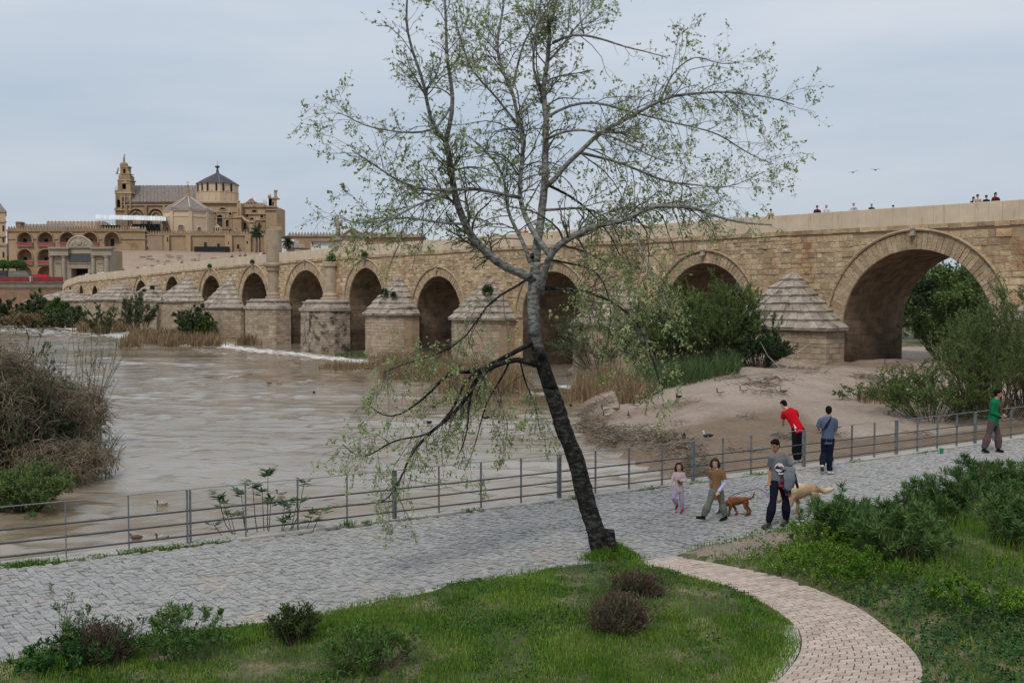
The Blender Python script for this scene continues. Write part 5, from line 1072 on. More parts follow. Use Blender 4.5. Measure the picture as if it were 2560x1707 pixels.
for q in sm_:
    v_ = np.concatenate(q.v); q2 = MB(); q2.v = [v_+np.stack([-v_[:, 1]*.26, 0*v_[:, 0], 0*v_[:, 0]], 1)]; q2.f = q.f; q2.m = q.m; q2.n = q.n; sme.append(q2.mesh('sett'))
for q in sme: q.materials.append(M['granite'])
def settz(n_): return R.uniform(.008, .034, n_)
for k in big_:
    c = cell[k]; inst('sett', sme[int(R.integers(16))], prom, (c[0], c[1], float(settz(1)[0])), (R.normal()*.03, R.normal()*.03, math.atan2(T[k][1], T[k][0])), (c[4], c[3], .034))
mb = MB(); VV = np.stack([np.concatenate(q.v) for q in sm_]); idx = R.integers(0, 16, len(rest)); C_ = cell[rest]; Tt = T[rest]
V = VV[idx]*np.stack([C_[:, 4], C_[:, 3], np.full(len(C_), .034)], 1)[:, None, :]
tilt = R.normal(size=(len(rest), 2))*.05; an_ = R.normal(size=(len(rest), 1))*.05; Tt = np.concatenate([Tt[:, :1]-Tt[:, 1:]*an_, Tt[:, 1:]+Tt[:, :1]*an_], 1)
x_, y_ = V[..., 0].copy(), V[..., 1].copy(); V[..., 2] += x_*tilt[:, :1]+y_*tilt[:, 1:]+settz(len(rest))[:, None]
x_ = x_+y_*.174; V[..., 0] = C_[:, :1]+x_*Tt[:, :1]+y_*Tt[:, 1:]; V[..., 1] = C_[:, 1:2]+x_*Tt[:, 1:]-y_*Tt[:, :1]
i = np.arange(len(rest))[:, None, None]*12; mb.add(V.reshape(-1, 3), (i+np.array([[0, 1, 5, 4], [1, 2, 6, 5], [2, 3, 7, 6], [3, 0, 4, 7], [4, 5, 9, 8], [5, 6, 10, 9], [6, 7, 11, 10], [7, 4, 8, 11], [8, 9, 10, 11]])).reshape(-1, 4))
o = obj('sett_paving', mb, M['granite'], prom); o['kind'] = 'stuff'
# kerb stones along the quay
s = sa; kp = MB()
while s < sb:
    l_ = R.uniform(.9, 1.15); z = R.uniform(.0, .012); p = [off(s+.01, -.30), off(s+l_-.01, -.30), off(s+l_-.01, .12), off(s+.01, .12)]; m_ = MB()
    m_.add([(q[0], q[1], -.25) for q in p]+[(q[0], q[1], .02+z) for q in p]+[(q[0]*.985+np.mean([w[0] for w in p])*.015, q[1]*.985+np.mean([w[1] for w in p])*.015, .035+z) for q in p], [(0, 1, 5, 4), (1, 2, 6, 5), (2, 3, 7, 6), (3, 0, 4, 7), (4, 5, 9, 8), (5, 6, 10, 9), (6, 7, 11, 10), (7, 4, 8, 11), (8, 9, 10, 11)])
    obj('kerb_stone', m_, M['kerb'], prom); s += l_
# ---------------------------------------------------------------- brick path
PL = [atz(x, y)[:2] for x, y in [(1600, 1411), (1648, 1427), (1729, 1445), (1809, 1462), (1836, 1475), (1916, 1512), (1959, 1542), (1991, 1566), (2007, 1593), (2002, 1636), (1975, 1673), (1943, 1705)]]
PR = [atz(x, y)[:2] for x, y in [(1686, 1392), (1755, 1405), (1836, 1419), (1916, 1435), (1996, 1456), (2066, 1486), (2136, 1512), (2184, 1545), (2221, 1577), (2264, 1604), (2296, 1641), (2312, 1673), (2307, 1705)]]
PL += [PL[-1]+(PL[-1]-PL[-2])*k*2.2 for k in range(1, 7)]; PR += [PR[-1]+(PR[-1]-PR[-2])*k*2.2-np.array([.03*k*k, 0]) for k in range(1, 7)]
def resamp(P, n):
    P = np.array(P); c = np.concatenate([[0], np.cumsum(np.linalg.norm(np.diff(P, axis=0), axis=1))]); t_ = np.linspace(0, c[-1], n); Q = np.stack([np.interp(t_, c, P[:, 0]), np.interp(t_, c, P[:, 1])], 1)
    for _ in range(int(n*.12)): Q[1:-1] = (Q[:-2]+Q[1:-1]*2+Q[2:])/4
    return Q
nC = 126; QL, QR = resamp(PL, nC), resamp(PR, nC)
mb = MB(); v = [(p[0], p[1], .002) for p in QL]+[(p[0], p[1], .002) for p in QR]; mb.add(v, [(i, i+1, nC+i+1, nC+i) for i in range(nC-1)]); bp_ = struct('brick_path', mb, M['joint'])
br_ = []
for i in range(nC-1):
    a0, a1, b0, b1 = QL[i], QL[i+1], QR[i], QR[i+1]; wd = np.linalg.norm((b0+b1)/2-(a0+a1)/2); nb = max(2, int(round(wd/.21))); o_ = (i % 2)*.5
    for k in range(-1, nb+1):
        u0, u1 = max((k+o_)/nb, 0), min((k+1+o_)/nb, 1)
        if u1-u0 < .02: continue
        g = .008/wd*1.; q = [a0+(b0-a0)*(u0+g), a0+(b0-a0)*(u1-g), a1+(b1-a1)*(u1-g), a1+(b1-a1)*(u0+g)]; d = (q[3]-q[0]); q = [q[0]+d*.05, q[1]+(q[2]-q[1])*.05, q[2]-(q[2]-q[1])*.05, q[3]-d*.05]; br_.append(np.array(q))
br_ = np.array(br_); cy = br_.mean(1); vis = (cy[:, 1] > 11.9); order = np.argsort(np.where(vis, cy[:, 1], 99))
def brickmesh(q, m_):
    c = q.mean(0); z = R.uniform(.004, .012); t_ = c+(q-c)*.965; t_ = t_; dz = R.normal(size=4)*.0015
    m_.add([(x, y, -.03) for x, y in q]+[(x, y, z+.008) for x, y in q]+[(x, y, z+.014+e_) for (x, y), e_ in zip(t_, dz)], [(0, 1, 5, 4), (1, 2, 6, 5), (2, 3, 7, 6), (3, 0, 4, 7), (4, 5, 9, 8), (5, 6, 10, 9), (6, 7, 11, 10), (7, 4, 8, 11), (8, 9, 10, 11)])
for k in order[:300]: m_ = MB(); brickmesh(br_[k], m_); obj('paving_brick', m_, M['brick'], bp_)
m_ = MB()
for k in order[300:]: brickmesh(br_[k], m_)
o = obj('brick_paving', m_, M['brick'], bp_); o['kind'] = 'stuff'
# edging of the lawns
def edging(P, n, name='edging_stone', w=.11, z=.05, parent=None, side=1):
    Q = resamp(P, n)
    for i in range(n-1):
        a, b = Q[i], Q[i+1]; d = (b-a)/np.linalg.norm(b-a); nn_ = np.array([-d[1], d[0]])*side; q = [a+d*.008, b-d*.008, b-d*.008+nn_*w, a+d*.008+nn_*w]; m_ = MB()
        m_.add([(x, y, -.1) for x, y in q]+[(x, y, z) for x, y in q], [(0, 1, 5, 4), (1, 2, 6, 5), (2, 3, 7, 6), (3, 0, 4, 7), (4, 5, 6, 7)]); obj(name, m_, M['kerb'], parent)
edging(LEFTL, 26, parent=prom, side=-1, z=.035); edging([LEFTL[-1], RIGHTL[0]], 4, parent=prom, w=.2, side=-1, z=.02); edging(RIGHTL, 6, parent=prom, side=-1, z=.03)
edging(PL[7:12]+PL[12:14], 9, parent=bp_, side=-1, w=.2, z=.02)
# ---------------------------------------------------------------- lawns
def lawn_sheet(poly, name, hfun, mt='lawn'):
    P = np.array(poly); lo, hi = P.min(0), P.max(0); st = .19; gx, gy = np.arange(lo[0]-.2, hi[0]+.2, st), np.arange(lo[1]-.2, hi[1]+.2, st); X, Y = np.meshgrid(gx, gy, indexing='ij'); pts = np.stack([X.ravel(), Y.ravel()], 1)
    ins = inpoly(pts, poly); Z = np.where(ins, hfun(pts), -.03); v = np.concatenate([pts, Z[:, None]], 1); nx, ny = X.shape; i = (np.arange(nx-1)[:, None]*ny+np.arange(ny-1)[None, :]).ravel(); q = np.stack([i, i+ny, i+ny+1, i+1], 1)
    q = q[ins[q].any(1)]; mb = MB(); mb.add(v, q); return struct(name, mb, M[mt], smooth=True)
def edist(pts, line):
    best = np.full(len(pts), 1e9); L_ = np.array(line)
    for a, b in zip(L_[:-1], L_[1:]): d = b-a; t_ = np.clip(((pts-a)@d)/(d@d+1e-9), 0, 1); best = np.minimum(best, np.linalg.norm(pts-a-t_[:, None]*d, axis=1))
    return best
polyA = [tuple(p) for p in LEFTL]+[tuple(p) for p in QL[::4]]+[(QL[-1][0], 4), (-12, 4)]
polyB = [tuple(p) for p in QR[::-4]]+[tuple(p) for p in RIGHTL]+[tuple(off(s, WP+.05)) for s in np.linspace(lws[-1]+1.5, fs(36), 40)]+[(40, 4), (QR[-1][0], 4)]
lineA = np.array(list(LEFTL)+list(QL)); lineB = np.array(list(QR[::-1])+list(RIGHTL)+[off(s, WP+.05) for s in np.linspace(lws[-1]+1.5, fs(36), 40)])
TB = atz(1512, 1398)[:2]                                      # foot of the poplar
def hA(p): e_ = edist(p, lineA); return .02+np.minimum(e_*.09, .14)+(vnoise(p, 1.1, 2)-.5)*.07+(vnoise(p, 4, 8)-.5)*.03+.13*np.exp(-((p-TB)**2).sum(1)/.35)
def hB(p): e_ = edist(p, lineB); return .01+np.minimum(e_*.12, .35)*np.clip((p[:, 0]-3.5)/2, .2, 1)+(vnoise(p, .9, 12)-.5)*.12+(vnoise(p, 4, 18)-.5)*.04
LA = lawn_sheet(polyA, 'lawn', hA); LB = lawn_sheet(polyB, 'planting_bed', hB)
lawn_sheet([tuple(atz(x, y)[:2]) for x, y in ((1692, 1392), (1800, 1360), (1900, 1345), (1975, 1330), (2010, 1345), (1960, 1378), (1880, 1412), (1800, 1409), (1740, 1400))], 'bare_soil', lambda p: hB(p)+.014, 'sand')
def grassfill(poly, hf, parent, n, dens, h, w, mt, nm, lean=.5, keep=None):
    p = scatter(poly, n); q = p[:, :2]; vis = (np.abs(p[:, 0]) < p[:, 1]*.56+.5) & (p[:, 1] > 10.8) & (p[:, 1] < 42); p = p[vis]; m_ = dens(p) > R.uniform(0, 1, len(p)); p = p[m_]; p[:, 2] = hf(p[:, :2])-.01
    mb = MB(); hh = h(p)*R.uniform(.5, 1.25, len(p)); blades(mb, p, hh, w, lean); o = obj(nm, mb, M[mt], parent); o['kind'] = 'stuff'; return o
def bare(p, seed=31):
    """bald earth patches"""
    return np.clip((vnoise(p, .75, seed)*.6+vnoise(p, 2.3, seed+1)*.4-.36)*7, .16, 1)
dA = lambda p: bare(p)*np.clip(edist(p[:, :2], lineA)*8+.3, 0, 1)
grassfill(polyA, hA, LA, 520000, dA, lambda p: .05+.06*vnoise(p, 1.8, 41)**2, .012, 'grass', 'grass')
grassfill(polyA, hA, LA, 60000, lambda p: (vnoise(p, .9, 51) > .58)*1., lambda p: .10+.06*vnoise(p, 3, 4), .009, 'grass2', 'tall_grass', .4)
grassfill(polyA, hA, LA, 60000, lambda p: np.exp(-((p[:, :2]-TB)**2).sum(1)/.16)*1.2, lambda p: np.full(len(p), .24), .012, 'grass', 'tall_grass', .5)
grassfill(polyA, hA, LA, 40000, lambda p: np.exp(-((p[:, :2]-atz(1720, 1500)[:2])**2).sum(1)/.12), lambda p: np.full(len(p), .15), .01, 'grass2', 'tall_grass', .5)
dirt = [atz(x, y)[:2] for x, y in [(1740, 1395), (1800, 1385), (1900, 1370), (1960, 1355)]]
dB = lambda p: np.clip(1-1.1*np.exp(-(edist(p[:, :2], np.array(dirt))/.42)**2), .12, 1)*np.clip(bare(p, 71)+.35, 0, 1)
grassfill(polyB, hB, LB, 560000, dB, lambda p: .06+.08*vnoise(p, 1.1, 61), .014, 'grass', 'grass')
def clov(poly, hf, parent, n, dens, size, h, mt, nm='ground_cover'):
    p = scatter(poly, n); vis = (np.abs(p[:, 0]) < p[:, 1]*.56+.5) & (p[:, 1] > 10.8) & (p[:, 1] < 40); p = p[vis]; p = p[dens(p) > R.uniform(0, 1, len(p))]; p[:, 2] = hf(p[:, :2])+R.uniform(0, 1, len(p))*h(p)
    mb = MB()
    for k in range(3): D = rdir(len(p)); D[:, 2] = np.abs(D[:, 2])*.5; leaves(mb, p, D, size*R.uniform(.6, 1.2, len(p)), size*.8)
    o = obj(nm, mb, M[mt], parent); o['kind'] = 'stuff'
nearr = lambda p: np.clip((14.9-p[:, 1]-.12*(p[:, 0]-7)**1)*1.2, 0, 1)*np.clip(bare(p, 81)+.2, 0, 1)
clov(polyB, hB, LB, 420000, nearr, .05, lambda p: .06+.16*vnoise(p, 1.2, 9), 'clover')
midr = lambda p: np.clip((p[:, 1]-14.2)*1.2, 0, 1)*(vnoise(p, .55, 91) > .45)*np.clip(1-1.2*np.exp(-(edist(p[:, :2], np.array(dirt))/.42)**2), 0, 1)
clov(polyB, hB, LB, 140000, midr, .05, lambda p: .05+.2*vnoise(p, 1.3, 19), 'grass2')
grassfill(polyB, hB, LB, 120000, lambda p: np.clip((p[:, 0]-5.7)*1.5, 0, 1)*np.clip((p[:, 1]-14.0)*1.2, 0, 1)*(vnoise(p, .6, 96) > .42), lambda p: .22+.2*vnoise(p, 1.3, 19), .014, 'grass2', 'tall_grass', .35)
clov(polyA, hA, LA, 60000, lambda p: (vnoise(p, 1.2, 77) > .55)*bare(p), .035, lambda p: np.full(len(p), .05), 'clover')
# ================================================================ RAILING
e = thing('railing', 'long grey steel railing with three bars along the river edge of the promenade', 'railing', (*FP[4], 0))
POST = [0, 166, 323, 473, 614, 744, 868, 986, 1097, 1202, 1302, 1398, 1488, 1573, 1655, 1733, 1807, 1877, 1944, 2009, 2071, 2129, 2185, 2240, 2293, 2343, 2391, 2437, 2483, 2527]
def s_at(px):
    best = None; ss = np.linspace(sa, sb, 4000); P = np.stack([np.interp(ss, seg, fline[:, 0]), np.interp(ss, seg, fline[:, 1])], 1)
    u = 1280+2489*P[:, 0]/(P[:, 1]*math.cos(PITCH)+4.5*math.sin(PITCH)); return ss[np.argmin(np.abs(u-px))]
ps = [s_at(x) for x in POST]; st = np.mean(np.diff(ps)); ps = [ps[0]-st*k for k in range(4, 0, -1)]+ps+[ps[-1]+st*k for k in range(1, 9)]
HT = 1.03
for k, s in enumerate(ps):
    thick = (k-4-3) % 4 == 0; t_ = fdir(s); a3 = np.array([t_[0], t_[1], 0]); n3 = np.array([t_[1], -t_[0], 0]); m_ = MB(); p = fpt(s)
    if thick:
        for q in (-1, 1): m_.obox((*(p+t_*q*.028), HT/2), .014, .032, HT/2, a3, n3)
    else: m_.obox((p[0], p[1], HT/2), .009, .027, HT/2, a3, n3)
    m_.obox((p[0], p[1], .03), .05, .05, .006, a3, n3); obj('post', m_, M['steel'], e)
for k in range(len(ps)-1):
    a, b = fpt(ps[k]), fpt(ps[k+1]); sg_ = R.normal()*.006
    for z, r in ((HT, .011), (.64, .0165), (.41, .0165), (.18, .0165)):
        m_ = MB(); m_.tube([(a[0], a[1], z), ((a[0]+b[0])/2, (a[1]+b[1])/2, z+sg_*(z > 1)), (b[0], b[1], z)], r if z < 1 else [(r*2, r*.7)]*3, 8, side=(0, 0, 1) if z < 1 else None); obj('top_rail' if z > 1 else 'rail', m_, M['rail'] if z < 1 else M['steel'], e)
# ================================================================ THE POPLAR
YT0 = float(TB[1]); tb = np.array([TB[0], TB[1], .1])
tree = thing('poplar_tree', 'leaning white poplar with black lower trunk and sparse young leaves, growing at the promenade edge', 'tree', tb)
def limb(px, y0, y1, r0, r1, name='limb', mt='barkpale', curve=None, n=None):
    """px: measured course; y0..y1: distance change along it (metres towards/away)"""
    P = np.array(px, float); c = np.concatenate([[0], np.cumsum(np.linalg.norm(np.diff(P, axis=0), axis=1))]); n = n or max(6, len(P)+3)
    t_ = np.linspace(0, c[-1], n); x = np.interp(t_, c, P[:, 0]); y = np.interp(t_, c, P[:, 1]); u = t_/c[-1]
    Q = np.array([aty(a, b, YT0+y0+(y1-y0)*w_**.8) for a, b, w_ in zip(x, y, u)]); Q[1:-1] = .25*Q[:-2]+.5*Q[1:-1]+.25*Q[2:]
    r = (r0+(r1-r0)*u**.9)/172.; return Q, r
LIMBS = []
def addlimb(px, y0, y1, r0, r1, mt='barkpale', n=None, w=1.):
    Q, r = limb(px, y0, y1, r0, r1, n=n); m_ = MB(); m_.tube(Q, [(a, a) for a in r], 8 if r0 > 5 else 6)
    o = obj('limb', m_, M[mt], tree, smooth=True); LIMBS.append((Q, r, w)); return Q, r
# trunk and leader, ringed finely and made uneven
TR = [(1512, 1412, 31), (1503, 1375, 27), (1490, 1330, 24), (1478, 1285, 23), (1462, 1240, 23), (1451, 1195, 22), (1440, 1150, 22), (1423, 1105, 22), (1405, 1060, 21.5), (1390, 1015, 20.5), (1376, 970, 19.5), (1362, 930, 19), (1349, 890, 18), (1340, 850, 16.5), (1334, 800, 15.5), (1332, 750, 15.5), (1336, 700, 14.5), (1339, 655, 12.5)]
LD = [(1339, 655, 12.5), (1344, 600, 11), (1352, 550, 10.5), (1358, 500, 10), (1362, 450, 9.5), (1363, 400, 8.5), (1364, 350, 8), (1366, 300, 7.5), (1361, 262, 7), (1358, 225, 6.5), (1363, 190, 6), (1369, 150, 5.5), (1373, 110, 5), (1374, 70, 4.5), (1380, 35, 4), (1392, 0, 3.4), (1402, -50, 2.6), (1405, -120, 1.4)]
def ringed(L_, dy0, dy1, k=14, amp=.1):
    P = np.array(L_, float); c = np.concatenate([[0], np.cumsum(np.linalg.norm(np.diff(P[:, :2], axis=0), axis=1))]); n = int(c[-1]/9); t_ = np.linspace(0, c[-1], n)
    x, y, r = (np.interp(t_, c, P[:, i]) for i in range(3)); u = t_/c[-1]; Q = np.array([aty(a, b, YT0+dy0+(dy1-dy0)*w_) for a, b, w_ in zip(x, y, u)]); r = r/144.
    th = np.arange(k)*2*math.pi/k; rings = []
    for i in range(n):
        nn_ = 1+amp*(np.sin(th*3+i*.31)*.5+np.sin(th*5-i*.53)*.35)+R.normal(size=k)*amp*.25; a, b = np.array([1, 0, 0]), np.array([0, 1, 0]); rings.append(Q[i]+np.outer(np.cos(th)*r[i]*nn_, a)+np.outer(np.sin(th)*r[i]*nn_, b))
    m_ = MB(); m_.loft(rings); return m_, Q, r
m_, Q, r = ringed(TR[:11], 0, .29, 16, .13); obj('trunk', m_, M['trunkdark'], tree, smooth=True)
m2, Q2, r2 = ringed(TR[10:], .29, .45, 14, .08); obj('trunk', m2, M['trunkmid'], tree, smooth=True)
m3, Q3, r3 = ringed(LD, .45, 1.0, 10, .05); obj('limb', m3, M['barkpale'], tree, smooth=True); LIMBS.append((Q3[len(Q3)//6::4], r3[len(Q3)//6::4], 1.3))
for (x, y, s) in ((1352, 882, 13), (1382, 962, 7), (1372, 935, 6), (1347, 912, 6), (1330, 640, 7)):
    q = aty(x, y, YT0+.3-.125 if y > 700 else YT0+.36); mb = MB(); mb.ball(q, (s/200., .06, s/130.), 12); mb.ball(q+[0, -.045, 0], (s/420., .04, s/280.), 8); obj('knot_scar', mb, M['trunkdark'] if y > 950 or y < 700 else M['black'], tree, smooth=True)
mb = MB(); q = atz(1530, 1390, .15); mb.loft([[q+[-.13, .1, -.15], q+[.12, .1, -.15], q+[.12, .3, -.15], q+[-.13, .3, -.15]], [q+[-.1, .1, .42], q+[.06, .1, .36], q+[.06, .26, .4], q+[-.1, .26, .42]]]); obj('stump', mb, M['trunkdark'], tree)
L_ = addlimb
L_([(1334, 700), (1302, 682), (1263, 668), (1229, 645), (1207, 622), (1179, 594), (1160, 554), (1145, 515), (1135, 481), (1131, 447), (1126, 410), (1120, 375), (1114, 354)], .4, -.6, 14, 8, n=22)
L_([(1114, 354), (1125, 313), (1133, 271), (1132, 220), (1122, 179), (1116, 150), (1116, 96), (1114, 32), (1110, -40), (1112, -90)], -.6, -1.0, 7, 2.2)
L_([(1114, 354), (1093, 332), (1074, 297), (1068, 255), (1058, 198), (1039, 153), (1023, 105), (1014, 48), (1018, 0), (1022, -60)], -.6, -1.4, 6, 2)
L_([(1125, 270), (1115, 290), (1097, 313), (1085, 322), (1077, 328), (1036, 333), (991, 330), (947, 322), (908, 314), (873, 293), (845, 281)], -.65, -1.8, 4, 1.2)
L_([(1300, 494), (1256, 488), (1205, 470), (1138, 475), (1087, 478), (1036, 470), (991, 453), (953, 424), (912, 396), (880, 376)], .3, -1.6, 6, 1.6)
L_([(1138, 480), (1085, 495), (1035, 515), (990, 540), (955, 565), (910, 590), (870, 610)], -.5, -2.2, 4.5, 1.2)
L_([(1160, 560), (1110, 560), (1060, 550), (1000, 540), (940, 556), (880, 560), (850, 545)], -.6, -1.8, 4.5, 1.2)
L_([(1376, 640), (1344, 596), (1321, 561), (1305, 523), (1298, 485), (1300, 447), (1304, 415), (1309, 367), (1304, 325), (1294, 297), (1288, 265), (1282, 223), (1259, 191), (1247, 153), (1240, 108), (1250, 64), (1259, 20), (1263, -60)], .2, .9, 9, 2.5, n=26)
L_([(1282, 215), (1288, 191), (1298, 147), (1307, 108), (1336, 64), (1349, 32), (1354, -30)], .7, 1.5, 4.5, 1.6)
L_([(1300, 318), (1285, 300), (1259, 268), (1231, 230), (1195, 198), (1173, 166), (1160, 128), (1151, 96), (1140, 50), (1130, 10)], .6, -.4, 4.5, 1.4)
L_([(1325, 655), (1313, 615), (1290, 573), (1271, 538), (1263, 504), (1265, 454), (1248, 416), (1225, 389), (1195, 355), (1170, 340), (1150, 330)], .6, 1.9, 7, 1.6)
L_([(1356, 232), (1336, 198), (1331, 159), (1333, 118), (1345, 80), (1350, 32), (1354, -30), (1352, -80)], .8, .3, 5, 1.6)
L_([(1350, 735), (1356, 695), (1366, 661), (1378, 630), (1397, 611), (1435, 588), (1478, 569), (1520, 557), (1569, 552), (1596, 531), (1631, 515), (1692, 515), (1740, 520), (1800, 545), (1860, 558), (1930, 562)], .2, -1.4, 12, 2, n=26)
L_([(1366, 466), (1386, 454), (1405, 420), (1436, 393), (1462, 370), (1484, 344), (1516, 322), (1557, 303), (1596, 281), (1637, 258), (1669, 242), (1710, 236), (1758, 234), (1790, 228), (1844, 233), (1892, 238), (1940, 247), (1985, 262)], .4, -.9, 8, 1.6, n=26)
L_([(1653, 249), (1669, 207), (1685, 179), (1707, 159), (1729, 143), (1745, 137), (1774, 153), (1812, 163), (1851, 156)], -.5, -.9, 3, 1)
L_([(1369, 293), (1398, 274), (1439, 258), (1478, 255), (1509, 258), (1541, 271), (1580, 281), (1631, 293), (1688, 309), (1742, 319), (1796, 335), (1828, 354), (1860, 379), (1892, 395), (1934, 411)], .7, 2.0, 5, 1.4, n=20)
L_([(1369, 348), (1391, 332), (1433, 324), (1478, 325), (1509, 335), (1554, 351), (1592, 373), (1637, 395), (1685, 411)], .6, -1.0, 4.5, 1.4)
L_([(1455, 383), (1478, 391), (1516, 395), (1554, 408), (1592, 424), (1637, 443), (1669, 459), (1733, 459), (1796, 475), (1850, 460), (1910, 430)], .2, 1.4, 5, 1.4)
L_([(1382, 108), (1401, 96), (1423, 88), (1455, 86), (1490, 94), (1529, 105), (1567, 120), (1612, 128), (1669, 145)], .9, .1, 5, 1.2)
L_([(1366, 158), (1398, 128), (1430, 77), (1462, 45), (1493, 16), (1530, -15)], .8, 1.8, 4, 1.4)
L_([(1359, 525), (1397, 525), (1436, 517), (1481, 523), (1520, 542), (1545, 585), (1558, 619), (1560, 680)], .5, 1.6, 5, 1.2)
L_([(1573, 556), (1596, 600), (1610, 646), (1635, 688), (1657, 734), (1669, 772), (1688, 810)], -.7, -1.3, 3, 1, 'barkpale')
L_([(1345, 722), (1405, 718), (1462, 728), (1520, 745), (1558, 772), (1596, 802), (1615, 848), (1635, 906), (1650, 960)], .3, -1.2, 6, 1.4, 'trunkdark')
L_([(1364, 460), (1424, 489), (1462, 515), (1490, 545), (1530, 590), (1550, 640)], .4, 1.2, 5, 1.4, 'trunkdark')
L_([(1420, 78), (1423, 30), (1430, -20)], .9, 1.3, 3, 1.3); L_([(1460, 85), (1448, 40), (1452, -20)], .7, .6, 3, 1.2)
L_([(1380, 650), (1430, 660), (1490, 672), (1520, 720), (1530, 790), (1520, 850)], .1, -1.4, 4, 1.1, 'trunkdark')
L_([(1330, 690), (1290, 720), (1250, 735), (1215, 760), (1180, 830), (1120, 880), (1020, 905), (960, 930)], .3, -1.7, 4.5, 1.1, 'trunkdark')
L_([(1340, 912), (1328, 907), (1302, 896), (1275, 900), (1233, 915), (1202, 930), (1183, 965), (1156, 1011), (1118, 1049), (1080, 1076), (1053, 1106), (1030, 1129), (1015, 1164), (1003, 1194), (988, 1225), (965, 1252), (946, 1259)], .2, -1.2, 9, 1.4, 'trunkdark', 24)
L_([(1330, 858), (1317, 861), (1294, 877), (1263, 892), (1233, 907), (1200, 925), (1171, 935), (1141, 925), (1118, 934), (1087, 969), (1064, 992), (1030, 1018), (995, 1041), (957, 1041), (920, 1010)], .2, -.4, 8, 1.3, 'trunkdark', 22)
L_([(1202, 930), (1183, 934), (1160, 950), (1150, 985), (1135, 1020), (1099, 1064), (1064, 1091), (1003, 1095), (965, 1110), (919, 1145), (888, 1141), (856, 1110)], -.3, -1.9, 5, 1.2, 'trunkdark', 18)
L_([(1275, 900), (1260, 940), (1235, 970), (1215, 1010), (1200, 1060), (1190, 1110), (1170, 1160)], .0, .5, 4, 1, 'trunkdark')
L_([(1183, 965), (1170, 1010), (1172, 1060), (1160, 1110), (1140, 1150)], -.4, -.8, 5, 1.1, 'trunkdark')
L_([(1300, 897), (1310, 950), (1330, 990), (1345, 1040), (1350, 1080)], .1, .8, 3.5, 1, 'trunkdark')
LIMBS_P = []
for Q, r, w_ in LIMBS:
    K_ = 14; t_ = np.linspace(0, len(Q)-1, K_); P = np.stack([np.interp(t_, np.arange(len(Q)), Q[:, i]) for i in range(3)], 1); LIMBS_P.append((P, np.interp(t_, np.arange(len(Q)), r), w_))
PP = np.stack([a for a, b, c in LIMBS_P]); RR = np.stack([b for a, b, c in LIMBS_P]); ww = np.array([np.linalg.norm(np.diff(a, axis=0), axis=1).sum()*c for a, b, c in LIMBS_P])
def tbranch(P, rad, n, ln, ang, K, wob, grav, t0, rs, up, w=None, flatn=.75, rmin=.0022):
    p, t, i, tt = along(P, n, t0, 1., w); perp = np.cross(t, rdir(n)); perp[:, 1] *= flatn; perp = unit(perp); a = R.uniform(*ang, n)[:, None]
    D = unit(t*np.cos(a)+perp*np.sin(a)+np.array([0, 0, up])); L1 = ln*R.uniform(.4, 1.2, n)*(1.15-.55*tt); low_ = np.clip((5.2-p[:, 2])/3, 0, 1)       # low twigs hang
    Q = grow(p, D, L1, K, wob, grav+low_*.22); kk = (tt*(rad.shape[1]-1)).astype(int); r0 = np.maximum(rad[i, kk]*rs, rmin); return Q, np.linspace(1, .4, K)[None, :]*r0[:, None]
B1, b1 = tbranch(PP, RR, 390, .95, (.4, 1.15), 8, .17, .0, .18, .38, .14, ww, rmin=.0032)
B2, b2 = tbranch(B1, b1, 2350, .52, (.35, 1.1), 6, .2, .02, .15, .62, .1, rmin=.0022)
B2b, b2b = tbranch(PP, RR, 620, .42, (.4, 1.2), 5, .2, .03, .25, .25, .1, ww, rmin=.0028)
B2 = np.concatenate([B2, np.stack([B2b[:, 0], *[B2b[:, k] for k in range(1, 5)], B2b[:, 4]+(B2b[:, 4]-B2b[:, 3])*.5], 1)]); b2 = np.concatenate([b2, np.concatenate([b2b, b2b[:, -1:]], 1)])
B3, b3 = tbranch(B2, b2, 7000, .2, (.35, 1.1), 4, .22, .03, .2, .8, .05, rmin=.0016)
ii = (PP[:, :, 2].mean(1) > 3.6) & (PP[:, :, 2].mean(1) < 8.2); V1, v1 = tbranch(PP[ii], RR[ii], 170, 1.5, (.5, 1.2), 8, .16, .22, .15, .35, .0, rmin=.004); V2, v2 = tbranch(V1, v1, 800, .5, (.3, 1.), 6, .2, .12, .1, .6, .0, rmin=.0026)
B1 = np.concatenate([B1, V1]); b1 = np.concatenate([b1, v1]); B2 = np.concatenate([B2, V2]); b2 = np.concatenate([b2, v2]); V3_, v3 = tbranch(V2, v2, 2200, .2, (.35, 1.1), 4, .22, .06, .2, .8, .0, rmin=.0016); B3 = np.concatenate([B3, V3_]); b3 = np.concatenate([b3, v3])
mb = MB(); tubes(mb, B1, b1, 5); o = obj('branch', mb, M['twig'], tree); o['kind'] = 'stuff'
mb = MB(); tubes(mb, B2, b2); tubes(mb, B3, b3); o = obj('twig', mb, M['twig'], tree); o['kind'] = 'stuff'
# leaves: tufts at twig ends, a few broad ones
lm = MB()
p, t, i, tt = along(B3, 23000, .35, 1.); g = unit(t+rdir(len(p))*.9); leaves(lm, p, g, R.uniform(.034, .07, len(p)), R.uniform(.02, .042, len(p)))
p, t, i, tt = along(B2, 4200, .4, 1.); g = unit(t+rdir(len(p))*.9); leaves(lm, p, g, R.uniform(.03, .06, len(p)), R.uniform(.018, .036, len(p)))
e_ = B2[R.choice(len(B2), 300, False), -1]; k = np.repeat(e_, 3, 0)+R.normal(size=(900, 3))*.025; leaves(lm, k, rdir(900), R.uniform(.06, .1, 900), R.uniform(.05, .08, 900))
lo_ = B3[(B3[:, -1, 2] < 4.6)]; q = lo_[R.choice(len(lo_), 2600), -1]+R.normal(size=(2600, 3))*.02; leaves(lm, q, rdir(2600), R.uniform(.03, .06, 2600), R.uniform(.02, .04, 2600))
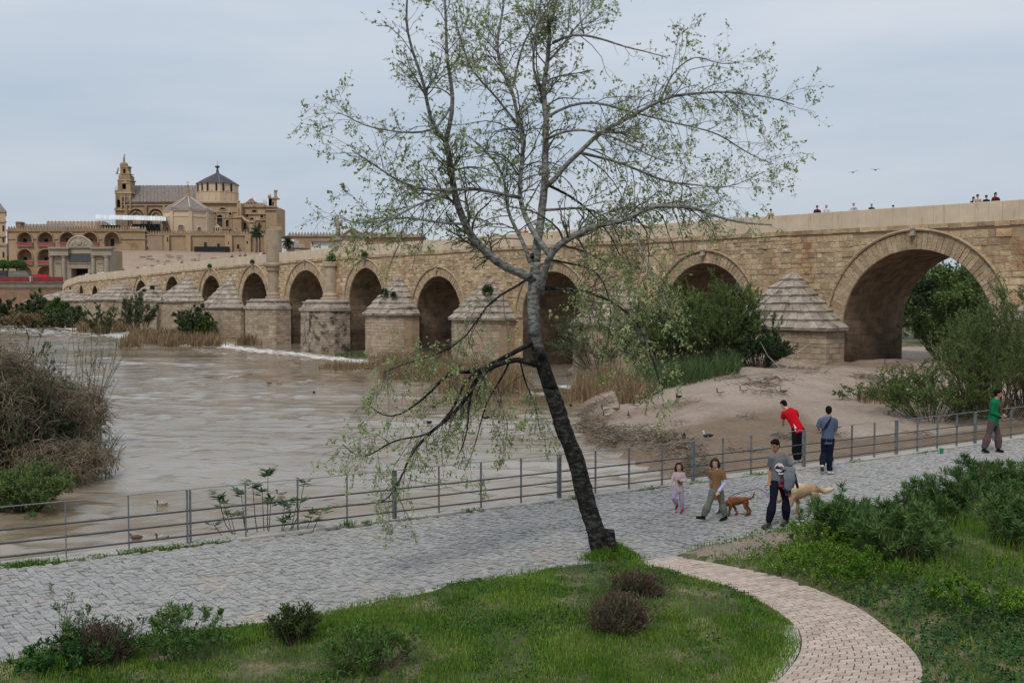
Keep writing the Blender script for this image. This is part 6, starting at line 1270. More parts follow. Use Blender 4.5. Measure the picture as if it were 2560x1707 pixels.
o = obj('crown', lm, M['poplarleaf'], tree); o['kind'] = 'stuff'
cm = MB(); hi_ = along(np.concatenate([B3[:, [0, 1, 2, 3]], B2[:, [0, 2, 4, 5]]]), 8000, .2, 1.); p = hi_[0]; p = p[p[:, 2] > 4.2]; n_ = len(p); C_ = grow(p, unit(hi_[1][:n_]*.5+rdir(n_)*.8+[0, 0, -.2]), R.uniform(.04, .085, n_), 3, .3, .3); tubes(cm, C_, np.tile(np.array([.003, .005, .0028]), (n_, 1)), 3)
o = obj('catkin', cm, M['catkin'], tree); o['kind'] = 'stuff'
# ================================================================ SHRUBS AND WEEDS NEAR BY
def zA(x, y): p = atz(x, y, .1); p[2] = hA(p[None, :2])[0]-.02; return p
def zB(x, y): p = atz(x, y, .3); p[2] = hB(p[None, :2])[0]-.03; return p
def clipped(label, x, y, w, h, lm_='olive', br_=True, n=1500, ll=.075):
    base = zA(x, y); s = base[1]/2489; o = bush('clipped_shrub', label, 'shrub', base, w*s/2, h*s*1.05, lm_, 80 if n < 600 else 56, n, ll, .02, 1.5 if n < 600 else 1.1, -.02, None, .010, 4, .5, 'stemb', .45, .35, 0, .06)
    if n < 600:
        k = 3200; u = rdir(k); u[:, 2] = abs(u[:, 2]); u *= (R.uniform(.15, 1, k)**.4)[:, None]; lm = MB(); leaves(lm, base+u*[w*s*.5, w*s*.42, h*s], unit(u*[1, 1, 1.5]+rdir(k)*.5), .06, .014); q = obj('dead_leaves', lm, M['deadshoot'], o); q['kind'] = 'stuff'
    return o
M['deadshoot'] = mat('reddish_dead_shoot', [(.045, .028, .02), (.15, .10, .075)], 3, var=.5, bump=0)
clipped('round olive-green shrub with upright shoots on the lawn edge beside the promenade, left of centre', 742, 1606, 108, 92, n=2600)
clipped('wide bright green shrub with upright shoots low on the lawn, right of the olive one', 925, 1682, 190, 96, 'lime', True, 2600)
clipped('large bare brown clipped shrub with few leaves on the lawn below the poplar', 1548, 1585, 150, 92, 'olive', True, 400)
clipped('smaller brown clipped shrub close behind the large bare one, beside the brick path', 1592, 1490, 130, 56, 'olive', True, 450)
clipped('brown twiggy clipped shrub among dark weeds at the left end of the lawn', 250, 1652, 150, 92, 'clover', True, 500)
bush('tall_weed', 'tall spindly grey-green flowering weed leaning over the promenade at lower left', 'weed', zA(175, 1660), .42, 1.05, 'oleander', 9, 900, .05, .014, .8, -.03, None, .005, 4, .5, 'lime', .1)
bush('leafy_weed', 'dense dark leafy weed clump on the lawn edge, left of the round olive shrub', 'weed', zA(440, 1640), .46, .62, 'oleander', 34, 2600, .075, .022, .95, -.02, None, .005, 3, .4, 'lime', .05, .35)
bush('leafy_weed', 'low dark leafy weed clump below the brown twiggy shrub at far left', 'weed', zA(185, 1672), .5, .34, 'clover', 34, 2400, .07, .03, .95, -.0, None, .005, 3, .4, 'lime', .05, .4)
def oleander(label, x, y, w, h, n=5200, ll=.14, mt='oleander', name='oleander_bush', lw=.021, twigs=3):
    base = zB(x, y); s = base[1]/2489; return bush(name, label, 'bush', base, w*s*.38, h*s*1.05, mt, 56, int(n*1.5), ll, lw, 1.0, .0, None, .012, twigs, .35, 'stemb', .35, .3)
oleander('grey-green oleander bush beside the pale dog, at the tip of the planting bed', 2112, 1325, 225, 98, 4600)
oleander('broad dark oleander bush in the middle of the planting bed with arching shoots', 2250, 1385, 260, 135, 5600)
oleander('tall oleander bush behind the broad dark one, with two long side shoots', 2350, 1300, 210, 130, 4800)
oleander('bright oleander bush nearest the man in the green jacket, hiding his feet', 2475, 1240, 180, 118, 5200)
oleander('oleander bush with bare lower stems cut by the right edge of the picture', 2560, 1375, 220, 160, 4200)
oleander('small oleander shrub behind the bed where the promenade leaves the picture', 2620, 1230, 150, 120, 2600)
for x, y, lab in ((2045, 1395, 'low leafy bright weed patch between the dirt corner and the grey-green oleander'), (2180, 1420, 'low leafy weed patch in front of the broad dark oleander'), (2470, 1510, 'yellow-green leafy weed mound low in the bed near the right edge'), (2080, 1345, 'leafy weed patch right under the grey-green oleander bush')):
    bush('weed_patch', lab, 'weed', zB(x, y), .62, .42, 'grass2', 40, 3600, .05, .03, 1.0, 0, None, .004, 3, .3, 'lime', .0, .5)
b0 = np.array([TB[0]+.12, TB[1]-.10, .05]); n_ = 2600; p = b0+np.stack([R.normal(size=n_)*.2, R.normal(size=n_)*.14, np.zeros(n_)], 1); e = thing('grass_tuft', 'lush tuft of tall grass and weeds wrapped round the foot of the poplar', 'grass', b0); mb = MB(); blades(mb, p, .30*R.uniform(.4, 1.2, n_)*np.exp(-((p-b0)**2).sum(1)/.16), .014, .6)
q = p[:1500]+np.stack([R.normal(size=1500)*.02, R.normal(size=1500)*.02, R.uniform(0, .28, 1500)*np.exp(-((p[:1500]-b0)**2).sum(1)/.1)], 1); leaves(mb, q, rdir(1500)+[0, 0, .4], .055, .035); o = obj('foliage', mb, M['grass2'], e)
# fig sapling behind the railing
b0 = np.array([*off(s_at(672), -.30), -.25]); e = thing('fig_sapling', 'fig sapling with large lobed leaves growing from the quay wall behind the railing', 'sapling', b0)
Yf = b0[1]+.1; tips = [(670, 1175, 9), (631, 1206, 9), (543, 1236, 9), (762, 1200, 8), (745, 1245, 5), (655, 1222, 6), (602, 1228, 6), (605, 1280, 5), (532, 1306, 5), (715, 1296, 5), (781, 1290, 5), (807, 1272, 3), (677, 1250, 4), (712, 1262, 4), (575, 1282, 4), (560, 1262, 4)]
fl = []
for a, b in [((-1, .45), 0)]: pass
lobes = []
for k, an in enumerate((-100, -50, 0, 50, 100)):
    l_ = (.55, .85, 1.0, .85, .55)[k]; a_ = math.radians(an); lobes += [(math.sin(a_-.22)*l_*.55, math.cos(a_-.22)*l_*.55), (math.sin(a_)*l_, math.cos(a_)*l_), (math.sin(a_+.22)*l_*.6, math.cos(a_+.22)*l_*.6), (math.sin(a_+.44)*.33, math.cos(a_+.44)*.33)]
lobes = [(0, -.12)]+lobes[:-1]; mb = MB(); mb.add([(0, .15, .04)]+[(x, y, -.1*abs(x)-.04*y*y) for x, y in lobes], [(0, i, i % len(lobes)+1) for i in range(1, len(lobes)+1)]); fme = mb.mesh('leaf'); fme.materials.append(M['fig'])
sm = MB()
for x, y, n_ in tips:
    t_ = aty(x, y, Yf+R.uniform(-.25, .35)); bx = b0+[(t_[0]-b0[0])*.35+R.uniform(-.05, .05), 0, 0]; bx[2] = -.4; mid = bx*.5+t_*.5+[(t_[0]-b0[0])*.12, 0, -.03]
    sm.tube([bx, mid, t_], [.013, .009, .006], 5)
    for k in range(n_+3):
        a = R.uniform(0, 2*math.pi); d = np.array([math.cos(a), math.sin(a)*.8, R.uniform(-.2, .7)]); q = t_+d*R.uniform(.04, .10)-[0, 0, R.uniform(0, .12)]; s = R.uniform(.14, .22)
        lo = inst('leaf', fme, e, q-b0, None, (s, s, s)); lo.rotation_euler = Vector(d*[1, 1, .3]+[0, -.3, .25]).to_track_quat('Y', 'Z').to_euler()
obj('stem', sm, M['stemb'], e)
# tufts growing in the kerb joints
def tuft(x, n_, h, lab, w_=.3, mt='grass2'):
    s = s_at(x); c = off(s, .08); base = np.array([c[0], c[1], .01]); e = thing('weed_tuft', lab, 'weed', base); p = base+np.stack([R.normal(size=n_)*w_, R.normal(size=n_)*w_*.35, np.zeros(n_)], 1)@np.array([[fdir(s)[0], fdir(s)[1], 0], [fdir(s)[1], -fdir(s)[0], 0], [0, 0, 1]])
    p[:, 2] = .01; mb = MB(); blades(mb, p, h*R.uniform(.4, 1.2, n_), .012, .9); D = rdir(n_); D[:, 2] = abs(D[:, 2])*.6; leaves(mb, p+D*.03, D, .05, .03); obj('foliage', mb, M[mt], e)
for x, n_, h, w_, lab in ((55, 500, .10, .22, 'thick green weed tuft at the foot of the railing near the left edge'), (120, 240, .06, .2, 'low weed tuft just right of the thick one at the left edge'), (240, 90, .07, .1, 'small weed tuft between the second and third railing posts'), (345, 420, .07, .22, 'green weed tuft under the railing near the pair of ducks'), (420, 260, .06, .2, 'low weed tuft left of the first double post'), (520, 200, .05, .2, 'low weed tuft right of the first double post'),
                        (865, 90, .16, .08, 'upright grassy tuft right of the fig sapling'), (912, 60, .12, .06, 'small grassy tuft left of the second double post'), (1000, 120, .05, .2, 'low weed strip at the foot of the second double post'), (1170, 150, .08, .15, 'small green tuft between the second and third double posts'), (1435, 80, .10, .12, 'tiny tuft just left of the poplar trunk'), (1620, 200, .05, .25, 'weed strip near the small girl'), (1735, 140, .05, .15, 'weed strip at the double post behind the children'), (1880, 220, .05, .25, 'weed strip behind the walking man'), (2130, 120, .05, .2, 'weed strip right of the man in the blue shirt'), (2310, 160, .05, .3, 'weed strip beside the green cup')): tuft(x, n_, h, lab, w_)
c = off(s_at(2312), .55); e = tag(obj('plastic_cup', MB().lathe((c[0], c[1], .03), [(.045, 0), (.06, .13), (.062, .14), (.055, .14), (.04, .02)], 12), flat('green_plastic', (.01, .22, .09), .4), loc=(c[0], c[1], .03)), 'green plastic cup left standing on the kerb near the railing', 'cup')
# ================================================================ RIVER VEGETATION, DEBRIS
def feathery(name, label, x, y, w, h, mt, n, ll=.12, lw=.02, nst=30, base=None, spread=1., grav=.0, twigs=4, stem=.02, t0=.15, ry=None, cat='bush', stemmat='stemb', up=.35, droop=0):
    b = base if base is not None else rb(x, y); s = b[1]/2489; n, ll, lw = int(n*1.8), ll*1.15, lw*1.9; return bush(name, label, cat, b, w*s/2, h*s*1.06, mt, nst, n, ll, lw, spread, grav, None, stem, twigs, up, stemmat, t0, .15, droop, .1, (ry or w)*s/2)
# far bank bushes
feathery('dark_bush', 'dark evergreen bush against the riverside wall, at the far left', 28, 814, 92, 62, 'tama', 8000, .42, .2, 30, spread=1.1, stem=.12, t0=.05)
feathery('dark_bush', 'second dark evergreen bush against the riverside wall, right of the far-left one', 66, 813, 64, 52, 'deep', 5600, .42, .2, 26, spread=1.1, stem=.12, t0=.05)
feathery('dark_bush', 'tall grey-green bush climbing the riverside wall, left of the bridge end', 108, 812, 84, 76, 'tama', 7000, .42, .16, 26, spread=1.1, stem=.12, t0=.05)
feathery('willow_bush', 'bright green willow bush against the first far pier of the bridge', 145, 818, 70, 70, 'lime', 5000, .42, .1, 24, spread=1., stem=.1, t0=.3)
feathery('willow_bush', 'dark bushy thicket at the foot of the first far pier, below the bright willow', 168, 820, 82, 48, 'tama', 6000, .42, .15, 26, spread=1.1, stem=.1, t0=.05)
feathery('bank_thicket', 'brown thicket at the water edge below the riverside wall', 80, 819, 120, 30, 'reed', 2600, .8, .12, 40, spread=1.1, stem=.06, t0=.05)
feathery('small_tree', 'open grey-green tamarisk with bare stems on the reed islet between the far piers', 342, 836, 96, 104, 'tama', 8200, .26, .05, 26, spread=1., stem=.07, t0=.3, cat='tree', twigs=6)
feathery('small_tree', 'smaller sparse tamarisk at the foot of the second far pier', 255, 836, 70, 78, 'tama', 4000, .26, .05, 18, spread=1., stem=.05, t0=.3, cat='tree', twigs=5)
feathery('round_bush', 'round grey-green bush on the islet in front of the pointed pier', 482, 846, 76, 78, 'tama', 9000, .3, .08, 30, spread=1.15, stem=.08, t0=.1)
feathery('round_bush', 'low green bush just right of the round one, by the pointed pier', 512, 848, 44, 58, 'willow', 2600, .4, .14, 20, spread=1.15, stem=.08, t0=.1)
def reeds(label, px, h, n, mt='reed', w=.05, lean=.45, name='reed_bed', debris=True):
    """px: outline of the bed on the water, measured"""
    P = [tuple(rb(x, y)) for x, y in px]; p = scatter(P, n*3)[:n]; p[:, :2] += R.normal(size=(len(p), 2))*h*.22; c = np.mean(np.array(P), 0); e = thing(name, label, 'reeds', c); mb = MB(); p[:, 2] = wz(p[:, 1])-.05; hh = h*R.uniform(.5, 1.15, len(p)); blades(mb, p, hh, w, lean); o = obj('reed_blades', mb, M[mt], e); o['kind'] = 'stuff'
    m2 = MB(); P_ = np.array(P); mm_ = (P_-c)*[.96, .96, 0]+c; mm_[:, 2] = wz(mm_[:, 1])+.06; q = np.concatenate([P_-[0, 0, .1], mm_]); k = len(P_); m2.add(q, [(i, (i+1) % k, k+(i+1) % k, k+i) for i in range(k)]+[tuple(range(k, 2*k))]); obj('mud', m2, M['debris'], e); return e
reeds('dry brown reed bed at the foot of the far rounded piers', [(188, 830), (230, 822), (310, 824), (316, 831), (250, 836)], 2.3, 1200, w=.18)
reeds('long dry reed islet in front of the round bush and tamarisk', [(318, 848), (345, 838), (480, 838), (545, 850), (520, 862), (400, 864), (335, 858)], 1.8, 2600, w=.13)
reeds('small reed clump in the rapids, leftmost of three small ones', [(300, 866), (320, 860), (352, 864), (345, 870), (310, 871)], 1.9, 260, w=.12)
reeds('small reed clump in the rapids, middle of three small ones', [(404, 866), (440, 862), (446, 868), (410, 870)], 1.7, 200, w=.12)
reeds('small reed clump in the rapids, rightmost of three small ones', [(470, 866), (550, 858), (552, 866), (480, 868)], 1.7, 320, w=.12)
reeds('brown reed tuft at the foot of the plain moulded pier', [(592, 862), (640, 856), (642, 862), (600, 866)], 2.0, 260, w=.12)
reeds('green-brown weed strip in the shallows under the cone-capped pier', [(828, 893), (880, 884), (990, 884), (985, 895), (880, 898)], .7, 900, 'reedgreen', w=.06)
reeds('low dry reed strip in mid river, nearest the black-stained pier', [(792, 926), (840, 914), (930, 914), (935, 924), (860, 931)], .95, 900, w=.05)
reeds('tangled grey-green reed bank in front of the cone-capped piers', [(905, 925), (940, 900), (1030, 888), (1230, 890), (1240, 925), (1100, 935)], 1.3, 3600, 'reed', w=.055)
reeds('large rusty brown reed bank left of the poplar trunk', [(945, 942), (1010, 925), (1150, 925), (1180, 950), (1150, 962), (1000, 952)], 1.5, 3600, w=.05)
reeds('second rusty reed bank, partly hidden by the drooping poplar branches', [(1105, 985), (1130, 958), (1230, 940), (1310, 960), (1300, 985), (1180, 998)], 2.1, 3200, w=.045)
reeds('orange brown reed bed at the tip of the sand bar, right of the trunk', [(1436, 1005), (1450, 975), (1520, 955), (1570, 965), (1560, 990), (1490, 1012)], 1.9, 2800, w=.045)
# the willow and cane thicket on the sand bar
def sb_(x, y): return atsand(x, y)
feathery('willow_thicket', 'large feathery green willow thicket between the second arch and the square stepped pier cap', 1800, 950, 275, 235, 'willow', 26000, .17, .035, 60, base=sb_(1790, 925), spread=1.0, stem=.045, t0=.08, ry=160, twigs=6)
feathery('willow_thicket', 'lower green willow thicket in front of the shaded second arch', 1670, 960, 280, 210, 'willow', 15000, .17, .035, 50, base=sb_(1660, 938), spread=1.05, stem=.04, t0=.05, ry=140, twigs=6)
feathery('willow_thicket', 'low grey-green thicket around the pier left of the cane, beyond the poplar trunk', 1500, 940, 230, 130, 'tama', 8000, .16, .04, 50, base=sb_(1500, 925), spread=1.05, stem=.03, t0=.05, ry=120, twigs=5)
feathery('willow_thicket', 'dark thicket at the foot of the square stepped pier', 1905, 930, 150, 80, 'deep', 6500, .15, .05, 40, base=sb_(1895, 918), spread=1.05, stem=.03, t0=.05, ry=90, twigs=5)
def cane(label, px, h, n, mt='reedgreen', w=.045):
    P = [tuple(sb_(x, y)) for x, y in px]; p = scatter(P, n*3)[:n]; p[:, 2] = sandz(p[:, 0], p[:, 1]); e = thing('cane_bed', label, 'cane', np.mean(np.array(P), 0)); mb = MB(); blades(mb, p, h*R.uniform(.25, 1.2, len(p)), w, .8); o = obj('cane_blades', mb, M[mt], e); o['kind'] = 'stuff'
cane('tall bright green cane bed at the edge of the sand, below the willow thicket', [(1600, 1000), (1660, 975), (1760, 955), (1850, 935), (1840, 915), (1700, 915), (1590, 950)], 1.6, 7000)
cane('brown and green grasses fringing the sand behind the shore ducks', [(1540, 985), (1590, 965), (1640, 985), (1600, 1012), (1550, 1010)], 1.3, 2600, 'reed')
feathery('tamarisk_bush', 'very large airy green tamarisk bush filling the foot of the great arch at right', 2480, 1060, 400, 290, 'willow', 27000, .13, .02, 70, base=sb_(2485, 1045), spread=1.05, stem=.03, t0=.1, ry=260, twigs=7)
feathery('tamarisk_bush', 'bright green low part of the tamarisk spreading left over the sand', 2350, 1060, 270, 125, 'willow', 17000, .11, .02, 44, base=sb_(2330, 1050), spread=1.2, stem=.02, t0=.1, ry=200, twigs=6, up=.1)
feathery('tamarisk_bush', 'dark brown-green tamarisk against the right edge of the picture', 2580, 1060, 260, 300, 'tama', 16000, .13, .03, 44, base=sb_(2580, 1020), spread=1.1, stem=.03, t0=.1, ry=260, twigs=6)
feathery('tamarisk_bush', 'tall green tamarisk standing in the great arch opening, behind the airy one', 2350, 900, 190, 150, 'willow', 9000, .18, .04, 40, base=sb_(2380, 905), spread=1.1, stem=.04, t0=.05, ry=160, twigs=6)
feathery('small_tamarisk', 'small low green tamarisk sprig on the open sand, left of the dry grass', 2160, 1000, 110, 34, 'willow', 1200, .13, .025, 16, base=sb_(2145, 998), spread=1.2, stem=.012, t0=.1, ry=60, twigs=4, up=0)
cane('dry brown grass and green blades on the open sand before the great arch', [(2140, 1002), (2200, 985), (2250, 995), (2230, 1008), (2160, 1010)], .85, 420, 'reed', .03)
# trees seen through the great arch and beyond
def bigtree(label, x, y, Yd, w, h, mt, n=6500, ll=.58):
    b = aty(x, y, Yd); b[2] = -1.5; e = thing('tree', label, 'tree', b); top_ = b+[0, 0, h]; mb = MB(); T_ = grow(b[None], np.array([[.05, 0, 1.]]), h*.7, 6, .05, 0); tubes(mb, T_, np.linspace(.35, .12, 6)[None], 8)
    B, r_ = branch(T_, np.linspace(.35, .12, 6)[None], 26, w*.9, (.5, 1.2), 6, .15, -.02, .15, 1, .5, .04, .2); C_, c_ = branch(B, r_, 170, w*.42, (.4, 1.1), 5, .2, 0, .2, 1, .5, .02, .1); tubes(mb, B, r_, 5); tubes(mb, C_, c_, 3); obj('trunk', mb, M['stemb'], e)
    lm = MB(); p, t_, i, tt = along(C_, n, .1, 1.); p = p+R.normal(size=p.shape)*w*.05; leaves(lm, p, rdir(n)-[0, 0, .2], ll*R.uniform(.5, 1.1, n), ll*.4); o = obj('crown', lm, M[mt], e)
    return e
for x, Yd, w, h, mt, lab in ((2390, 108, 5.5, 10.5, 'willow', 'broad grey-green tree beyond the bridge, seen in the middle of the great arch'), (2340, 122, 6, 12.5, 'deep', 'dark tree beyond the bridge, seen at the left of the great arch'), (2460, 112, 5.5, 11, 'deep', 'dark tree beyond the bridge, seen at the right of the great arch'), (2290, 140, 6, 11, 'willow', 'pale tree far beyond the bridge, lowest in the great arch'), (2430, 132, 6, 13, 'deep', 'tallest dark tree beyond the bridge, behind the grey-green one'),
                          (1760, 140, 6, 10, 'deep', 'dark tree beyond the bridge behind the second arch'), (1880, 135, 6, 9, 'deep', 'dark tree beyond the bridge, right of the second arch'), (2560, 118, 6, 11, 'deep', 'dark tree beyond the bridge near the right edge')): bigtree(lab, x, 900, Yd, w, h, mt)
mb = MB(); mb.box(8, 160, 116, 240, -7, -.9); struct('far_bank', mb, M['lawn'])
# plants growing on the masonry
def wallplant(bx, by, bz, r, lab, mt='deep'):
    p = BW(bx, by, bz); e = thing('wall_plant', lab, 'plant', p); n_ = 420; u = rdir(n_)*R.uniform(.3, 1, n_)[:, None]*r; mb = MB(); leaves(mb, p+u+[0, 0, r*.6], unit(u+[0, 0, .3]), r*.5, r*.2); obj('foliage', mb, M[mt], e)
wallplant(-85.2, -.5, 10.1, .7, 'tuft of green growing on top of the short round column', 'willow'); wallplant(-66.3, -3.1, 5.1, .5, 'dark round plant growing on the cone-shaped pier cap with two plants'); wallplant(-64.9, -2.6, 4.9, .38, 'second smaller plant low on the same cone-shaped pier cap')
wallplant(-158.6, -3.1, 5.9, .45, 'dark plant on the rounded pier cap left of the pointed cap'); wallplant(-156.6, -2.2, 6.6, .45, 'dark plant at the right edge of the rounded pier cap by the pointed one'); wallplant(-44.8, -2.6, 5.2, .6, 'dark plant on the pier cap half hidden by the poplar'); wallplant(-76, -.3, 10.4, .5, 'small plant over the top of the arch between the column and the cone-shaped cap', 'willow')
for k, (ax_, lab) in enumerate(((-131.4, 'small weed over the crown of the arch left of the tall column'), (-113, 'small weed over the crown of the arch just left of the tall column pier'))): wallplant(ax_, -.35, [10.4, 10.6][k], .4, lab, 'willow')
# ---------------------------------------------------------------- flooded thicket at left
wid = dict(stemmat='stemb')
feathery('flooded_thicket', 'green lower part of the flooded thicket at left, with hanging willow fronds touching the water', 60, 1260, 280, 110, 'willow', 11000, .10, .022, 60, base=rb(50, 1275), spread=1.0, stem=.02, t0=.05, ry=200, twigs=6, droop=.5, grav=.03)
feathery('flooded_thicket', 'dark green heart of the flooded thicket against the left edge', 20, 1180, 300, 190, 'deep', 12000, .11, .035, 60, base=rb(10, 1185), spread=1.0, stem=.03, t0=.05, ry=260, twigs=6)
feathery('flooded_thicket', 'bright green shoots inside the flooded thicket at left', 110, 1150, 200, 170, 'lime', 3600, .10, .035, 40, base=rb(105, 1160), spread=1.0, stem=.02, t0=.2, ry=200, twigs=5)
def tangle(name, label, x, y, w, h, n, mt='debris', ln=.7, r=.009, droop=.16, z0=.15, depth=1.0, ragn=0):
    """a heap of bent dead stems with rags of flood debris"""
    b = rb(x, y); s = b[1]/2489; W_, H_ = w*s/2, h*s; u = rdir(n); u *= ((R.uniform(.25, 1, n)**.5)*(.62+.75*vnoise(u[:, :2]*[1, 1]+u[:, 2:]*[.7, 1.3]+9, 2.1, len(label))))[:, None]; p = b+u*[W_, W_*depth, H_*.5]+[0, 0, H_*.5]; p[:, 2] = np.maximum(p[:, 2], WZ+.02); e = thing(name, label, 'thicket', b)
    P = grow(p, rdir(n)+[0, 0, .3], ln*R.uniform(.4, 1.3, n), 4, .4, droop*1.4); mb = MB(); tubes(mb, P, np.full((n, 4), r)*R.uniform(.5, 1.4, n)[:, None]); o = obj('dead_stems', mb, M[mt], e); o['kind'] = 'stuff'
    m2 = MB(); q, t_, i, tt = along(P, n*3, 0, 1); leaves(m2, q, unit(t_+rdir(len(q))*.6-[0, 0, .6]), ln*.22*R.uniform(.4, 1.4, len(q)), .022); o = obj('dead_leaves', m2, M[mt], e); o['kind'] = 'stuff'
    if ragn: m3 = MB(); k = p[R.choice(n, ragn)]; q = np.repeat(k, 4, 0)+R.normal(size=(ragn*4, 3))*.04; leaves(m3, q, rdir(ragn*4)-[0, 0, 1.4], .2, .045); o = obj('rags', m3, M['rag'], e); o['kind'] = 'stuff'
    return e
tangle('debris_thicket', 'grey-brown mass of dead stems hung with flood debris, at the top of the left thicket', 20, 1195, 230, 340, 4200, r=.012, ragn=60); feathery('flooded_thicket', 'loose olive-green top of the flooded thicket, tallest at the left edge', 20, 1180, 250, 330, 'tama', 7000, .09, .02, 50, base=rb(15, 1200), spread=1.1, stem=.02, t0=.1, ry=240, twigs=5); tangle('debris_thicket', 'brown hummock of dead stems, middle of the left thicket over the water', 125, 1165, 190, 240, 3200, r=.012, ragn=20)
tangle('debris_thicket', 'dark brown overhanging raft of dead stems low over the water at left', 150, 1200, 250, 100, 2600, r=.012, ragn=30, z0=0); tangle('debris_thicket', 'dead brown mound at the right tip of the left thicket', 212, 1112, 110, 150, 1700, r=.012)
feathery('bare_shoots', 'tall thin bare shoots rising above the right side of the flooded thicket', 215, 1080, 190, 320, 'willow', 620, .07, .025, 22, base=rb(205, 1085), spread=.95, stem=.024, t0=.3, ry=60, twigs=2, up=.8, cat='shoots')
feathery('bare_shoots', 'leafy upright shoots at the top left of the flooded thicket', 60, 1080, 190, 340, 'willow', 3200, .08, .025, 34, base=rb(50, 1090), spread=.8, stem=.02, t0=.35, ry=80, twigs=2, up=.9, cat='shoots')
feathery('bare_shoots', 'fan of thin brown shoots leaning out over the water at the right of the thicket', 250, 1130, 130, 70, 'willow', 260, .05, .02, 24, base=rb(245, 1134), spread=1.3, stem=.016, t0=.3, ry=60, twigs=2, up=.1, cat='shoots')
# ---------------------------------------------------------------- driftwood on the sand
def drift(label, pts, n, ln=.5, spread=.5, r=.018, mt=('debris', 'deadwood'), name='driftwood', h=.16):
    P = np.array([sb_(x, y) for x, y in pts]); e = thing(name, label, 'driftwood', P.mean(0)); k = R.integers(0, max(1, len(P)-1), n); u = R.uniform(0, 1, n)[:, None]; q = P[k]*(1-u)+P[np.minimum(k+1, len(P)-1)]*u+R.normal(size=(n, 3))*[spread, spread, 0]; q[:, 2] = np.maximum(sandz(q[:, 0], q[:, 1]), WZ)+R.uniform(.0, h, n)
    a = R.uniform(0, 6.28, n); D = np.stack([np.cos(a), np.sin(a), R.normal(size=n)*.18], 1)
    for j, m_ in enumerate(mt):
        sl_ = slice(j, None, len(mt)); T_ = grow(q[sl_], D[sl_], ln*R.uniform(.3, 1.3, len(q[sl_])), 4, .25, .03); mb = MB(); tubes(mb, T_, np.linspace(1, .4, 4)[None]*r*R.uniform(.3, 1.4, len(T_))[:, None], 3); o = obj('sticks', mb, M[m_], e); o['kind'] = 'stuff'
drift('dark rim of driftwood along the waterline at the tip of the sand bar', [(1452, 1060), (1480, 1078), (1520, 1096), (1560, 1108)], 900, .55, .5, .022, ('debris', 'debris', 'deadwood'), h=.3); drift('upper pile of driftwood at the waterline above the shore ducks', [(1470, 1040), (1490, 1018), (1505, 1000)], 420, .6, .6, .022, h=.25)
drift('driftwood bank running from the shore towards the double post', [(1565, 1080), (1620, 1098), (1660, 1112), (1715, 1130)], 1100, .5, .55, .022, ('debris', 'debris', 'deadwood'), h=.28); drift('driftwood heap behind the children, at the foot of the railing', [(1722, 1140), (1735, 1165), (1745, 1190), (1765, 1185)], 800, .42, .35, .016, h=.3)
for i, (x, y, n_, s_) in enumerate(((1832, 944, 130, 1.), (1905, 960, 160, 1.), (1940, 948, 120, 1.1), (2002, 922, 80, .9), (1930, 982, 90, .8), (2170, 945, 260, .9), (2215, 955, 160, .9), (1835, 1125, 40, .3), (1890, 1128, 60, .35), (2085, 1085, 60, .35), (1965, 1092, 160, .35), (1870, 1045, 60, .3), (2040, 930, 40, .8), (1700, 1010, 40, .5), (2300, 1085, 50, .4), (1690, 1060, 30, .3))):
    lab = ['left of the dark thicket', 'below the willow thicket, with long pale sticks', 'beside the ducks walking high on the sand', 'in front of the square stepped pier', 'near the upper ducks', 'largest, near the great arch', 'beside the largest pile, near the tamarisk', 'near the railing and the muscovy duck', 'on the damp sand behind the walking man', 'on the damp sand right of the man in blue', 'by the hands of the boy in red', 'above the damp sand patch', 'under the great arch mouth', 'near the cane bed', 'low behind the railing at right', 'by the pair of large ducks'][i]
    drift('pile of sticks on the sand, '+lab, [(x-12, y), (x+14, y+3)], n_, .6*s_+.2, .55*s_+.1, .012+.008*s_)
b = sb_(1960, 930); e = thing('dead_branch', 'pale dead branch standing up from the sticks before the willow thicket', 'branch', b); mb = MB(); mb.tube([b, b+[.9, 0, 1.4], b+[2.0, .3, 2.1]], [.05, .04, .015], 5); mb.tube([b+[.9, 0, 1.4], b+[.6, 0, 2.3]], [.03, .012], 5); mb.tube([b, b+[-1.2, 0, 1.2], b+[-1.7, .2, 2.2]], [.04, .03, .012], 5); obj('wood', mb, M['deadwood'], e)
# ================================================================ PEOPLE AND ANIMALS
def skin(n, c): return mat(n, [c], rough=.6, var=0, bump=0)
SK = skin('skin', (.42, .235, .16)); SKL = skin('pale_skin', (.50, .31, .23)); SKT = skin('tan_skin', (.33, .17, .105))
def cloth(n, c, v=.1, b=.5): return mat(n, [tuple(x*.82 for x in c), c], 5, rough=.9, var=0, bump=b, bscale=14, bdist=.03, spec=.15)
HAIR = mat('dark_hair', [(.005, .004, .003), (.014, .010, .008)], 40, rough=.8, spec=.05, var=0, bump=.6, bscale=120, bdist=.005); HAIRB = mat('brown_hair', [(.03, .015, .009), (.075, .038, .02)], 30, rough=.8, spec=.1, var=0, bump=.6, bscale=90, bdist=.005, stretch=(1, 1, .2))
EYE = flat('eye_dark', (.01, .008, .007), .3); LIP = flat('lip', (.28, .09, .075), .6); WHT = cloth('white_cloth', (.6, .6, .62)); BLK = cloth('black_cloth', (.012, .012, .013))
def fuse(mb, vox, sm=3):
    """one continuous skin from overlapping shapes"""
    me = mb.mesh('tmp'); o = bpy.data.objects.new('tmp', me); COL.objects.link(o)
    m_ = o.modifiers.new('r', 'REMESH'); m_.mode = 'VOXEL'; m_.voxel_size = vox
    if sm: s_ = o.modifiers.new('s', 'SMOOTH'); s_.factor = .5; s_.iterations = sm
    dg = bpy.context.evaluated_depsgraph_get(); r = bpy.data.meshes.new_from_object(o.evaluated_get(dg)); bpy.data.objects.remove(o); bpy.data.meshes.remove(me); r.materials.clear(); return r
